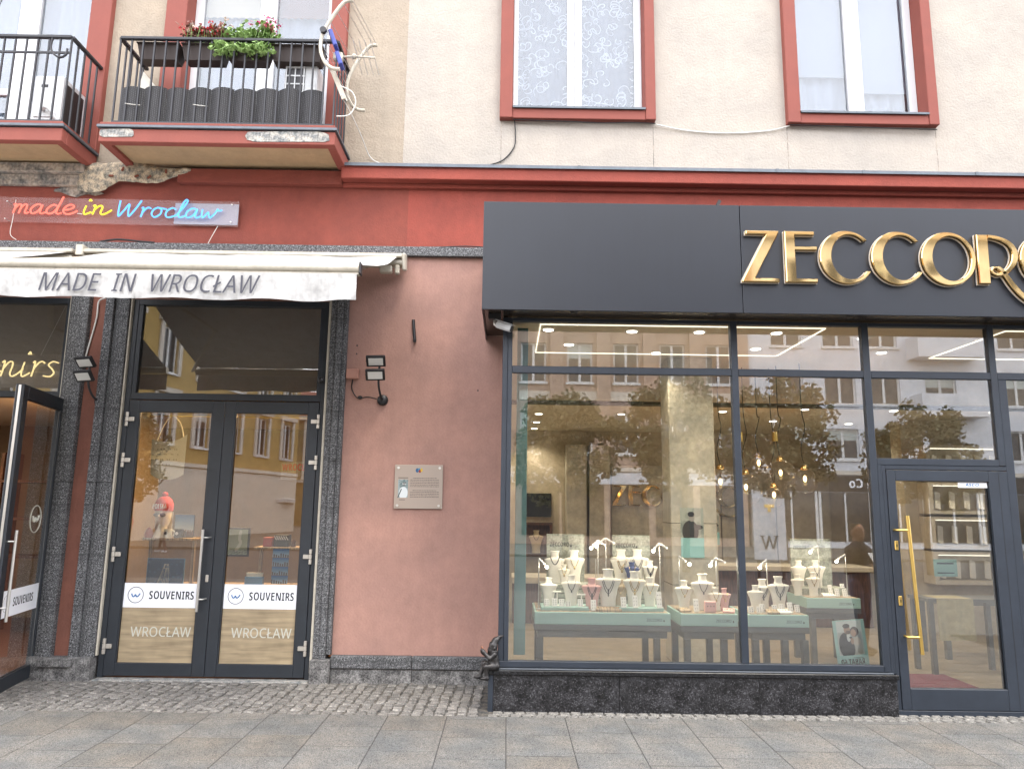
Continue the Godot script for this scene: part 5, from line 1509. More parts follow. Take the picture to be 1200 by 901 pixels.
func wall_things():
	floodlight("black twin floodlight on the pink wall beside the junction box", V(-1.34, 2.86, ZW), 0.0)
	floodlight("black twin floodlight on the narrow pilaster beside the open door", V(-4.31, 2.80, ZW + 0.03), -0.25)
	var j := thing("junction_box", "small pink painted junction box with cable loop on the wall", "junction box", V(-1.66, 3.11, ZW))
	part("box", G().box(V(-1.735, 3.08, ZW), V(-1.60, 3.19, ZW + 0.05), 0.008), M.box_pink, j)
	part("cable", G().tube(spline([V(-1.665, 3.08, ZW + 0.02), V(-1.67, 2.98, ZW + 0.02), V(-1.63, 2.90, ZW + 0.015), V(-1.585, 2.875, ZW + 0.02), V(-1.50, 2.89, ZW + 0.015), V(-1.40, 2.87, ZW + 0.02)], 5), 0.006, 6), M.cable_black, j)
	part("cable_gland", G().ball(V(-1.58, 2.885, ZW + 0.012), V(0.028, 0.02, 0.018), 8), M.cable_black, j)
	# stub of an old fixing
	solo("wall_bracket", G().tube([V(-1.045, 3.74, ZW + 0.012), V(-1.018, 3.50, ZW + 0.035)], 0.017, 8).bar(V(-1.02, 3.52, ZW), V(-1.02, 3.50, ZW + 0.05), 0.03, 0.03), M.black_metal, "short black metal rod fixed alone high on the pink wall", "bracket")
	for p in [[-1.64, 3.45], [-1.64, 3.36], [-0.33, 2.98]]:
		part("drill_hole", G().ball(V(p[0], p[1], ZW + 0.001), V(0.008, 0.011, 0.004), 6), M.black_metal, house)
	# commemorative plate
	var pl := thing("wall_plaque", "clear plate with small portrait and two blocks of print on the pink wall", "plaque", V(-0.925, 1.73, ZW))
	part("plate", G().obox(Transform3D(Basis.from_euler(V(0, 0, 0.004)), V(-0.925, 1.955, ZW + 0.022)), V(0.50, 0.45, 0.008), 0.002), M.plaque_plate, pl)
	part("print", G().q(V(-1.168, 1.735, ZW + 0.0265), V(-0.682, 1.737, ZW + 0.0265), V(-0.682, 2.175, ZW + 0.0265), V(-1.168, 2.173, ZW + 0.0265)), plaque_print(), pl)
	for s in [[-1.14, 1.76], [-0.71, 1.762], [-1.14, 2.148], [-0.71, 2.15]]:
		part("stand_off", G().tube([V(s[0], s[1], ZW), V(s[0], s[1], ZW + 0.034)], 0.013, 10), M.steel, pl)
	# camera under the fascia
	var c := thing("surveillance_camera", "white bullet security camera under the left end of the fascia", "security camera", V(-0.14, 3.44, -6.78))
	part("base", G().box(V(-0.205, 3.505, -6.85), V(-0.085, 3.565, -6.74), 0.008), M.black_metal, c)
	part("joint", G().tube([V(-0.145, 3.51, -6.79), V(-0.145, 3.46, -6.78), V(-0.12, 3.44, -6.77)], 0.012, 7), M.steel, c)
	var b := Basis.looking_at(V(0.82, -0.36, 0.42).normalized(), Vector3.UP)
	part("housing", G().obox(Transform3D(b, V(-0.055, 3.435, -6.75)), V(0.062, 0.066, 0.17), 0.014), M.white_paint, c)
	part("hood", G().obox(Transform3D(b, V(-0.045, 3.472, -6.745)), V(0.07, 0.006, 0.20), 0.002), M.white_paint, c)
	part("lens", G().obox(Transform3D(b, V(-0.055, 3.435, -6.75) - b.z * 0.09), V(0.05, 0.052, 0.015), 0.006), M.black_metal, c)
	# cables
	solo("facade_cable", G().tube(spline([V(0.02, 6.09, ZW + 0.0), V(0.03, 5.95, ZW - 0.015), V(0.02, 5.78, ZW - 0.018), V(-0.10, 5.62, ZW - 0.018), V(-0.27, 5.545, ZW - 0.01)], 7), 0.007, 6), M.cable_black, "thin dark cable hanging from the window sill to the flashing", "cable")
	solo("facade_cable", G().tube(spline([V(0.0, 6.09, ZW + 0.02), V(0.3, 6.083, ZW + 0.02), V(0.65, 6.078, ZW + 0.02), V(1.0, 6.066, ZW + 0.02), V(1.35, 6.077, ZW + 0.02), V(1.62, 6.07, ZW + 0.02)], 5), 0.006, 5), M.cable_black, "dark cable clipped under the lace curtained window", "cable")
	solo("facade_cable", G().tube(spline([V(1.62, 6.07, ZW + 0.0), V(2.0, 6.005, ZW - 0.015), V(2.45, 5.985, ZW - 0.015), V(2.9, 6.02, ZW - 0.015), V(3.15, 6.08, ZW + 0.0)], 7), 0.007, 6), M.cable_white, "pale cable sagging across the cream wall between two windows", "cable")
	solo("facade_cable", G().tube(spline([V(3.15, 6.08, ZW + 0.02), V(3.6, 6.075, ZW + 0.02), V(4.2, 6.06, ZW + 0.02), V(4.82, 6.05, ZW + 0.02)], 5), 0.006, 5), M.cable_black, "dark cable clipped under the window with roller blinds", "cable")
	solo("facade_cable", G().tube(spline([V(-1.80, 5.98, -7.1), V(-1.72, 5.86, -7.3), V(-1.66, 5.75, -7.55), V(-1.60, 5.62, ZW + 0.0), V(-1.45, 5.52, ZW + 0.03), V(-1.33, 5.49, ZW + 0.1)], 6), 0.006, 6), M.cable_white, "white aerial cable hanging from the balcony to the flashing", "cable")
	solo("facade_cable", G().tube(spline([V(-1.80, 6.06, -7.06), V(-1.68, 6.0, -7.07), V(-1.64, 5.88, -7.08), V(-1.70, 5.75, -7.08), V(-1.83, 5.73, -7.08)], 6), 0.006, 6), M.cable_white, "white cable looped beside the balcony railing", "cable")
	solo("facade_cable", G().tube(spline([V(-1.90, 5.535, ZW + 0.0), V(-1.5, 5.528, ZW + 0.0), V(-0.9, 5.532, ZW + 0.0), V(-0.27, 5.53, ZW + 0.0)], 5), 0.008, 6), M.cable_black, "black cable lying along the flashing right of the balcony", "cable")
	solo("facade_cable", G().tube(spline([V(-4.5, 4.56, ZW + 0.04), V(-4.3, 4.585, ZW + 0.05), V(-4.05, 4.565, ZW + 0.05), V(-3.9, 4.555, ZW + 0.05)], 5), 0.011, 6), M.cable_black, "black cable on the granite band under the neon sign", "cable")
	solo("facade_cable", G().tube(spline([V(-0.27, 4.565, ZW + 0.03), V(-0.5, 4.575, ZW + 0.03), V(-0.8, 4.56, ZW + 0.03), V(-1.0, 4.56, ZW + 0.03)], 5), 0.007, 6), M.cable_black, "black cable on the granite band beside the dark fascia", "cable")
	solo("facade_cable", G().tube(spline([V(-4.36, 3.92, ZW + 0.06), V(-4.44, 3.88, ZW + 0.04), V(-4.45, 3.70, ZW + 0.03), V(-4.50, 3.40, ZW + 0.03), V(-4.53, 3.15, ZW + 0.06)], 6), 0.009, 6), M.cable_white, "white cable running down the pilaster to the left floodlight", "cable")
	solo("facade_cable", G().tube(spline([V(-5.25, 7.7, ZW + 0.1), V(-5.35, 7.1, -7.05), V(-5.47, 6.7, -7.03), V(-5.60, 6.0, -7.03)], 6), 0.005, 6), M.cable_black, "thin dark wire hanging slantwise before the left balcony", "cable")

func plaque_print() -> StandardMaterial3D:
	var im := Image.create(256, 232, false, Image.FORMAT_RGB8)
	im.fill(Color(0.63, 0.57, 0.52))
	var rg := RandomNumberGenerator.new()
	rg.seed = 12
	for row in 12:
		if row == 6: continue
		var y := 68 + row * 9 + (4 if row > 6 else 0)
		var x := 82 if row != 0 and row != 7 else 96
		var stop := 240 if row != 0 and row != 7 else 226
		while x < stop:
			var w := rg.randi_range(4, 13)
			im.fill_rect(Rect2i(x, y, mini(w, stop - x), 3), Color(0.30, 0.26, 0.24).lerp(Color(0.5, 0.45, 0.42), rg.randf() * 0.6))
			x += w + 2
	im.fill_rect(Rect2i(16, 78, 54, 98), Color(0.55, 0.60, 0.60))
	for k in 60: dab(im, rg.randf_range(18, 68), rg.randf_range(80, 120), rg.randf_range(2, 6), Color(0.35, 0.42, 0.42, 0.4))
	dab(im, 48, 100, 9, Color(0.75, 0.75, 0.73)); im.fill_rect(Rect2i(42, 93, 16, 5), Color(0.12, 0.13, 0.13)); dab(im, 48, 106, 6, Color(0.25, 0.26, 0.26, 0.6))
	dab(im, 45, 150, 24, Color(0.80, 0.82, 0.82), 34); im.fill_rect(Rect2i(16, 176, 54, 20), Color(0.63, 0.57, 0.52))
	stroke(im, [Vector2(17, 174), Vector2(26, 150), Vector2(34, 130)], 2.5, Color(0.2, 0.22, 0.22))
	im.fill_rect(Rect2i(16, 66, 54, 4), Color(0.34, 0.3, 0.28)); im.fill_rect(Rect2i(24, 186, 32, 3), Color(0.34, 0.3, 0.28))
	dab(im, 118, 26, 9, Color(0.13, 0.32, 0.48), 12); dab(im, 128, 22, 7, Color(0.18, 0.5, 0.65), 8); dab(im, 132, 30, 7, Color(0.55, 0.13, 0.08), 9); dab(im, 141, 24, 6, Color(0.75, 0.62, 0.12), 10)
	return print_mat("plaque_print", im, 0.35)

func plant(called: String, label: String, group: String, x0: float, x1: float, y: float, z: float, h: float, n: int, leaf: Material, blooms: Array, sd: int, droop := 0.0):
	var t := thing(called, label, "plant", V((x0 + x1) / 2, y, z), group)
	var rg := RandomNumberGenerator.new()
	rg.seed = sd
	var st := G()
	var lf := G()
	var bl := G()
	var bl2 := G()
	for k in n:
		var b := V(rg.randf_range(x0, x1), y, z + rg.randf_range(-0.05, 0.05))
		var tip := b + V(rg.randfn(0, 0.05), h * rg.randf_range(0.35, 1.0), rg.randfn(0, 0.05))
		if droop > 0 and rg.randf() < 0.45: tip = b + V(rg.randfn(0, 0.07), -droop * rg.randf_range(0.2, 1.0), rg.randf_range(0.04, 0.14))
		st.tube([b, (b + tip) / 2 + V(rg.randfn(0, 0.015), 0.02, 0.02), tip], 0.003, 4)
		for j in 7:
			var p := b.lerp(tip, rg.randf_range(0.3, 1.05)) + V(rg.randfn(0, 0.022), rg.randfn(0, 0.012), rg.randfn(0, 0.022))
			var s := rg.randf_range(0.014, 0.028)
			var bb := Basis.from_euler(V(rg.randf_range(-1.2, 1.2), rg.randf() * TAU, rg.randf_range(-0.7, 0.7)))
			lf.q(p + bb * V(-s, 0, -s * 0.3), p + bb * V(0, -s * 0.25, -s), p + bb * V(s, 0, s * 0.3), p + bb * V(0, -s * 0.2, s))
		if blooms.size() > 0 and tip.y > b.y:
			var g := bl if rg.randf() < 0.6 or blooms.size() < 2 else bl2
			for j in 9:
				var p := tip + V(rg.randfn(0, 0.014), rg.randfn(0.01, 0.012), rg.randfn(0, 0.014))
				var bb := Basis.from_euler(V(rg.randf() * 3, rg.randf() * 6, 0))
				g.q(p + bb * V(-0.012, 0, 0), p + bb * V(0, 0.003, -0.012), p + bb * V(0.012, 0, 0), p + bb * V(0, 0.004, 0.012))
	if leaf: part("foliage", lf, leaf, t)
	part("stems", st, M.twig if leaf == null else M.leaf_pale, t)
	if bl.v.size() > 0: part("blossoms", bl, blooms[0], t)
	if bl2.v.size() > 0: part("blossoms", bl2, blooms[1], t)

func balcony_things():
	var z := -7.19
	# wicker screen woven between the bars: eight bulging panels
	var w := thing("wicker_screen", "dark woven wicker screen bulging between the balcony bars", "privacy screen", V(-3.05, 5.64, z), "")
	for k in 9:
		var x0 := -4.13 + k * 0.2365
		var p := []
		for r in 9:
			for c in 11:
				var t := c / 10.0
				var y := lerpf(5.64, 6.07 + 0.008 * sin(k * 2.1) - 0.008 * pow(absf(t * 2 - 1), 3), r / 8.0)
				p.append(V(x0 + t * 0.236, y, z + 0.012 + sin(t * PI) * 0.038))
		part("woven_panel", G().grid(p, 9, 11), M.wicker_woven, w)
		if k == 0 or k == 3: part("tie", G().tube([V(x0 + 0.07, 5.865, z + 0.06), V(x0 + 0.14, 5.852, z + 0.066), V(x0 + 0.22, 5.857, z + 0.045)], 0.004, 4), M.cable_white, w)
	# flower boxes hung inside the railing
	z = -7.285
	var boxes := [[-4.03, -3.58, "first brown flower box from the left with dry stalks"], [-3.555, -3.10, "second brown flower box holding red begonias"], [-3.075, -2.63, "third brown flower box under the trailing geranium"], [-2.605, -2.05, "rightmost long brown flower box next to the aerial"]]
	for b in boxes:
		var t := thing("flower_box", b[2], "flower box", V((b[0] + b[1]) / 2, 6.44, z), "flower boxes on the balcony railing")
		var g := G()
		var c := [V(b[0] + 0.03, 6.43, 0), V(b[1] - 0.03, 6.43, 0), V(b[1], 6.60, 0), V(b[0], 6.60, 0)]
		g.qo(c[0] + V(0, 0, z + 0.07), c[1] + V(0, 0, z + 0.07), c[2] + V(0, 0, z + 0.10), c[3] + V(0, 0, z + 0.10), V(c[0].x + 0.2, 6.5, z))
		g.qo(c[0] + V(0, 0, z - 0.07), c[1] + V(0, 0, z - 0.07), c[2] + V(0, 0, z - 0.10), c[3] + V(0, 0, z - 0.10), V(c[0].x + 0.2, 6.5, z))
		for e in [[0, 3], [1, 2]]: g.qo(c[e[0]] + V(0, 0, z + 0.07), c[e[0]] + V(0, 0, z - 0.07), c[e[1]] + V(0, 0, z - 0.10), c[e[1]] + V(0, 0, z + 0.10), V((b[0] + b[1]) / 2, 6.5, z))
		g.qo(c[0] + V(0, 0, z + 0.07), c[1] + V(0, 0, z + 0.07), c[1] + V(0, 0, z - 0.07), c[0] + V(0, 0, z - 0.07), V(c[0].x, 6.7, z))
		part("trough", g, M.planter, t)
		part("rim", G().tube([c[3] + V(0, 0, z + 0.105), c[2] + V(0, 0, z + 0.105), c[2] + V(0, 0, z - 0.105), c[3] + V(0, 0, z - 0.105)], 0.011, 6, -1, true), M.planter, t)
		part("soil", G().box(V(b[0] + 0.01, 6.56, z - 0.09), V(b[1] - 0.01, 6.585, z + 0.09)), M.brown_dark, t)
	plant("dry_stalks", "thin dry stalks in the leftmost flower box", "", -3.82, -3.62, 6.585, z, 0.10, 14, null, [], 4)
	plant("begonia", "red and cream begonias with dark leaves in a flower box", "", -3.52, -3.12, 6.585, z + 0.05, 0.24, 90, M.leaf_bronze, [M.petal_red, M.petal_cream], 6)
	plant("geranium", "bushy green geranium trailing over the railing", "", -3.12, -2.60, 6.585, z + 0.08, 0.26, 170, M.leaf_pale, [], 8, 0.16)
	plant("flowering_geranium", "geranium sprig with bright pink flower heads beside the green one", "", -2.72, -2.56, 6.585, z + 0.08, 0.32, 24, M.leaf_green, [M.petal_pink], 15)
	plant("dry_stalks", "small dry tuft in the rightmost flower box", "", -2.42, -2.25, 6.585, z, 0.12, 18, null, [], 10)
	z = -7.19
	# air conditioners
	var a := thing("air_conditioner", "white air conditioner behind the right balcony screen with black grille", "air conditioner", V(-2.3, 5.7, -7.5))
	part("case", G().box(V(-2.47, 5.95, -7.62), V(-2.12, 6.46, -7.30), 0.012), M.white_paint, a)
	part("grille_back", G().box(V(-2.455, 6.0, -7.30), V(-2.25, 6.42, -7.296)), M.black_metal, a)
	for k in 5: part("slat", G().box(V(-2.455, 6.02 + k * 0.095, -7.297), V(-2.25, 6.035 + k * 0.095, -7.288)), M.white_paint, a)
	for k in 3: part("slat", G().box(V(-2.455 + k * 0.095, 6.0, -7.2875), V(-2.443 + k * 0.095, 6.42, -7.283)), M.white_paint, a)
	part("stand", G().box(V(-2.45, 5.63, -7.6), V(-2.41, 5.95, -7.34)).box(V(-2.18, 5.63, -7.6), V(-2.14, 5.95, -7.34)), M.white_paint, a)
	var l := thing("air_conditioner", "white air conditioner seen end on behind the left balcony railing", "air conditioner", V(-4.98, 5.63, -7.45))
	part("case", G().box(V(-5.14, 5.72, -7.70), V(-4.83, 6.26, -7.28), 0.012), M.white_paint, l)
	part("service_cover", G().box(V(-5.10, 5.78, -7.28), V(-4.87, 6.2, -7.272), 0.003), M.white_paint, l)
	part("grip", G().box(V(-5.05, 6.12, -7.2725), V(-4.98, 6.15, -7.268)), M.black_metal, l)
	part("pipe", G().tube(spline([V(-5.0, 5.86, -7.27), V(-4.95, 5.85, -7.2), V(-4.88, 5.82, -7.18), V(-4.84, 5.74, -7.22), V(-4.8, 5.66, -7.3)], 4), 0.022, 7), M.white_paint, l)
	part("side_grille", G().box(V(-4.8295, 5.76, -7.66), V(-4.827, 6.2, -7.32)), M.black_metal, l)
	part("stand", G().box(V(-5.1, 5.63, -7.66), V(-4.87, 5.72, -7.62)).box(V(-5.1, 5.63, -7.36), V(-4.87, 5.72, -7.32)), M.white_paint, l)
	# balcony clutter
	var bt := thing("balcony_table", "small dark table with a bowl on it behind the wicker screen", "table", V(-3.05, 5.64, -7.45))
	part("table_top", G().box(V(-3.3, 6.05, -7.6), V(-2.82, 6.075, -7.28), 0.006), M.black_metal, bt)
	for x in [-3.27, -2.85]:
		for zz in [-7.58, -7.3]: part("leg", G().box(V(x - 0.012, 5.63, zz - 0.012), V(x + 0.012, 6.05, zz + 0.012)), M.black_metal, bt)
	solo("bowl", G().lathe([Vector2(0.03, 6.077), Vector2(0.08, 6.10), Vector2(0.075, 6.14), Vector2(0.03, 6.17), Vector2(0.001, 6.175)], 12, Transform3D(Basis(), V(-3.0, 0, -7.42))), M.raw_cement, "grey round bowl on the balcony table", "bowl")
	solo("folded_sheet", G().t3(V(-4.08, 6.06, -7.35), V(-3.75, 6.06, -7.42), V(-4.05, 6.40, -7.4)).t3(V(-4.08, 6.06, -7.36), V(-4.05, 6.40, -7.41), V(-3.75, 6.06, -7.43)).box(V(-4.1, 5.64, -7.42), V(-3.75, 6.06, -7.40)), M.mannequin, "pale yellow folded sheet behind the left end of the wicker screen", "sheet")
	# aerial at the right end of the railing
	var d := thing("television_aerial", "cream and blue grid aerial clamped to the balcony corner", "aerial", V(-1.87, 6.2, -7.05))
	var zz0 := -6.98
	var near := spline([V(-1.70, 6.99, zz0), V(-1.80, 6.96, zz0 + 0.0), V(-1.93, 6.75, zz0), V(-2.00, 6.58, zz0), V(-2.01, 6.42, zz0), V(-1.96, 6.28, zz0), V(-1.88, 6.21, zz0), V(-1.80, 6.20, zz0)], 4)
	var far := []
	for p in near: far.append(p + V(0.17, -0.16, -0.52))
	for e in [near, far]:
		part("reflector_rib", G().tube(e, 0.019, 6), M.cream_metal, d)
	for k in 13: part("reflector_wire", G().tube([near[k * 2], far[k * 2]], 0.0035, 4), M.steel, d)
	part("element_box", G().obox(Transform3D(Basis.from_euler(V(0, 0, 0.35)), V(-1.90, 6.58, zz0 - 0.08)), V(0.045, 0.20, 0.13), 0.01), M.blue_plastic, d)
	part("element_box", G().obox(Transform3D(Basis.from_euler(V(0, 0, 0.35)), V(-1.83, 6.36, zz0 - 0.1)), V(0.045, 0.16, 0.13), 0.01), M.blue_plastic, d)
	part("boom", G().tube([V(-1.93, 6.46, zz0 - 0.2), V(-1.72, 6.465, zz0 - 0.18), V(-1.47, 6.44, zz0 - 0.16)], 0.011, 7), M.cream_metal, d)
	part("dipole_box", G().obox(Transform3D(Basis(), V(-1.87, 6.46, zz0 - 0.19)), V(0.10, 0.09, 0.07), 0.012).ball(V(-1.70, 6.465, zz0 - 0.18), V(0.03, 0.03, 0.03), 8), M.cream_metal, d)
	for k in 4:
		var x := -1.66 + k * 0.06
		part("director_rod", G().tube([V(x - 0.03, 6.46 + 0.11, zz0 - 0.04), V(x + 0.03, 6.46 - 0.13, zz0 - 0.30)], 0.004, 5), M.steel, d)
	part("mast_clamp", G().bar(V(-1.90, 6.25, zz0 - 0.1), V(-1.77, 5.95, zz0 - 0.14), 0.05, 0.02).bar(V(-1.86, 6.20, zz0 - 0.12), V(-1.74, 5.93, zz0 - 0.16), 0.015, 0.05), M.cream_metal, d)
	part("cap_lamp", G().tube([V(-1.985, 6.62, zz0 + 0.01), V(-1.985, 6.62, zz0 + 0.05)], 0.034, 10), M.black_metal, d)

func weave() -> void:
	var im := Image.create(128, 128, false, Image.FORMAT_RGB8)
	var hm := Image.create(128, 128, false, Image.FORMAT_RGBA8)
	for y in 128:
		for x in 128:
			var cx := (x / 16) % 2
			var cy := (y / 8) % 2
			var u := (x % 16) / 16.0
			var v := (y % 8) / 8.0
			var h := sin(u * PI) * (0.6 + 0.4 * sin(v * PI)) if (cx + cy) % 2 == 0 else 0.35 * sin(v * PI)
			im.set_pixel(x, y, Color(1, 1, 1) * (0.25 + 0.75 * h))
			hm.set_pixel(x, y, Color(h, h, h))
	hm.bump_map_to_normal_map(4.0)
	var t := ImageTexture.create_from_image(im)
	mat("wicker_woven", 0.10, 0.098, 0.105, 0.75, 0, t, 0.16, ImageTexture.create_from_image(hm), 1.0)

func display_table(called_label: String, x0: float, x1: float, zf: float, depth: float, leg_side: Array, name_x: float):
	var t := thing("display_table", called_label, "display table", V((x0 + x1) / 2, 0.03, zf - depth / 2), "display tables in the jeweller's window")
	part("table_top", G().box(V(x0 - 0.005, 0.612, zf - depth), V(x1 + 0.005, 0.668, zf - 0.004), 0.004), M.table_grey, t)
	part("apron", G().box(V(x0 + 0.03, 0.55, zf - depth + 0.03), V(x1 - 0.03, 0.612, zf - 0.03)), M.table_grey, t)
	for x in leg_side:
		for z in [zf - 0.05, zf - depth + 0.05]: part("leg", G().box(V(x - 0.03, 0.03, z - 0.03), V(x + 0.03, 0.55, z + 0.03), 0.003), M.table_grey, t)
	part("mint_box", G().box(V(x0, 0.67, zf - depth), V(x1, 0.782, zf), 0.003), M.mint, t)
	part("box_rim", G().box(V(x0 + 0.02, 0.7825, zf - depth + 0.02), V(x1 - 0.02, 0.7865, zf - 0.02)), M.oak, t)
	part("lettering", letters(G(), "ZECCORO", Transform3D(Basis(), V(name_x, 0.708, zf + 0.001)), 0.026, 0.001, false, false, false, 0.145), M.letter_grey, t)
	part("star_mark", G().ball(V(name_x + 0.165, 0.714, zf + 0.001), V(0.007, 0.009, 0.002), 6), M.letter_grey, t)

func riser(label: String, x0: float, x1: float, y0: float, y1: float, z0: float, z1: float, m: Material):
	solo("display_riser", G().box(V(x0, y0, z0), V(x1, y1, z1), 0.003), m, label, "display riser")

func bust(label: String, x: float, y: float, z: float, h: float, m: Material, chain: int, turn := 0.0):
	var t := thing("necklace_bust", label, "bust", V(x, y, z), "necklace busts in the jeweller's window")
	origin[t] = Vector3.ZERO
	t.rotation.y = turn
	var w := h * 0.33
	var dp := 0.42
	var prof := [Vector2(0.56, 0.0), Vector2(0.60, 0.02), Vector2(0.56, 0.06), Vector2(0.58, 0.25), Vector2(0.74, 0.50), Vector2(0.95, 0.66), Vector2(1.03, 0.715), Vector2(0.97, 0.745), Vector2(0.72, 0.765), Vector2(0.44, 0.79), Vector2(0.36, 0.83), Vector2(0.34, 0.91), Vector2(0.40, 0.965), Vector2(0.46, 0.985), Vector2(0.40, 1.0), Vector2(0.001, 1.0)]
	var p2 := []
	for p in prof: p2.append(Vector2(p.x * w, p.y * h))
	part("form", G().lathe(p2, 18, Transform3D(Basis.from_scale(V(1, 1, dp)), Vector3.ZERO)), m, t)
	if chain == 0: return
	var g := G()
	var jm: Material = M.jewel_dark if chain % 2 == 1 else M.jewel_gold
	for c in (2 if chain > 3 else 1):
		var drop: float = h * ([0.30, 0.40][c] if chain > 1 else 0.22)
		var pts := []
		for k in 15:
			var a := lerpf(-1.0, 1.0, k / 14.0)
			var yy: float = h * 0.80 - drop * (1.0 - a * a)
			var xx := a * w * (0.42 + 0.1 * c)
			var rr := w
			for q in p2.size() - 1:
				if yy >= p2[q].y and yy <= p2[q + 1].y: rr = lerpf(p2[q].x, p2[q + 1].x, (yy - p2[q].y) / maxf(p2[q + 1].y - p2[q].y, 1e-4))
			pts.append(V(xx, yy, dp * sqrt(maxf(rr * rr - xx * xx, 0.0)) + 0.003))
		g.tube(pts, 0.0032 if chain != 1 else 0.0055, 5)
		if chain != 1: g.ball(pts[7] + V(0, -0.012, 0.003), V(0.008, 0.014, 0.005), 6)
	part("necklace", g, jm, t)
	if chain == 5: part("pendant", G().box(V(-0.004, h * 0.32, w * dp * 0.75), V(0.004, h * 0.46, w * dp * 0.75 + 0.008)), M.jewel_dark, t)

func spot_stand(label: String, x: float, z: float, y0: float, y1: float, heads: Array):
	var t := thing("spotlight_stand", label, "spotlight", V(x, y0, z), "little spotlight stands on the display tables")
	part("pole", G().tube([V(x, y0, z), V(x, y1, z)], 0.006, 6), M.steel, t)
	part("foot", G().lathe([Vector2(0.001, y0), Vector2(0.03, y0), Vector2(0.03, y0 + 0.006), Vector2(0.001, y0 + 0.008)], 12, Transform3D(Basis(), V(x, 0, z))), M.steel, t)
	for h in heads:
		var d := V(h, -0.045, 0.02)
		var hd := part("lamp_head", G().tube([V(x, y1, z), V(x, y1, z) + d], 0.010, 8), M.steel, t)
		part("lamp_face", G().ball(V(x, y1, z) + d * 1.02, V(0.012, 0.012, 0.012), 8), M.spot_white, hd)
	var l := OmniLight3D.new()
	l.name = "spot_glow"; l.light_energy = 0.013; l.light_color = Color(1, 0.95, 0.86); l.light_size = 0.015; l.omni_range = 8; l.omni_attenuation = 2; l.shadow_enabled = true
	l.position = V(heads[0] * 1.5, y1 - y0 - 0.075, 0.06)
	t.add_child(l, true)

func display_tables():
	display_table("long left display table with mint box in the jeweller's window", 0.275, 1.568, -7.25, 0.70, [0.33, 1.44], 1.34)
	display_table("short middle display table left of the window post", 1.665, 2.208, -7.25, 0.62, [1.73, 2.08], 2.00)
	display_table("short display table right of the window post", 2.312, 2.884, -7.25, 0.62, [2.38, 2.66, 2.85], 2.67)
	display_table("rear display table further back beside the standing passer-by's reflection", 3.445, 4.065, -8.70, 0.60, [3.52, 4.0], 3.82)
	riser("low mint step at the left front of the long table", 0.34, 0.80, 0.788, 0.82, -7.62, -7.32, M.mint)
	riser("low mint step at the right front of the long table", 1.09, 1.52, 0.788, 0.82, -7.62, -7.32, M.mint)
	riser("pale grey slatted riser along the back of the long table", 0.35, 1.555, 0.788, 1.0, -7.93, -7.63, M.backdrop_stone)
	riser("pale riser at the back of the rear table", 3.47, 4.03, 0.788, 0.87, -9.26, -8.95, M.backdrop_stone)
	for k in 4: part("slat_line", G().box(V(0.352, 0.82 + k * 0.045, -7.63), V(1.553, 0.826 + k * 0.045, -7.628)), M.shop_gap, get_node("display_riser_002"))
	# stone backdrops with the shop's name
	for b in [[0.42, 0.815, 0.99, 1.486, -7.89, "left veined stone backdrop with dark name on the long table"], [1.11, 1.505, 0.99, 1.484, -7.89, "right veined stone backdrop with dark name on the long table"], [3.49, 3.99, 0.87, 1.425, -9.24, "veined stone backdrop with dark name on the rear table"]]:
		var t := thing("display_backdrop", b[5], "backdrop", V((b[0] + b[1]) / 2, b[2], b[4]), "stone backdrops with the shop name")
		part("panel", G().box(V(b[0], b[2], b[4] - 0.02), V(b[1], b[3], b[4]), 0.003), M.backdrop_stone, t)
		part("lettering", letters(G(), "ZECCORO", Transform3D(Basis(), V(b[0] + 0.035, b[3] - 0.125, b[4] + 0.001)), 0.042, 0.001, true, false, false, 0.20), M.letter_black, t)
		part("star_mark", G().ball(V(b[0] + 0.255, b[3] - 0.12, b[4] + 0.001), V(0.009, 0.012, 0.002), 6), M.letter_black, t)

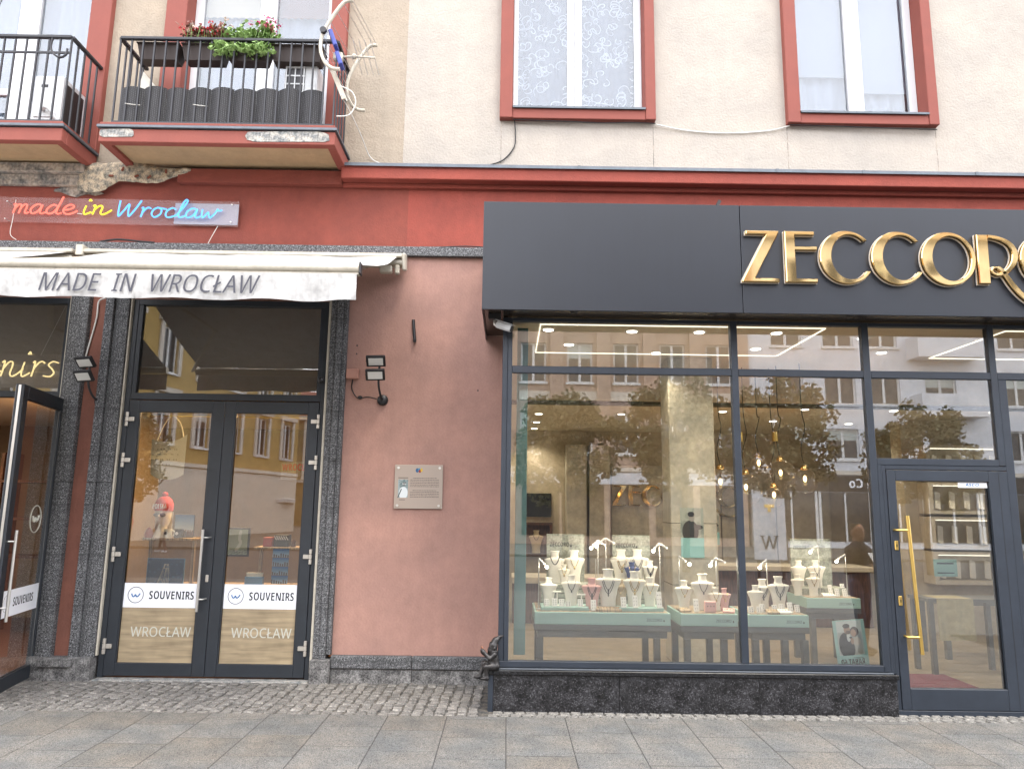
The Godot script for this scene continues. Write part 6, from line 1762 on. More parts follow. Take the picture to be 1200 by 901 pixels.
func jewellery_things():
	var W: Material = M.bust_white
	var y1 := 0.82
	var y2 := 1.0
	var L := [
		["tall white bust with dark bead chain before the left stone backdrop", 0.498, y2, -7.76, 0.322, W, 1],
		["tall white bust with thin chain at the right of the left backdrop", 0.696, y2, -7.76, 0.330, W, 2],
		["small white bust low between the two tall ones at the left backdrop", 0.588, y2, -7.70, 0.190, W, 2],
		["white bust with double chain left of the right stone backdrop's centre", 1.182, y2, -7.77, 0.345, W, 4],
		["white bust with heavy dark chain and medallion on the right backdrop", 1.350, y2, -7.77, 0.348, W, 5],
		["navy blue bust between the white ones on the right backdrop", 1.276, y2, -7.68, 0.225, M.bust_navy, 2],
		["white bust with dark cross chain at the right end of the long table", 1.468, y2, -7.72, 0.240, W, 5],
		["narrow white bust at the far left front of the long table", 0.418, y1, -7.45, 0.262, W, 0],
		["broad white bust with one dark pendant at the left front of the long table", 0.640, y1, -7.45, 0.292, W, 3],
		["pink bust with dark drop chain on the long table", 0.838, 0.788, -7.42, 0.300, M.bust_pink, 5],
		["tall pale bust with long drops in the middle of the long table", 1.002, 0.788, -7.45, 0.385, W, 5],
		["small tan bust behind the trays of the long table", 1.130, y1, -7.50, 0.250, M.bust_tan, 2],
		["broad white bust with looped gold chain right of the tan one", 1.258, y1, -7.43, 0.335, W, 4],
		["small white bust at the right front of the long table", 1.416, y1, -7.47, 0.275, W, 2],
		["white bust with card at the left of the middle table", 1.763, 0.787, -7.52, 0.278, W, 2],
		["tallest white bust with dark pendant on the middle table", 1.944, 0.787, -7.50, 0.348, W, 3],
		["short white bust second from right on the middle table", 2.058, 0.787, -7.46, 0.220, W, 2],
		["pale pink bust at the right end of the middle table", 2.150, 0.787, -7.48, 0.212, M.bust_pink, 2],
		["small white bust close against the right side of the window post", 2.466, 0.787, -7.50, 0.245, W, 0],
		["white bust with two drops right of the window post", 2.552, 0.787, -7.55, 0.300, W, 5],
		["tallest white bust on the table right of the window post", 2.696, 0.787, -7.50, 0.332, W, 5],
		["white bust left of centre before the rear backdrop", 3.520, 0.87, -9.08, 0.305, W, 0],
		["white bust with drop at the right of the rear backdrop", 3.725, 0.87, -9.06, 0.312, W, 3],
		["lower white bust at the left front of the rear table", 3.430, 0.787, -8.90, 0.240, W, 0],
		["lower white bust in the middle front of the rear table", 3.596, 0.787, -8.86, 0.268, W, 2]]
	for b in L: bust(b[0], b[1], b[2], b[3], b[4], b[5], b[6], rng.randf_range(-0.12, 0.12))
	# bust in the brown recess at the back
	bust("dark lit bust in the brown recess on the back wall", 0.53, 0.96, -13.53, 0.40, M.bust_tan, 1)
	# small stands, trays and cards
	var n := 0
	for c in [[0.845, 0.788, -7.34, 0.10], [1.135, 0.82, -7.34, 0.10], [1.478, 0.82, -7.34, 0.15], [1.84, 0.787, -7.36, 0.12], [0.395, 0.82, -7.36, 0.07], [0.47, 0.82, -7.36, 0.075], [0.54, 0.82, -7.36, 0.07], [1.245, 0.82, -7.33, 0.115], [2.48, 0.787, -7.36, 0.08], [2.60, 0.787, -7.36, 0.075], [2.75, 0.787, -7.36, 0.10], [3.86, 0.787, -8.84, 0.09], [3.95, 0.787, -8.84, 0.085], [2.36, 0.787, -7.33, 0.06], [2.44, 0.787, -7.33, 0.06], [2.68, 0.787, -7.40, 0.08], [2.84, 0.787, -7.42, 0.07], [3.83, 0.787, -8.95, 0.12], [4.0, 0.787, -9.0, 0.13], [0.72, 0.82, -7.36, 0.07], [0.60, 0.82, -7.35, 0.05]]:
		var lab: String = ["white earring card beside the pink bust", "white earring card before the tan bust", "tall leaning white earring card at the right end of the long table", "white earring card under the tallest bust of the middle table", "first small white earring card at the left end of the long table", "second small white earring card at the left end of the long table", "third small white earring card at the left end of the long table", "white ring block before the bust with looped gold chain", "small white card beside the window post", "small white card between two busts right of the post", "white card at the right end of the table by the post", "white card at the right front of the rear table", "rightmost white card of the rear table", "tiny white card at the left front corner by the post", "second tiny white card by the post", "white card between the tallest bust and the table edge by the post", "white card behind the right edge of the table by the post", "taller white card behind the two on the rear table", "tallest white card at the back right of the rear table", "white card right of the broad bust on the long table", "low white card before the broad bust on the long table"][n]
		var t := thing("earring_card", lab, "earring card", V(c[0], c[1], c[2]), "earring cards on the display tables")
		var bb := Basis.from_euler(V(-0.25, 0.1, 0))
		part("card", G().obox(Transform3D(bb, V(c[0], c[1] + c[3] * 0.5, c[2])), V(0.052, c[3], 0.012), 0.002), M.card_white, t)
		for k in 3: part("earring", G().ball(V(c[0], c[1] + c[3] * 0.5, c[2]) + bb * V(-0.012, c[3] * (0.3 - k * 0.28), 0.008), V(0.004, 0.005, 0.003), 5).ball(V(c[0], c[1] + c[3] * 0.5, c[2]) + bb * V(0.012, c[3] * (0.3 - k * 0.28), 0.008), V(0.004, 0.005, 0.003), 5), M.jewel_dark, t)
		n += 1
	n = 0
	for c in [[0.93, 0.788, -7.34, 0.13, M.oak], [1.05, 0.788, -7.34, 0.13, M.oak], [1.97, 0.787, -7.33, 0.11, M.bust_pink], [1.72, 0.787, -7.36, 0.12, M.oak], [2.15, 0.787, -7.34, 0.11, M.bust_pink], [2.56, 0.787, -7.31, 0.12, M.oak], [3.75, 0.787, -8.82, 0.14, M.card_white], [2.68, 0.787, -7.33, 0.12, M.card_white]]:
		var lab: String = ["left flat wooden ring tray in the middle of the long table", "right flat wooden ring tray in the middle of the long table", "upright pink ring box on the middle table", "open wooden tray at the left corner of the middle table", "open pink tray at the right corner of the middle table", "wooden tray right of the window post", "white ring tray on the rear table", "white ring tray before the tallest bust by the post"][n]
		var t := thing("ring_tray", lab, "ring tray", V(c[0], c[1], c[2]), "ring trays on the display tables")
		if n == 2:
			part("tray", G().box(V(c[0] - 0.055, c[1], c[2] - 0.03), V(c[0] + 0.055, c[1] + 0.105, c[2] + 0.02), 0.008), c[4], t)
			for k in 3: part("ring", G().ball(V(c[0] - 0.03 + k * 0.03, c[1] + 0.06, c[2] + 0.022), V(0.005, 0.007, 0.004), 6), M.jewel_dark, t)
		else:
			var bb := Basis.from_euler(V(0.25, 0.3 if n == 3 else -0.3 if n == 4 else 0.0, 0))
			part("tray", G().obox(Transform3D(bb, V(c[0], c[1] + 0.018, c[2])), V(c[3], 0.018, 0.09), 0.004), c[4], t)
			for k in 4: part("ring", G().ball(V(c[0], c[1] + 0.029, c[2]) + bb * V(-0.04 + k * 0.027, 0.002, 0), V(0.006, 0.005, 0.006), 6), M.jewel_gold, t)
		n += 1
	n = 0
	for c in [[0.83, 0.788, -7.40, 0.20], [0.885, 0.788, -7.50, 0.26], [0.50, 0.82, -7.42, 0.13], [0.735, 0.82, -7.4, 0.11]]:
		var t := thing("necklace_stand", ["short white T shaped stand left of the pink bust", "tall white T shaped stand behind the pink bust", "white T shaped stand at the left front of the long table", "small white T shaped stand right of the broad bust"][n], "necklace stand", V(c[0], c[1], c[2]), "T shaped stands on the long table")
		part("post", G().tube([V(c[0], c[1], c[2]), V(c[0], c[1] + c[3], c[2])], 0.007, 6), M.bust_white, t)
		part("cross_bar", G().tube([V(c[0] - 0.04, c[1] + c[3], c[2]), V(c[0] + 0.04, c[1] + c[3], c[2])], 0.009, 7), M.bust_white, t)
		part("foot", G().lathe([Vector2(0.001, c[1]), Vector2(0.03, c[1]), Vector2(0.03, c[1] + 0.008), Vector2(0.001, c[1] + 0.01)], 10, Transform3D(Basis(), V(c[0], 0, c[2]))), M.bust_white, t)
		n += 1
	spot_stand("spotlight stand at the far left of the long table", 0.318, -7.40, 0.788, 1.265, [0.05])
	spot_stand("tall spotlight stand in the middle of the long table, left of the pair", 0.925, -7.62, 0.788, 1.44, [-0.05, 0.07])
	spot_stand("tall spotlight stand in the middle of the long table, right of the pair", 1.005, -7.62, 0.788, 1.46, [-0.07, 0.08])
	spot_stand("spotlight stand at the right end of the long table", 1.545, -7.60, 0.788, 1.42, [-0.05, 0.07])
	spot_stand("spotlight stand at the left of the middle table", 1.72, -7.52, 0.787, 1.30, [0.06])
	spot_stand("spotlight stand at the right of the middle table", 2.10, -7.55, 0.787, 1.29, [-0.05, 0.08])
	spot_stand("spotlight stand between the busts right of the window post", 2.63, -7.62, 0.787, 1.27, [-0.06])
	spot_stand("left spotlight stand of the rear table", 3.70, -8.92, 0.787, 1.36, [-0.08])
	spot_stand("right spotlight stand of the rear table", 4.02, -8.92, 0.787, 1.26, [-0.09])
	solo("glass_shelf", G().box(V(0.90, 1.253, -7.70), V(1.22, 1.262, -7.52)), M.clear_plastic, "bright edged glass shelf above the middle of the long table", "shelf")
	part("shelf_post", G().tube([V(0.91, 0.788, -7.69), V(0.91, 1.253, -7.69)], 0.004, 5).tube([V(1.21, 0.788, -7.69), V(1.21, 1.253, -7.69)], 0.004, 5), M.steel, get_node("glass_shelf"))
	# wedding poster leaning by the door, its print seen from behind
	var im := Image.create(160, 256, false, Image.FORMAT_RGB8)
	im.fill(Color(0.62, 0.76, 0.73))
	im.fill_rect(Rect2i(16, 4, 128, 178), Color(0.78, 0.80, 0.78))
	for k in 30: dab(im, 20 + k * 4, 120, 10, Color(0.55, 0.57, 0.55, 0.25), 60)
	dab(im, 106, 150, 30, Color(0.66, 0.66, 0.62), 62); dab(im, 112, 112, 18, Color(0.74, 0.70, 0.64), 22)
	dab(im, 55, 130, 36, Color(0.10, 0.11, 0.14), 66); dab(im, 76, 150, 22, Color(0.10, 0.11, 0.14), 40)
	dab(im, 72, 88, 10, Color(0.82, 0.82, 0.80), 26)
	dab(im, 68, 50, 17, Color(0.62, 0.50, 0.42), 22); dab(im, 66, 30, 18, Color(0.20, 0.17, 0.15), 12); dab(im, 72, 64, 13, Color(0.36, 0.28, 0.23), 9)
	dab(im, 104, 62, 22, Color(0.26, 0.20, 0.16), 26); dab(im, 98, 68, 14, Color(0.68, 0.55, 0.47), 20)
	dab(im, 88, 110, 8, Color(0.65, 0.52, 0.44), 18); dab(im, 82, 92, 7, Color(0.06, 0.06, 0.07), 4)
	im.fill_rect(Rect2i(0, 184, 160, 72), Color(0.62, 0.76, 0.73))
	im.fill_rect(Rect2i(84, 196, 50, 3), Color(0.4, 0.48, 0.47))
	var po := thing("poster", "poster of a bride and groom leaning in the window beside the door", "poster", V(3.2, 0.40, -7.06))
	origin[po] = Vector3.ZERO
	po.rotation.z = 0.085
	part("board", G().box(V(-0.145, -0.06, -0.01), V(0.145, 0.372, -0.002)), M.mint, po)
	part("print", G().q(V(-0.145, -0.06, -0.001), V(0.145, -0.06, -0.001), V(0.145, 0.372, -0.001), V(-0.145, 0.372, -0.001)), print_mat("poster_print", im, 0.5), po)
	part("lettering", letters(G(), "RABAT 60", Transform3D(Basis(Vector3(-1, 0, 0), Vector3(0, 1, 0), Vector3(0, 0, 1)), V(0.105, -0.022, 0.0)), 0.05, 0.001, true, false, false, 0.215), M.letter_black, po)
	# black and white portraits over mint fields
	for p in [[2.03, 2.30, 1.21, 1.78, -8.742, "black and white portrait poster with mint field on the stone pillar", 1], [2.90, 3.18, 1.25, 1.72, -11.2, "black and white poster with mint field standing behind the middle table", 2]]:
		var im2 := Image.create(96, 192, false, Image.FORMAT_RGB8)
		im2.fill(Color(0.62, 0.64, 0.60))
		var rg := RandomNumberGenerator.new()
		rg.seed = p[6]
		for k in 14: dab(im2, rg.randf_range(0, 96), rg.randf_range(0, 110), rg.randf_range(6, 20), Color(0.45, 0.48, 0.45, 0.4))
		dab(im2, 40, 92, 34, Color(0.16, 0.17, 0.17), 44); dab(im2, 46, 36, 13, Color(0.55, 0.53, 0.5), 17); dab(im2, 44, 24, 14, Color(0.1, 0.1, 0.1), 10); dab(im2, 70, 74, 22, Color(0.2, 0.21, 0.21), 10)
		im2.fill_rect(Rect2i(0, 116, 96, 76), Color(0.52, 0.72, 0.72))
		var t := thing("portrait_poster", p[5], "poster", V((p[0] + p[1]) / 2, p[2], p[4]))
		part("board", G().box(V(p[0], p[2], p[4] - 0.006), V(p[1], p[3], p[4])), M.mint, t)
		part("print", G().q(V(p[0], p[2], p[4] + 0.001), V(p[1], p[2], p[4] + 0.001), V(p[1], p[3], p[4] + 0.001), V(p[0], p[3], p[4] + 0.001)), print_mat("portrait_print_%d" % p[6], im2, 0.5), t)
		if p[6] == 2: part("post", G().tube([V(3.04, 0.03, -11.21), V(3.04, 1.3, -11.21)], 0.02, 6), M.steel, t)
	# gold name on the back wall
	var s := thing("wall_sign", "gold letters of the shop name on the back wall of the jeweller", "sign", V(3.0, 2.0, -13.5))
	gold_word(s, Transform3D(Basis.from_scale(V(0.75, 0.75, 1)), V(1.90 - 2.12 * 0.75, 2.0 - 4.06 * 0.75, -13.52)), M.gold, 0.04)
	# pendant globes
	n = 0
	for g in [[3.40, 2.20, -9.2, 0.19], [3.00, 2.02, -9.32, 0.20], [3.20, 2.33, -9.4, 0.11], [3.62, 2.12, -9.0, 0.15], [2.66, 2.08, -9.25, 0.20], [3.36, 1.93, -9.35, 0.13]]:
		var c := V(g[0], g[1], g[2])
		var r: float = g[3]
		var t := thing("glass_pendant", ["large clear glass globe pendant right of the window post", "low large glass globe pendant close to the window post", "small upper glass pendant behind the globes", "rightmost smaller glass globe pendant", "glass globe pendant left of the window post", "lowest small glass pendant under the large globe"][n], "pendant lamp", c, "glass globe pendants hanging in the jeweller's")
		part("globe", G().ball(c, V(r, r, r), 24), M.globe_glass, t)
		part("cap", G().lathe([Vector2(0.035, c.y + r * 0.92), Vector2(0.05, c.y + r * 0.97), Vector2(0.03, c.y + r + 0.04), Vector2(0.006, c.y + r + 0.05)], 10, Transform3D(Basis(), V(c.x, 0, c.z))), M.jewel_gold, t)
		part("cord", G().tube(spline([V(c.x, c.y + r + 0.05, c.z), V(c.x - 0.03, c.y + r + 0.25, c.z), V(c.x + 0.03, c.y + r + 0.5, c.z), V(c.x, 3.0, c.z), V(c.x, 3.58, c.z)], 5), 0.006, 5), M.cable_black, t)
		part("bulb", G().ball(c + V(0, 0.03, 0), V(0.022, 0.04, 0.022), 8), M.bulb_warm, t)
		if n < 2: part("brass_cage", G().tube([V(c.x - 0.05, 2.62, c.z), V(c.x - 0.05, 2.74, c.z)], 0.035, 10), M.brass, t)
		var l := OmniLight3D.new()
		l.name = "bulb_glow"; l.light_energy = 0.02; l.light_color = Color(1, 0.68, 0.35); l.light_size = 0.02; l.omni_range = 9; l.omni_attenuation = 2; l.shadow_enabled = true
		l.position = V(0, 0.03, 0)
		t.add_child(l, true)
		n += 1
	# cloth covered table behind the door
	var ct := thing("draped_table", "small table under a hanging olive cloth behind the door", "table", V(4.9, 0.03, -8.5))
	part("table_top", G().box(V(4.62, 0.80, -8.72), V(5.55, 0.835, -8.30)), M.table_grey, ct)
	for x in [4.66, 5.5]:
		for z in [-8.68, -8.34]: part("leg", G().box(V(x - 0.025, 0.03, z - 0.025), V(x + 0.025, 0.80, z + 0.025)), M.table_grey, ct)
	solo("olive_drape", curtain(4.70, 5.10, 0.40, 0.84, -8.285, 40.0, 0.008).q(V(4.70, 0.842, -8.29), V(5.10, 0.842, -8.29), V(5.10, 0.842, -8.6), V(4.70, 0.842, -8.6)), M.olive_cloth, "olive cloth draped over the small table behind the door", "cloth")
	var dt := thing("side_table", "dark slim table on the right side behind the glass door", "table", V(5.7, 0.03, -9.4))
	part("table_top", G().box(V(5.3, 0.66, -9.8), V(6.6, 0.72, -9.2)), M.table_grey, dt)
	for x in [5.34, 6.56]:
		for z in [-9.76, -9.24]: part("leg", G().box(V(x - 0.03, 0.03, z - 0.03), V(x + 0.03, 0.66, z + 0.03)), M.table_grey, dt)

func souvenir_things():
	# beige wooden display shelves
	var sh := thing("display_shelf", "wooden display shelf behind the left door leaf", "shelf", V(-3.7, 0.03, -8.25))
	part("shelf_board", G().box(V(-3.93, 1.355, -8.42), V(-3.40, 1.38, -8.12), 0.003), M.oak, sh)
	for x in [-3.90, -3.43]: part("post", G().box(V(x - 0.015, 0.03, -8.30), V(x + 0.015, 1.355, -8.26)), M.oak, sh)
	var s2 := thing("display_shelf", "wooden display shelf behind the right door leaf", "shelf", V(-2.5, 0.03, -8.25))
	part("shelf_board", G().box(V(-2.72, 1.275, -8.42), V(-2.22, 1.30, -8.12), 0.003), M.oak, s2)
	for x in [-2.69, -2.25]: part("post", G().box(V(x - 0.015, 0.03, -8.30), V(x + 0.015, 1.275, -8.26)), M.oak, s2)
	# tote bag hanging in the window
	var tb := thing("tote_bag", "cream cotton tote bag with small printed marks hung in the left leaf", "tote bag", V(-3.72, 2.03, -8.1))
	var pts := []
	for r in 7:
		for c in 9:
			var u := c / 8.0
			var v := r / 6.0
			var dip := 0.05 * (1.0 - pow(absf(u * 2 - 1), 2.0))
			pts.append(V(lerpf(-3.895, -3.545, u) + (0.03 * v * (u - 0.35)), lerpf(2.06, 2.44 + 0.06 * u, v) - dip * (1.0 if r == 6 else 0.6 * v) - dip * (1.2 if r == 0 else 0.0), -8.10 + 0.02 * sin(u * 5.0 + v * 2.0)))
	part("bag", G().grid(pts, 7, 9), M.tote, tb)
	var mk := G()
	for k in 26: mk.ball(V(-3.83 + (k % 7) * 0.036 + 0.01 * sin(k * 3.0), 2.33 - (k / 7) * 0.055, -8.075), V(0.008, 0.004, 0.002), 5)
	part("printed_marks", mk, M.letter_grey, tb)
	part("strap", G().tube(spline([V(-3.86, 2.42, -8.1), V(-3.80, 2.6, -8.1), V(-3.72, 2.7, -8.1), V(-3.62, 2.62, -8.1), V(-3.57, 2.46, -8.1)], 4), 0.008, 5), M.tote, tb)
	solo("hanging_rail", G().tube([V(-3.96, 2.70, -8.1), V(-2.06, 2.70, -8.1)], 0.01, 6), M.brass, "thin brass rail across the top of the double doors' display", "rail")
	# mannequin head with red cap and sunglasses
	var mh := thing("mannequin_head", "pale mannequin head with red lettered cap and dark sunglasses", "mannequin head", V(-3.77, 1.38, -8.22))
	part("head", G().lathe([Vector2(0.085, 1.38), Vector2(0.08, 1.40), Vector2(0.055, 1.45), Vector2(0.05, 1.50), Vector2(0.065, 1.53), Vector2(0.078, 1.58), Vector2(0.082, 1.64), Vector2(0.08, 1.70), Vector2(0.06, 1.745), Vector2(0.001, 1.76)], 16, Transform3D(Basis.from_scale(V(1, 1, 1.15)), V(-3.77, 0, -8.22))).ball(V(-3.77, 1.605, -8.12), V(0.014, 0.022, 0.018), 8), M.mannequin, mh)
	part("long_hair", curtain(-3.87, -3.68, 1.40, 1.66, -8.26, 60.0, 0.006), M.tote, mh)
	part("cap", G().lathe([Vector2(0.092, 1.665), Vector2(0.096, 1.69), Vector2(0.094, 1.74), Vector2(0.075, 1.79), Vector2(0.04, 1.82), Vector2(0.001, 1.83)], 16, Transform3D(Basis.from_scale(V(1, 1, 1.12)), V(-3.77, 0, -8.22))).ball(V(-3.77, 1.845, -8.22), V(0.035, 0.03, 0.035), 8), M.cap_red, mh)
	part("lettering", letters(G(), "POLSKA", Transform3D(Basis(), V(-3.845, 1.69, -8.115)), 0.05, 0.002, true, false, false, 0.15), M.sticker_white, mh)
	part("sunglasses", G().ball(V(-3.805, 1.625, -8.128), V(0.034, 0.022, 0.012), 10).ball(V(-3.735, 1.625, -8.128), V(0.034, 0.022, 0.012), 10).tube([V(-3.80, 1.64, -8.125), V(-3.74, 1.64, -8.125)], 0.004, 5), M.frame_black, mh)
	# goods on the left shelf
	var bd := thing("souvenir_board", "blue and white picture board standing on the left shelf", "picture", V(-3.56, 1.38, -8.28))
	var bi := Image.create(96, 128, false, Image.FORMAT_RGB8)
	for y in 128: bi.fill_rect(Rect2i(0, y, 96, 1), Color(0.25, 0.42, 0.62).lerp(Color(0.75, 0.78, 0.78), clampf(y / 90.0, 0, 1)))
	bi.fill_rect(Rect2i(0, 96, 96, 32), Color(0.34, 0.27, 0.2))
	for k in 9: bi.fill_rect(Rect2i(k * 11, 80 + (k * 37) % 18, 7, 26), Color(0.42, 0.3, 0.24))
	part("board", G().box(V(-3.67, 1.38, -8.30), V(-3.45, 1.63, -8.285), 0.004), M.frame_black, bd)
	part("print", G().q(V(-3.665, 1.385, -8.284), V(-3.455, 1.385, -8.284), V(-3.455, 1.625, -8.284), V(-3.665, 1.625, -8.284)), print_mat("board_print", bi), bd)
	for m in [[-3.56, 0.045, M.frame_black, "black printed mug on the left shelf"], [-3.68, 0.042, M.paper, "white mug beside the mannequin on the left shelf"]]:
		var mg := thing("mug", m[3], "mug", V(m[0], 1.38, -8.17))
		part("cup", G().lathe([Vector2(0.001, 1.381), Vector2(m[1], 1.381), Vector2(m[1], 1.475), Vector2(m[1] - 0.005, 1.475), Vector2(m[1] - 0.006, 1.39)], 14, Transform3D(Basis(), V(m[0], 0, -8.17))), m[2], mg)
		part("handle", G().tube(spline([V(m[0] + m[1], 1.46, -8.17), V(m[0] + m[1] + 0.025, 1.45, -8.17), V(m[0] + m[1] + 0.025, 1.41, -8.17), V(m[0] + m[1], 1.40, -8.17)], 4), 0.006, 6), m[2], mg)
		part("printed_spot", G().ball(V(m[0] - 0.005, 1.43, -8.17 + m[1]), V(0.018, 0.018, 0.003), 8), M.card_white if m[2] == M.frame_black else M.frame_black, mg)
	solo("red_figure", G().lathe([Vector2(0.04, 1.38), Vector2(0.045, 1.42), Vector2(0.03, 1.46), Vector2(0.02, 1.48), Vector2(0.001, 1.49)], 10, Transform3D(Basis(), V(-3.89, 0, -8.18))), M.mug_red, "small red figure at the left end of the left shelf", "figurine")
	# posters under the shelf
	var pi2 := Image.create(128, 96, false, Image.FORMAT_RGB8)
	pi2.fill(Color(0.10, 0.22, 0.36))
	for k in 7: stroke(pi2, [Vector2(40 + k * 6, 92), Vector2(52 + k * 4, 50 - (k % 3) * 10), Vector2(60 + k * 2, 20 + (k % 2) * 16)], 2.0, Color(0.62, 0.60, 0.55, 0.8))
	for k in 20: dab(pi2, (k * 53) % 128, (k * 29) % 96, 4, Color(0.2, 0.36, 0.5, 0.6))
	var pp := thing("city_poster", "blue city print standing below the left shelf", "picture", V(-3.67, 0.95, -8.16))
	part("print", G().q(V(-3.86, 0.90, -8.155), V(-3.47, 0.90, -8.155), V(-3.47, 1.16, -8.155), V(-3.86, 1.16, -8.155)), print_mat("city_print", pi2), pp)
	part("board", G().box(V(-3.865, 0.895, -8.17), V(-3.465, 1.165, -8.157)), M.photo_blue, pp)
	# lower counter behind the film, and posts
	solo("display_counter", G().box(V(-3.95, 0.03, -8.60), V(-2.10, 0.88, -8.12), 0.01), M.oak, "low wooden counter behind the filmed lower door glass", "counter")
	# right leaf: framed picture, boxes, postcard strip
	var fp := thing("framed_picture", "framed pale map picture behind the left edge of the right leaf", "picture", V(-2.93, 1.19, -8.2))
	part("frame", G().box(V(-3.06, 1.19, -8.22), V(-2.80, 1.50, -8.20), 0.004), M.frame_black, fp)
	var mi := Image.create(96, 112, false, Image.FORMAT_RGB8)
	mi.fill(Color(0.58, 0.62, 0.52))
	stroke(mi, [Vector2(60, 10), Vector2(56, 40), Vector2(62, 60), Vector2(44, 90)], 7, Color(0.75, 0.76, 0.68))
	for k in 40: dab(mi, (k * 37) % 96, 92 + (k * 13) % 18, 2, Color(0.3, 0.32, 0.28))
	part("print", G().q(V(-3.04, 1.21, -8.199), V(-2.82, 1.21, -8.199), V(-2.82, 1.48, -8.199), V(-3.04, 1.48, -8.199)), print_mat("map_print", mi), fp)
	solo("gift_box", G().box(V(-2.64, 1.301, -8.26), V(-2.54, 1.40, -8.16), 0.004), M.mug_red, "dark red gift box on the right shelf", "box")
	var tk := thing("patterned_box", "black and white striped gift box on the right shelf", "box", V(-2.45, 1.30, -8.22))
	part("carton", G().box(V(-2.53, 1.301, -8.28), V(-2.37, 1.43, -8.18), 0.004), M.frame_black, tk)
	for k in 6: part("stripe", G().obox(Transform3D(Basis.from_euler(V(0, 0, 0.6)), V(-2.515 + k * 0.025, 1.395, -8.179)), V(0.008, 0.05, 0.002)), M.card_white, tk)
	solo("small_figures", G().lathe([Vector2(0.03, 1.301), Vector2(0.02, 1.34), Vector2(0.028, 1.36), Vector2(0.001, 1.39)], 8, Transform3D(Basis(), V(-2.32, 0, -8.2))), M.brown_dark, "small dark figure at the right end of the right shelf", "figurine")
	var pc := thing("postcard_strip", "vertical strip of blue city postcards below the right shelf", "postcards", V(-2.42, 0.92, -8.11))
	for k in 4:
		var ci := Image.create(64, 48, false, Image.FORMAT_RGB8)
		for y in 48: ci.fill_rect(Rect2i(0, y, 64, 1), Color(0.12, 0.33, 0.55).lerp(Color(0.6, 0.7, 0.75), y / 48.0))
		for j in 7: ci.fill_rect(Rect2i(j * 9 + k, 24 + (j * 17 + k * 7) % 14, 6, 24), Color(0.25, 0.24, 0.27))
		part("postcard", G().q(V(-2.51, 0.92 + k * 0.092, -8.11), V(-2.335, 0.92 + k * 0.092, -8.11), V(-2.335, 1.008 + k * 0.092, -8.11), V(-2.51, 1.008 + k * 0.092, -8.11)), print_mat("postcard_print_%d" % k, ci), pc)
	var bx := thing("postcard_box", "low blue box of cards beside the postcard strip", "box", V(-2.7, 0.9, -8.13))
	part("carton", G().box(V(-2.79, 0.885, -8.16), V(-2.60, 0.99, -8.10), 0.004), M.photo_blue, bx)
	part("cards", G().box(V(-2.78, 0.99, -8.155), V(-2.61, 1.03, -8.12)), M.paper, bx)
	var sg := thing("hanging_card", "small card with red city name hung in the right leaf", "card", V(-2.25, 2.1, -8.08))
	part("card", G().box(V(-2.47, 2.02, -8.085), V(-2.09, 2.22, -8.08)), M.clear_plastic, sg)
	part("lettering", letters(G(), "WROCŁAW", Transform3D(Basis(), V(-2.46, 2.12, -8.078)), 0.07, 0.001, true, false, false, 0.36), M.cap_red, sg)
	solo("price_tag", G().box(V(-2.20, 1.42, -8.10), V(-2.125, 1.56, -8.097)), M.card_white, "small white tag card at the right edge of the right leaf", "tag")
	# shelving inside the open entrance
	var es := thing("entrance_shelf", "dark shelf unit inside the open entrance", "shelf", V(-6.0, 0.03, -10.2))
	part("upright", G().box(V(-6.9, 0.03, -10.5), V(-6.86, 2.4, -10.1)), M.walnut, es)
	part("upright", G().box(V(-5.1, 0.03, -10.5), V(-5.06, 2.4, -10.1)), M.walnut, es)
	for y in [0.5, 1.0, 1.5, 2.0]: part("shelf_board", G().box(V(-6.86, y, -10.5), V(-5.1, y + 0.03, -10.1)), M.walnut, es)

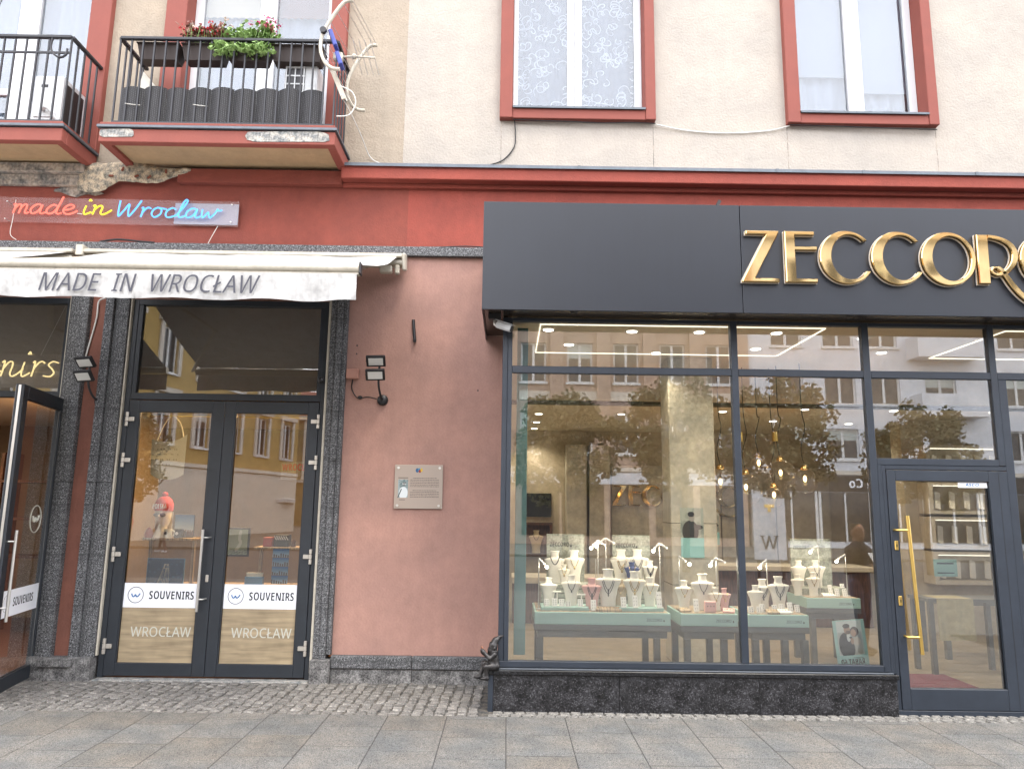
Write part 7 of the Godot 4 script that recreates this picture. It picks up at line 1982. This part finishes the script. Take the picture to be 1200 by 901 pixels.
# a house front across the street; local x runs along it, local +z is its street side
func far_house(called: String, label: String, at: Vector3, turn: float, w: float, h: float, wall_m: Material, rows: Array, cols: Array, ww: float, wh: float, trim: Material, roof: Material) -> Node3D:
	var t := thing(called, label, "building", at)
	origin[t] = Vector3.ZERO
	t.rotation.y = turn
	var holes := []
	for y in rows:
		for x in cols: holes.append([x - ww / 2, x + ww / 2, y, y + wh])
	part("wall", G().wall(-w / 2, w / 2, 0, h, 0, 0.4, holes), wall_m, t)
	part("wall_side", G().box(V(-w / 2, 0, -9), V(-w / 2 + 0.3, h, -0.41)).box(V(w / 2 - 0.3, 0, -9), V(w / 2, h, -0.41)).box(V(-w / 2, 0, -9.3), V(w / 2, h, -9)), wall_m, t)
	part("cornice", G().box(V(-w / 2 - 0.1, h - 0.35, 0.001), V(w / 2 + 0.1, h, 0.35)).box(V(-w / 2, 3.55, 0.001), V(w / 2, 3.75, 0.12)), trim, t)
	part("roof", G().q(V(-w / 2 - 0.2, h, 0.4), V(w / 2 + 0.2, h, 0.4), V(w / 2 - 0.5, h + 2.6, -3.6), V(-w / 2 + 0.5, h + 2.6, -3.6)).q(V(-w / 2 - 0.2, h, -9.4), V(-w / 2 + 0.5, h + 2.6, -3.6), V(w / 2 - 0.5, h + 2.6, -3.6), V(w / 2 + 0.2, h, -9.4)).t3(V(w / 2 + 0.2, h, 0.4), V(w / 2 + 0.2, h, -9.4), V(w / 2 - 0.5, h + 2.6, -3.6)).t3(V(-w / 2 - 0.2, h, -9.4), V(-w / 2 - 0.2, h, 0.4), V(-w / 2 + 0.5, h + 2.6, -3.6)), roof, t)
	var fr := G()
	fr.box(V(-ww / 2, 0, -0.2), V(-ww / 2 + 0.08, wh, -0.12)).box(V(ww / 2 - 0.08, 0, -0.2), V(ww / 2, wh, -0.12)).box(V(-ww / 2 + 0.08, 0, -0.2), V(ww / 2 - 0.08, 0.08, -0.12)).box(V(-ww / 2 + 0.08, wh - 0.08, -0.2), V(ww / 2 - 0.08, wh, -0.12)).box(V(-0.06, 0.08, -0.2), V(0.06, wh - 0.08, -0.11))
	fr.box(V(-ww / 2 - 0.08, -0.10, 0.001), V(ww / 2 + 0.08, 0.0, 0.09))
	var fm := fr.mesh()
	var pm := G().box(V(-ww / 2, 0, -0.19), V(ww / 2, wh, -0.17)).mesh()
	var bm := G().box(V(-ww / 2, wh * 0.62, -0.165), V(ww / 2, wh, -0.155)).mesh()
	for y in rows:
		for x in cols:
			var f := piece("window", fm, Transform3D(Basis(), V(x, y, 0)), M.white_paint, t)
			piece("pane", pm, Transform3D(), M.pane_dark, f)
			if (int(x * 7 + y * 3) % 3) == 0: piece("blind", bm, Transform3D(), M.blind, f)
	return t

func street_opposite():
	# straight across, right to left as one looks at them from the shops
	var c := far_house("brown_house", "reddish brown house with broad pilasters across the street, mirrored in the left shop window", V(5.8, 0, 22.0), PI, 11.6, 17, M.brown_facade, [4.4, 7.9, 11.4, 14.2], [-4.6, -2.3, 0.0, 2.3, 4.6], 1.25, 2.0, M.stone_trim, M.roof_red)
	for x in [-5.7, -3.45, -1.15, 1.15, 3.45, 5.7]: part("pilaster", G().box(V(x - 0.33, 3.8, 0.001), V(x + 0.33, 16.6, 0.22)), M.brown_facade, c)
	for y in [7.0, 10.5, 13.4]: part("spandrel", G().box(V(-5.3, y, 0.0015), V(5.3, y + 0.45, 0.06)), M.stone_trim, c)
	for k in 5: part("shop_window", G().box(V(-5.3 + k * 2.15, 0.5, 0.002), V(-3.5 + k * 2.15, 2.9, 0.06)), M.pane_dark, c)
	part("ground_facing", G().box(V(-5.8, 2.95, 0.002), V(5.8, 3.5, 0.08)), M.pale_facade, c)
	var d := far_house("pale_house", "pale grey flats with white windows across the street, mirrored in the right shop window", V(24.0, 0, 22.0), PI, 24.4, 15.5, M.pale_facade, [4.3, 7.0, 9.9, 12.6], [-10.0, -7.0, -4.2, -1.2, 2.6, 5.4, 7.6, 10.2], 1.55, 1.5, M.stone_trim, M.roof_red)
	for y in [6.35, 9.25, 11.9]:
		var b := part("balcony", G().box(V(1.0, y, 0.001), V(4.2, y + 0.15, 1.1)).box(V(1.0, y + 0.15, 1.02), V(4.2, y + 1.1, 1.1)).box(V(1.0, y + 0.15, 0.002), V(1.08, y + 1.1, 1.02)).box(V(4.12, y + 0.15, 0.002), V(4.2, y + 1.1, 1.02)), M.pale_facade, d)
		b.set_meta("label", "plain balcony with solid parapet")
	part("shop_band", G().box(V(-12, 2.75, 0.002), V(12, 3.5, 0.10)), M.frame_black, d)
	for k in 9:
		var sw := part("shop_window", G().box(V(-11.6 + k * 2.6, 0.4, 0.002), V(-9.3 + k * 2.6, 2.7, 0.05)), M.pane_dark, d)
		part("frame", G().box(V(-11.72 + k * 2.6, 0.3, 0.001), V(-11.6 + k * 2.6, 2.74, 0.12)).box(V(-9.3 + k * 2.6, 0.3, 0.001), V(-9.18 + k * 2.6, 2.74, 0.12)).box(V(-10.5 + k * 2.6, 0.4, 0.051), V(-10.42 + k * 2.6, 2.7, 0.11)), M.white_paint, sw)
	part("lettering", letters(G(), "ińska & Co", Transform3D(Basis(), V(4.6, 2.92, 0.101)), 0.42, 0.01, true), M.sticker_white, d)
	# left: an ochre front closing the square, and a yellow house running down its side
	var o := far_house("ochre_house", "ochre house with red roof far across the square, mirrored in the right door leaf", V(-14.0, 0, 45.0), PI, 26.0, 9.0, M.ochre_facade, [3.85, 6.3], [-11.7, -9.1, -6.5, -3.9, -1.3, 1.3, 3.9, 6.5, 9.1, 11.7], 1.0, 1.6, M.stone_trim, M.roof_red)
	for x in [-10.4, -7.8, -5.2, -2.6, 0.0, 2.6, 5.2, 7.8, 10.4]: part("pilaster", G().box(V(x - 0.2, 3.8, 0.001), V(x + 0.2, 8.6, 0.15)), M.stone_trim, o)
	for x in [-10.4, -7.8, -5.2, -2.6, 0.0, 2.6, 5.2, 7.8, 10.4]:
		var dm := part("dormer", G().box(V(x - 0.6, 9.1, -1.6), V(x + 0.6, 10.4, -0.1)), M.stone_trim, o)
		part("pane", G().box(V(x - 0.4, 9.3, -0.0995), V(x + 0.4, 10.2, -0.08)), M.pane_dark, dm)
	var dir := V(-4.4, 0, 22.0)
	var turn := atan2(22.0, 4.4)
	var y := far_house("yellow_house", "yellow house along the side of the square, mirrored in the left door leaf", V(-16.2, 0, 21.0), atan2(0.98, -0.2), 24.0, 11.5, M.yellow_facade, [4.6, 8.0], [-10.5, -7.5, -4.5, -1.5, 1.5, 4.5, 7.5, 10.5], 1.2, 2.2, M.stone_trim, M.roof_red)
	for x in [-10.5, -7.5, -4.5, -1.5, 1.5, 4.5, 7.5, 10.5]:
		for yy in [4.6, 8.0]: part("surround", G().box(V(x - 0.85, yy - 0.1, 0.001), V(x - 0.62, yy + 2.4, 0.1)).box(V(x + 0.62, yy - 0.1, 0.001), V(x + 0.85, yy + 2.4, 0.1)).box(V(x - 1.0, yy + 2.4, 0.001), V(x + 1.0, yy + 2.65, 0.18)), M.stone_trim, y)
	part("base_storey", G().box(V(-12, 0.0, 0.002), V(12, 3.5, 0.06)), M.stone_trim, y)
	far_house("corner_house", "pale house further right across the street behind the trees", V(44.0, 0, 22.0), PI, 15.0, 14.0, M.brown_facade, [4.3, 7.2, 10.0], [-5.0, -2.5, 0.0, 2.5, 5.0], 1.3, 1.7, M.stone_trim, M.roof_red)
	far_house("left_corner_house", "pale house behind the yellow one on the far left of the square", V(-36.0, 0, 30.0), PI, 16.0, 14.0, M.pale_facade, [4.3, 7.2, 10.0], [-5.0, -2.5, 0.0, 2.5, 5.0], 1.3, 1.7, M.stone_trim, M.roof_red)
	# round crowned street trees
	var tr := street_tree()
	var places := [[1.7, 8.3, 1.0, "round leafy street tree mirrored in the left part of the large shop window"], [5.2, 8.0, 1.08, "round leafy street tree mirrored left of the window post"], [8.3, 8.6, 1.1, "round leafy street tree mirrored behind the glass globes"], [12.4, 8.2, 0.95, "round leafy street tree mirrored in the pane right of the jeweller's door"], [-11.0, 5.0, 0.85, "round leafy street tree mirrored in the left door leaf"]]
	for i in places.size():
		var p: Array = places[i]
		if i == 0:
			tr.position = V(p[0], 0, p[1]); tr.set_meta("label", p[3])
		else: copy(tr, V(p[0], 0, p[1]), p[3], i * 1.3, p[2])
	# white parasol of a cafe
	var um := thing("parasol", "wide white cafe parasol mirrored low in the right door leaf", "parasol", V(-15.8, 0, 32.0))
	part("pole", G().tube([V(-15.8, 0, 32.0), V(-15.8, 2.6, 32.0)], 0.04, 8), M.white_paint, um)
	var uc := G()
	for k in 8:
		var a := TAU * k / 8
		var b := TAU * (k + 1) / 8
		uc.t3(V(-15.8, 2.7, 32), V(-15.8 + cos(b) * 2.3, 2.1, 32 + sin(b) * 2.3), V(-15.8 + cos(a) * 2.3, 2.1, 32 + sin(a) * 2.3))
		uc.q(V(-15.8 + cos(b) * 2.3, 1.9, 32 + sin(b) * 2.3), V(-15.8 + cos(a) * 2.3, 1.9, 32 + sin(a) * 2.3), V(-15.8 + cos(a) * 2.3, 2.1, 32 + sin(a) * 2.3), V(-15.8 + cos(b) * 2.3, 2.1, 32 + sin(b) * 2.3))
	part("canopy", uc, M.awning_cloth, um)
	# street banner with a W
	var bn := thing("street_banner", "grey street poster panel with a large letter W mirrored beside the window post", "banner", V(7.6, 0, 6.0))
	part("panel", G().box(V(6.55, 0.5, 6.0), V(7.4, 2.1, 6.06)), M.pale_facade, bn)
	part("leg", G().box(V(6.62, 0, 6.0), V(6.68, 0.5, 6.05)), M.black_metal, bn)
	part("leg", G().box(V(7.27, 0, 6.0), V(7.33, 0.5, 6.05)), M.black_metal, bn)
	part("lettering", letters(G(), "W", Transform3D(Basis(Vector3(-1, 0, 0), Vector3(0, 1, 0), Vector3(0, 0, -1)), V(7.2, 0.78, 5.995)), 0.34, 0.01, false, true), M.letter_black, bn)
	part("emblem", G().box(V(6.85, 1.86, 5.985), V(7.1, 1.94, 5.998)).box(V(6.94, 1.74, 5.985), V(7.01, 1.86, 5.998)), M.brass, bn)

func street_tree() -> Node3D:
	var t := thing("street_tree", "round leafy street tree", "tree", Vector3.ZERO, "round street trees along the kerb")
	origin[t] = Vector3.ZERO
	part("trunk", G().tube(spline([V(0, 0, 0), V(0.03, 1.0, 0.02), V(-0.02, 2.0, 0), V(0.02, 3.2, 0)], 4), 0.11, 8, 0.06), M.bark, t)
	var rg := RandomNumberGenerator.new()
	rg.seed = 21
	var limbs := G()
	var lf := G()
	var clumps := []
	for k in 60:
		var d := V(rg.randfn(0, 1), rg.randfn(0, 1), rg.randfn(0, 1)).normalized()
		var r := pow(rg.randf(), 0.4)
		clumps.append(V(0, 3.55, 0) + V(d.x * 1.6, d.y * 1.6, d.z * 1.6) * r)
	for k in 14: limbs.tube([V(0, 2.2 + k * 0.06, 0), (V(0, 2.6, 0) + clumps[k]) / 2, clumps[k]], 0.035, 5, 0.01)
	part("limbs", limbs, M.bark, t)
	for c in clumps:
		var cr := rg.randf_range(0.28, 0.50)
		for j in 120:
			var d := V(rg.randfn(0, 1), rg.randfn(0, 1), rg.randfn(0, 1)).normalized()
			var p: Vector3 = c + d * cr * pow(rg.randf(), 0.5)
			var s := rg.randf_range(0.05, 0.09)
			var bb := Basis.from_euler(V(rg.randf() * 6, rg.randf() * 6, rg.randf() * 6))
			lf.q(p + bb * V(-s, 0, 0), p + bb * V(0, 0.01, -s * 0.7), p + bb * V(s, 0, 0), p + bb * V(0, 0.01, s * 0.7))
	part("crown", lf, M.crown_leaf, t)
	return t

# ------------------------------------------------------------------ people seen mirrored in the glass, and the bronze dwarf
func person_bones(top: Color, legs: Color, skin: Color, hair: Color, shoe: Color, stride: float, hold: bool) -> Array:
	var b := []
	var add := func(a: Vector3, c: Vector3, ra: float, rb: float, col: Color): b.append([a, c, ra, rb, col])
	add.call(V(0, 0.93, 0), V(0, 1.12, 0.0), 0.135, 0.125, top)
	add.call(V(0, 1.12, 0), V(0, 1.36, 0.01), 0.125, 0.135, top)
	add.call(V(-0.12, 1.37, 0), V(0.12, 1.37, 0), 0.085, 0.085, top)
	add.call(V(0, 1.42, 0), V(0, 1.52, 0.015), 0.055, 0.05, skin)
	add.call(V(0, 1.56, 0.03), V(0, 1.64, 0.015), 0.072, 0.085, skin)
	add.call(V(0, 1.66, -0.015), V(0, 1.60, -0.035), 0.088, 0.075, hair)
	add.call(V(0, 1.575, 0.095), V(0, 1.60, 0.10), 0.012, 0.009, skin)
	for s in [-1.0, 1.0]:
		var f: float = s * stride
		var hip := V(s * 0.09, 0.90, 0)
		var knee := V(s * 0.10, 0.50, f * 0.55 + 0.02)
		var heel := V(s * 0.10, 0.09, f)
		add.call(hip, knee, 0.095, 0.062, legs)
		add.call(knee, heel, 0.062, 0.042, legs)
		add.call(heel + V(0, -0.045, -0.02), heel + V(0, -0.055, 0.15), 0.042, 0.032, shoe)
		add.call(V(s * 0.085, 1.615, 0.0), V(s * 0.088, 1.585, 0.0), 0.014, 0.012, skin)
		var sh := V(s * 0.19, 1.37, 0)
		var el := V(s * 0.25, 1.09, -0.03 - f * 0.25)
		var wr := V(s * 0.22, 0.86, 0.06 - f * 0.5)
		if hold:
			el = V(s * 0.26, 1.10, 0.02); wr = V(s * 0.10, 1.16, 0.26)
		add.call(sh, el, 0.058, 0.046, top)
		add.call(el, wr, 0.046, 0.032, top)
		var dir := (wr - el).normalized()
		add.call(wr + dir * 0.02, wr + dir * 0.075, 0.032, 0.030, skin)
		for k in 4:
			var side := V(0.0, 0.0, 1.0).cross(dir).normalized() if absf(dir.z) < 0.9 else V(0, 1, 0)
			var base := wr + dir * 0.08 + side * (k - 1.5) * 0.018
			var mid: Vector3 = base + dir * (0.036 + 0.005 * (1 - absf(k - 1.5)))
			add.call(base, mid, 0.0095, 0.009, skin)
			add.call(mid, mid + (dir + V(0, -0.35, 0.15)).normalized() * 0.034, 0.009, 0.0075, skin)
		add.call(wr + dir * 0.03 + V(0, 0.0, 0.02), wr + dir * 0.085 + V(-s * 0.02, 0.0, 0.045), 0.012, 0.009, skin)
	return b

func person(label: String, at: Vector3, turn: float, g: Geo):
	var t := thing("person", label, "person", at)
	origin[t] = Vector3.ZERO
	t.rotation.y = turn
	part("figure", g, M.jacket_person, t)
	return t

func people():
	var skin := Color(0.45, 0.27, 0.19)
	var a := body(person_bones(Color(0.018, 0.022, 0.035), Color(0.03, 0.05, 0.09), skin, Color(0.015, 0.012, 0.010), Color(0.02, 0.02, 0.02), 0.05, true), 0.016, 0.016)
	var p: Node3D = person("person in dark jacket standing and reading a paper, mirrored in the shop window", V(4.55, 0, -4.1), PI - 0.5, a)
	p.scale = V(0.93, 0.93, 0.93)
	part("paper", G().obox(Transform3D(Basis.from_euler(V(-0.6, 0, 0.1)), V(0.0, 1.24, 0.33)), V(0.30, 0.24, 0.004)), M.card_white, p, "white sheet held in both hands")
	var b := body(person_bones(Color(0.55, 0.25, 0.27), Color(0.02, 0.02, 0.025), skin, Color(0.30, 0.18, 0.10), Color(0.6, 0.6, 0.6), 0.26, false), 0.018, 0.016)
	var w: Node3D = person("person in pink top and dark trousers walking past, mirrored low in the left door leaf", V(-13.6, 0, 11.2), -PI / 2 + 0.2, b)
	part("shopping_bag", G().box(V(0.22, 0.35, 0.02), V(0.30, 0.72, 0.28), 0.01).tube([V(0.26, 0.72, 0.08), V(0.25, 0.84, 0.14), V(0.26, 0.72, 0.22)], 0.008, 5), M.card_white, w, "white shopping bag")
	var c := body(person_bones(Color(0.42, 0.30, 0.28), Color(0.10, 0.07, 0.07), skin, Color(0.12, 0.08, 0.05), Color(0.5, 0.5, 0.5), 0.24, false), 0.018, 0.016)
	person("person in beige top walking ahead of the pink one, mirrored in the door", V(-12.4, 0, 11.6), -PI / 2 + 0.3, c)
	dwarf()

func dwarf():
	var k := Color(1, 1, 1)
	var dk := Color(0.7, 0.7, 0.7)
	var b := []
	var add := func(a: Vector3, c: Vector3, ra: float, rb: float, col := k): b.append([a, c, ra, rb, col])
	# seated on the sill end, facing left and a little to the street; base of the seat at y = 0
	add.call(V(0.005, 0.035, 0), V(0.0, 0.10, 0), 0.050, 0.046)
	add.call(V(0.0, 0.10, 0), V(0.005, 0.145, 0), 0.045, 0.036)
	add.call(V(-0.002, 0.135, -0.036), V(-0.002, 0.135, 0.036), 0.022, 0.022)
	add.call(V(-0.004, 0.178, 0), V(0.0, 0.192, 0), 0.036, 0.036)
	add.call(V(-0.036, 0.180, 0), V(-0.043, 0.176, 0), 0.010, 0.008)
	add.call(V(-0.030, 0.158, 0), V(-0.046, 0.118, 0), 0.022, 0.010, dk)
	add.call(V(-0.022, 0.158, 0.014), V(-0.040, 0.120, 0.01), 0.016, 0.008, dk)
	for s in [-1.0, 1.0]:
		add.call(V(-0.032, 0.186, s * 0.013), V(-0.033, 0.187, s * 0.016), 0.006, 0.006, dk)
		add.call(V(0.004, 0.182, s * 0.036), V(0.006, 0.188, s * 0.042), 0.010, 0.007)
		var hip := V(-0.008, 0.028, s * 0.028)
		var knee := V(-0.072, 0.040 - 0.008 * s, s * 0.032)
		var ankle := V(-0.088 + 0.022 * s, -0.055, s * 0.034)
		add.call(hip, knee, 0.030, 0.024)
		add.call(knee, ankle, 0.022, 0.016)
		add.call(ankle + V(0.006, -0.012, 0), ankle + V(-0.046, -0.010, s * 0.006), 0.019, 0.011, dk)
		var sh := V(0.0, 0.135, s * 0.045)
		var el := V(-0.045, 0.105, s * 0.052)
		var wr := V(-0.088, 0.140 + (0.012 if s > 0 else 0.0), s * 0.022)
		add.call(sh, el, 0.019, 0.017)
		add.call(el, wr, 0.017, 0.013)
		var dir := (wr - el).normalized()
		add.call(wr, wr + dir * 0.014, 0.011, 0.010)
		for q in 4:
			var base := wr + dir * 0.016 + V(0.0, (q - 1.5) * 0.0065, 0)
			add.call(base, base + (dir + V(-0.2, 0.15, -s * 0.5)).normalized() * (0.017 + 0.002 * (q % 2)), 0.0042, 0.0034)
		add.call(wr + V(0, 0.006, 0), wr + V(-0.006, 0.020, -s * 0.006), 0.005, 0.004)
	# cap with its drooping tip
	add.call(V(0.0, 0.212, 0), V(0.020, 0.248, 0), 0.038, 0.026)
	add.call(V(0.020, 0.248, 0), V(0.055, 0.278, 0.002), 0.026, 0.012)
	add.call(V(0.055, 0.278, 0.002), V(0.088, 0.286, 0.006), 0.012, 0.005)
	# coat skirt
	add.call(V(-0.02, 0.035, -0.02), V(0.03, 0.03, -0.02), 0.030, 0.028, dk)
	add.call(V(-0.02, 0.035, 0.02), V(0.03, 0.03, 0.02), 0.030, 0.028, dk)
	var t := thing("dwarf_statue", "small bronze dwarf statue in pointed cap sitting on the corner of the granite sill", "statue", V(-0.105, 0.335, -6.862))
	origin[t] = Vector3.ZERO
	t.rotation.y = 0.25
	t.scale = V(1.0, 1.0, 1.0)
	part("figure", body(b, 0.004, 0.0045), M.bronze, t)
	part("held_phone", G().obox(Transform3D(Basis.from_euler(V(0, 0.2, 0.25)), V(-0.100, 0.172, 0.0)), V(0.008, 0.055, 0.032), 0.002), M.skin_copper, t, "small copper coloured phone held up in both hands")
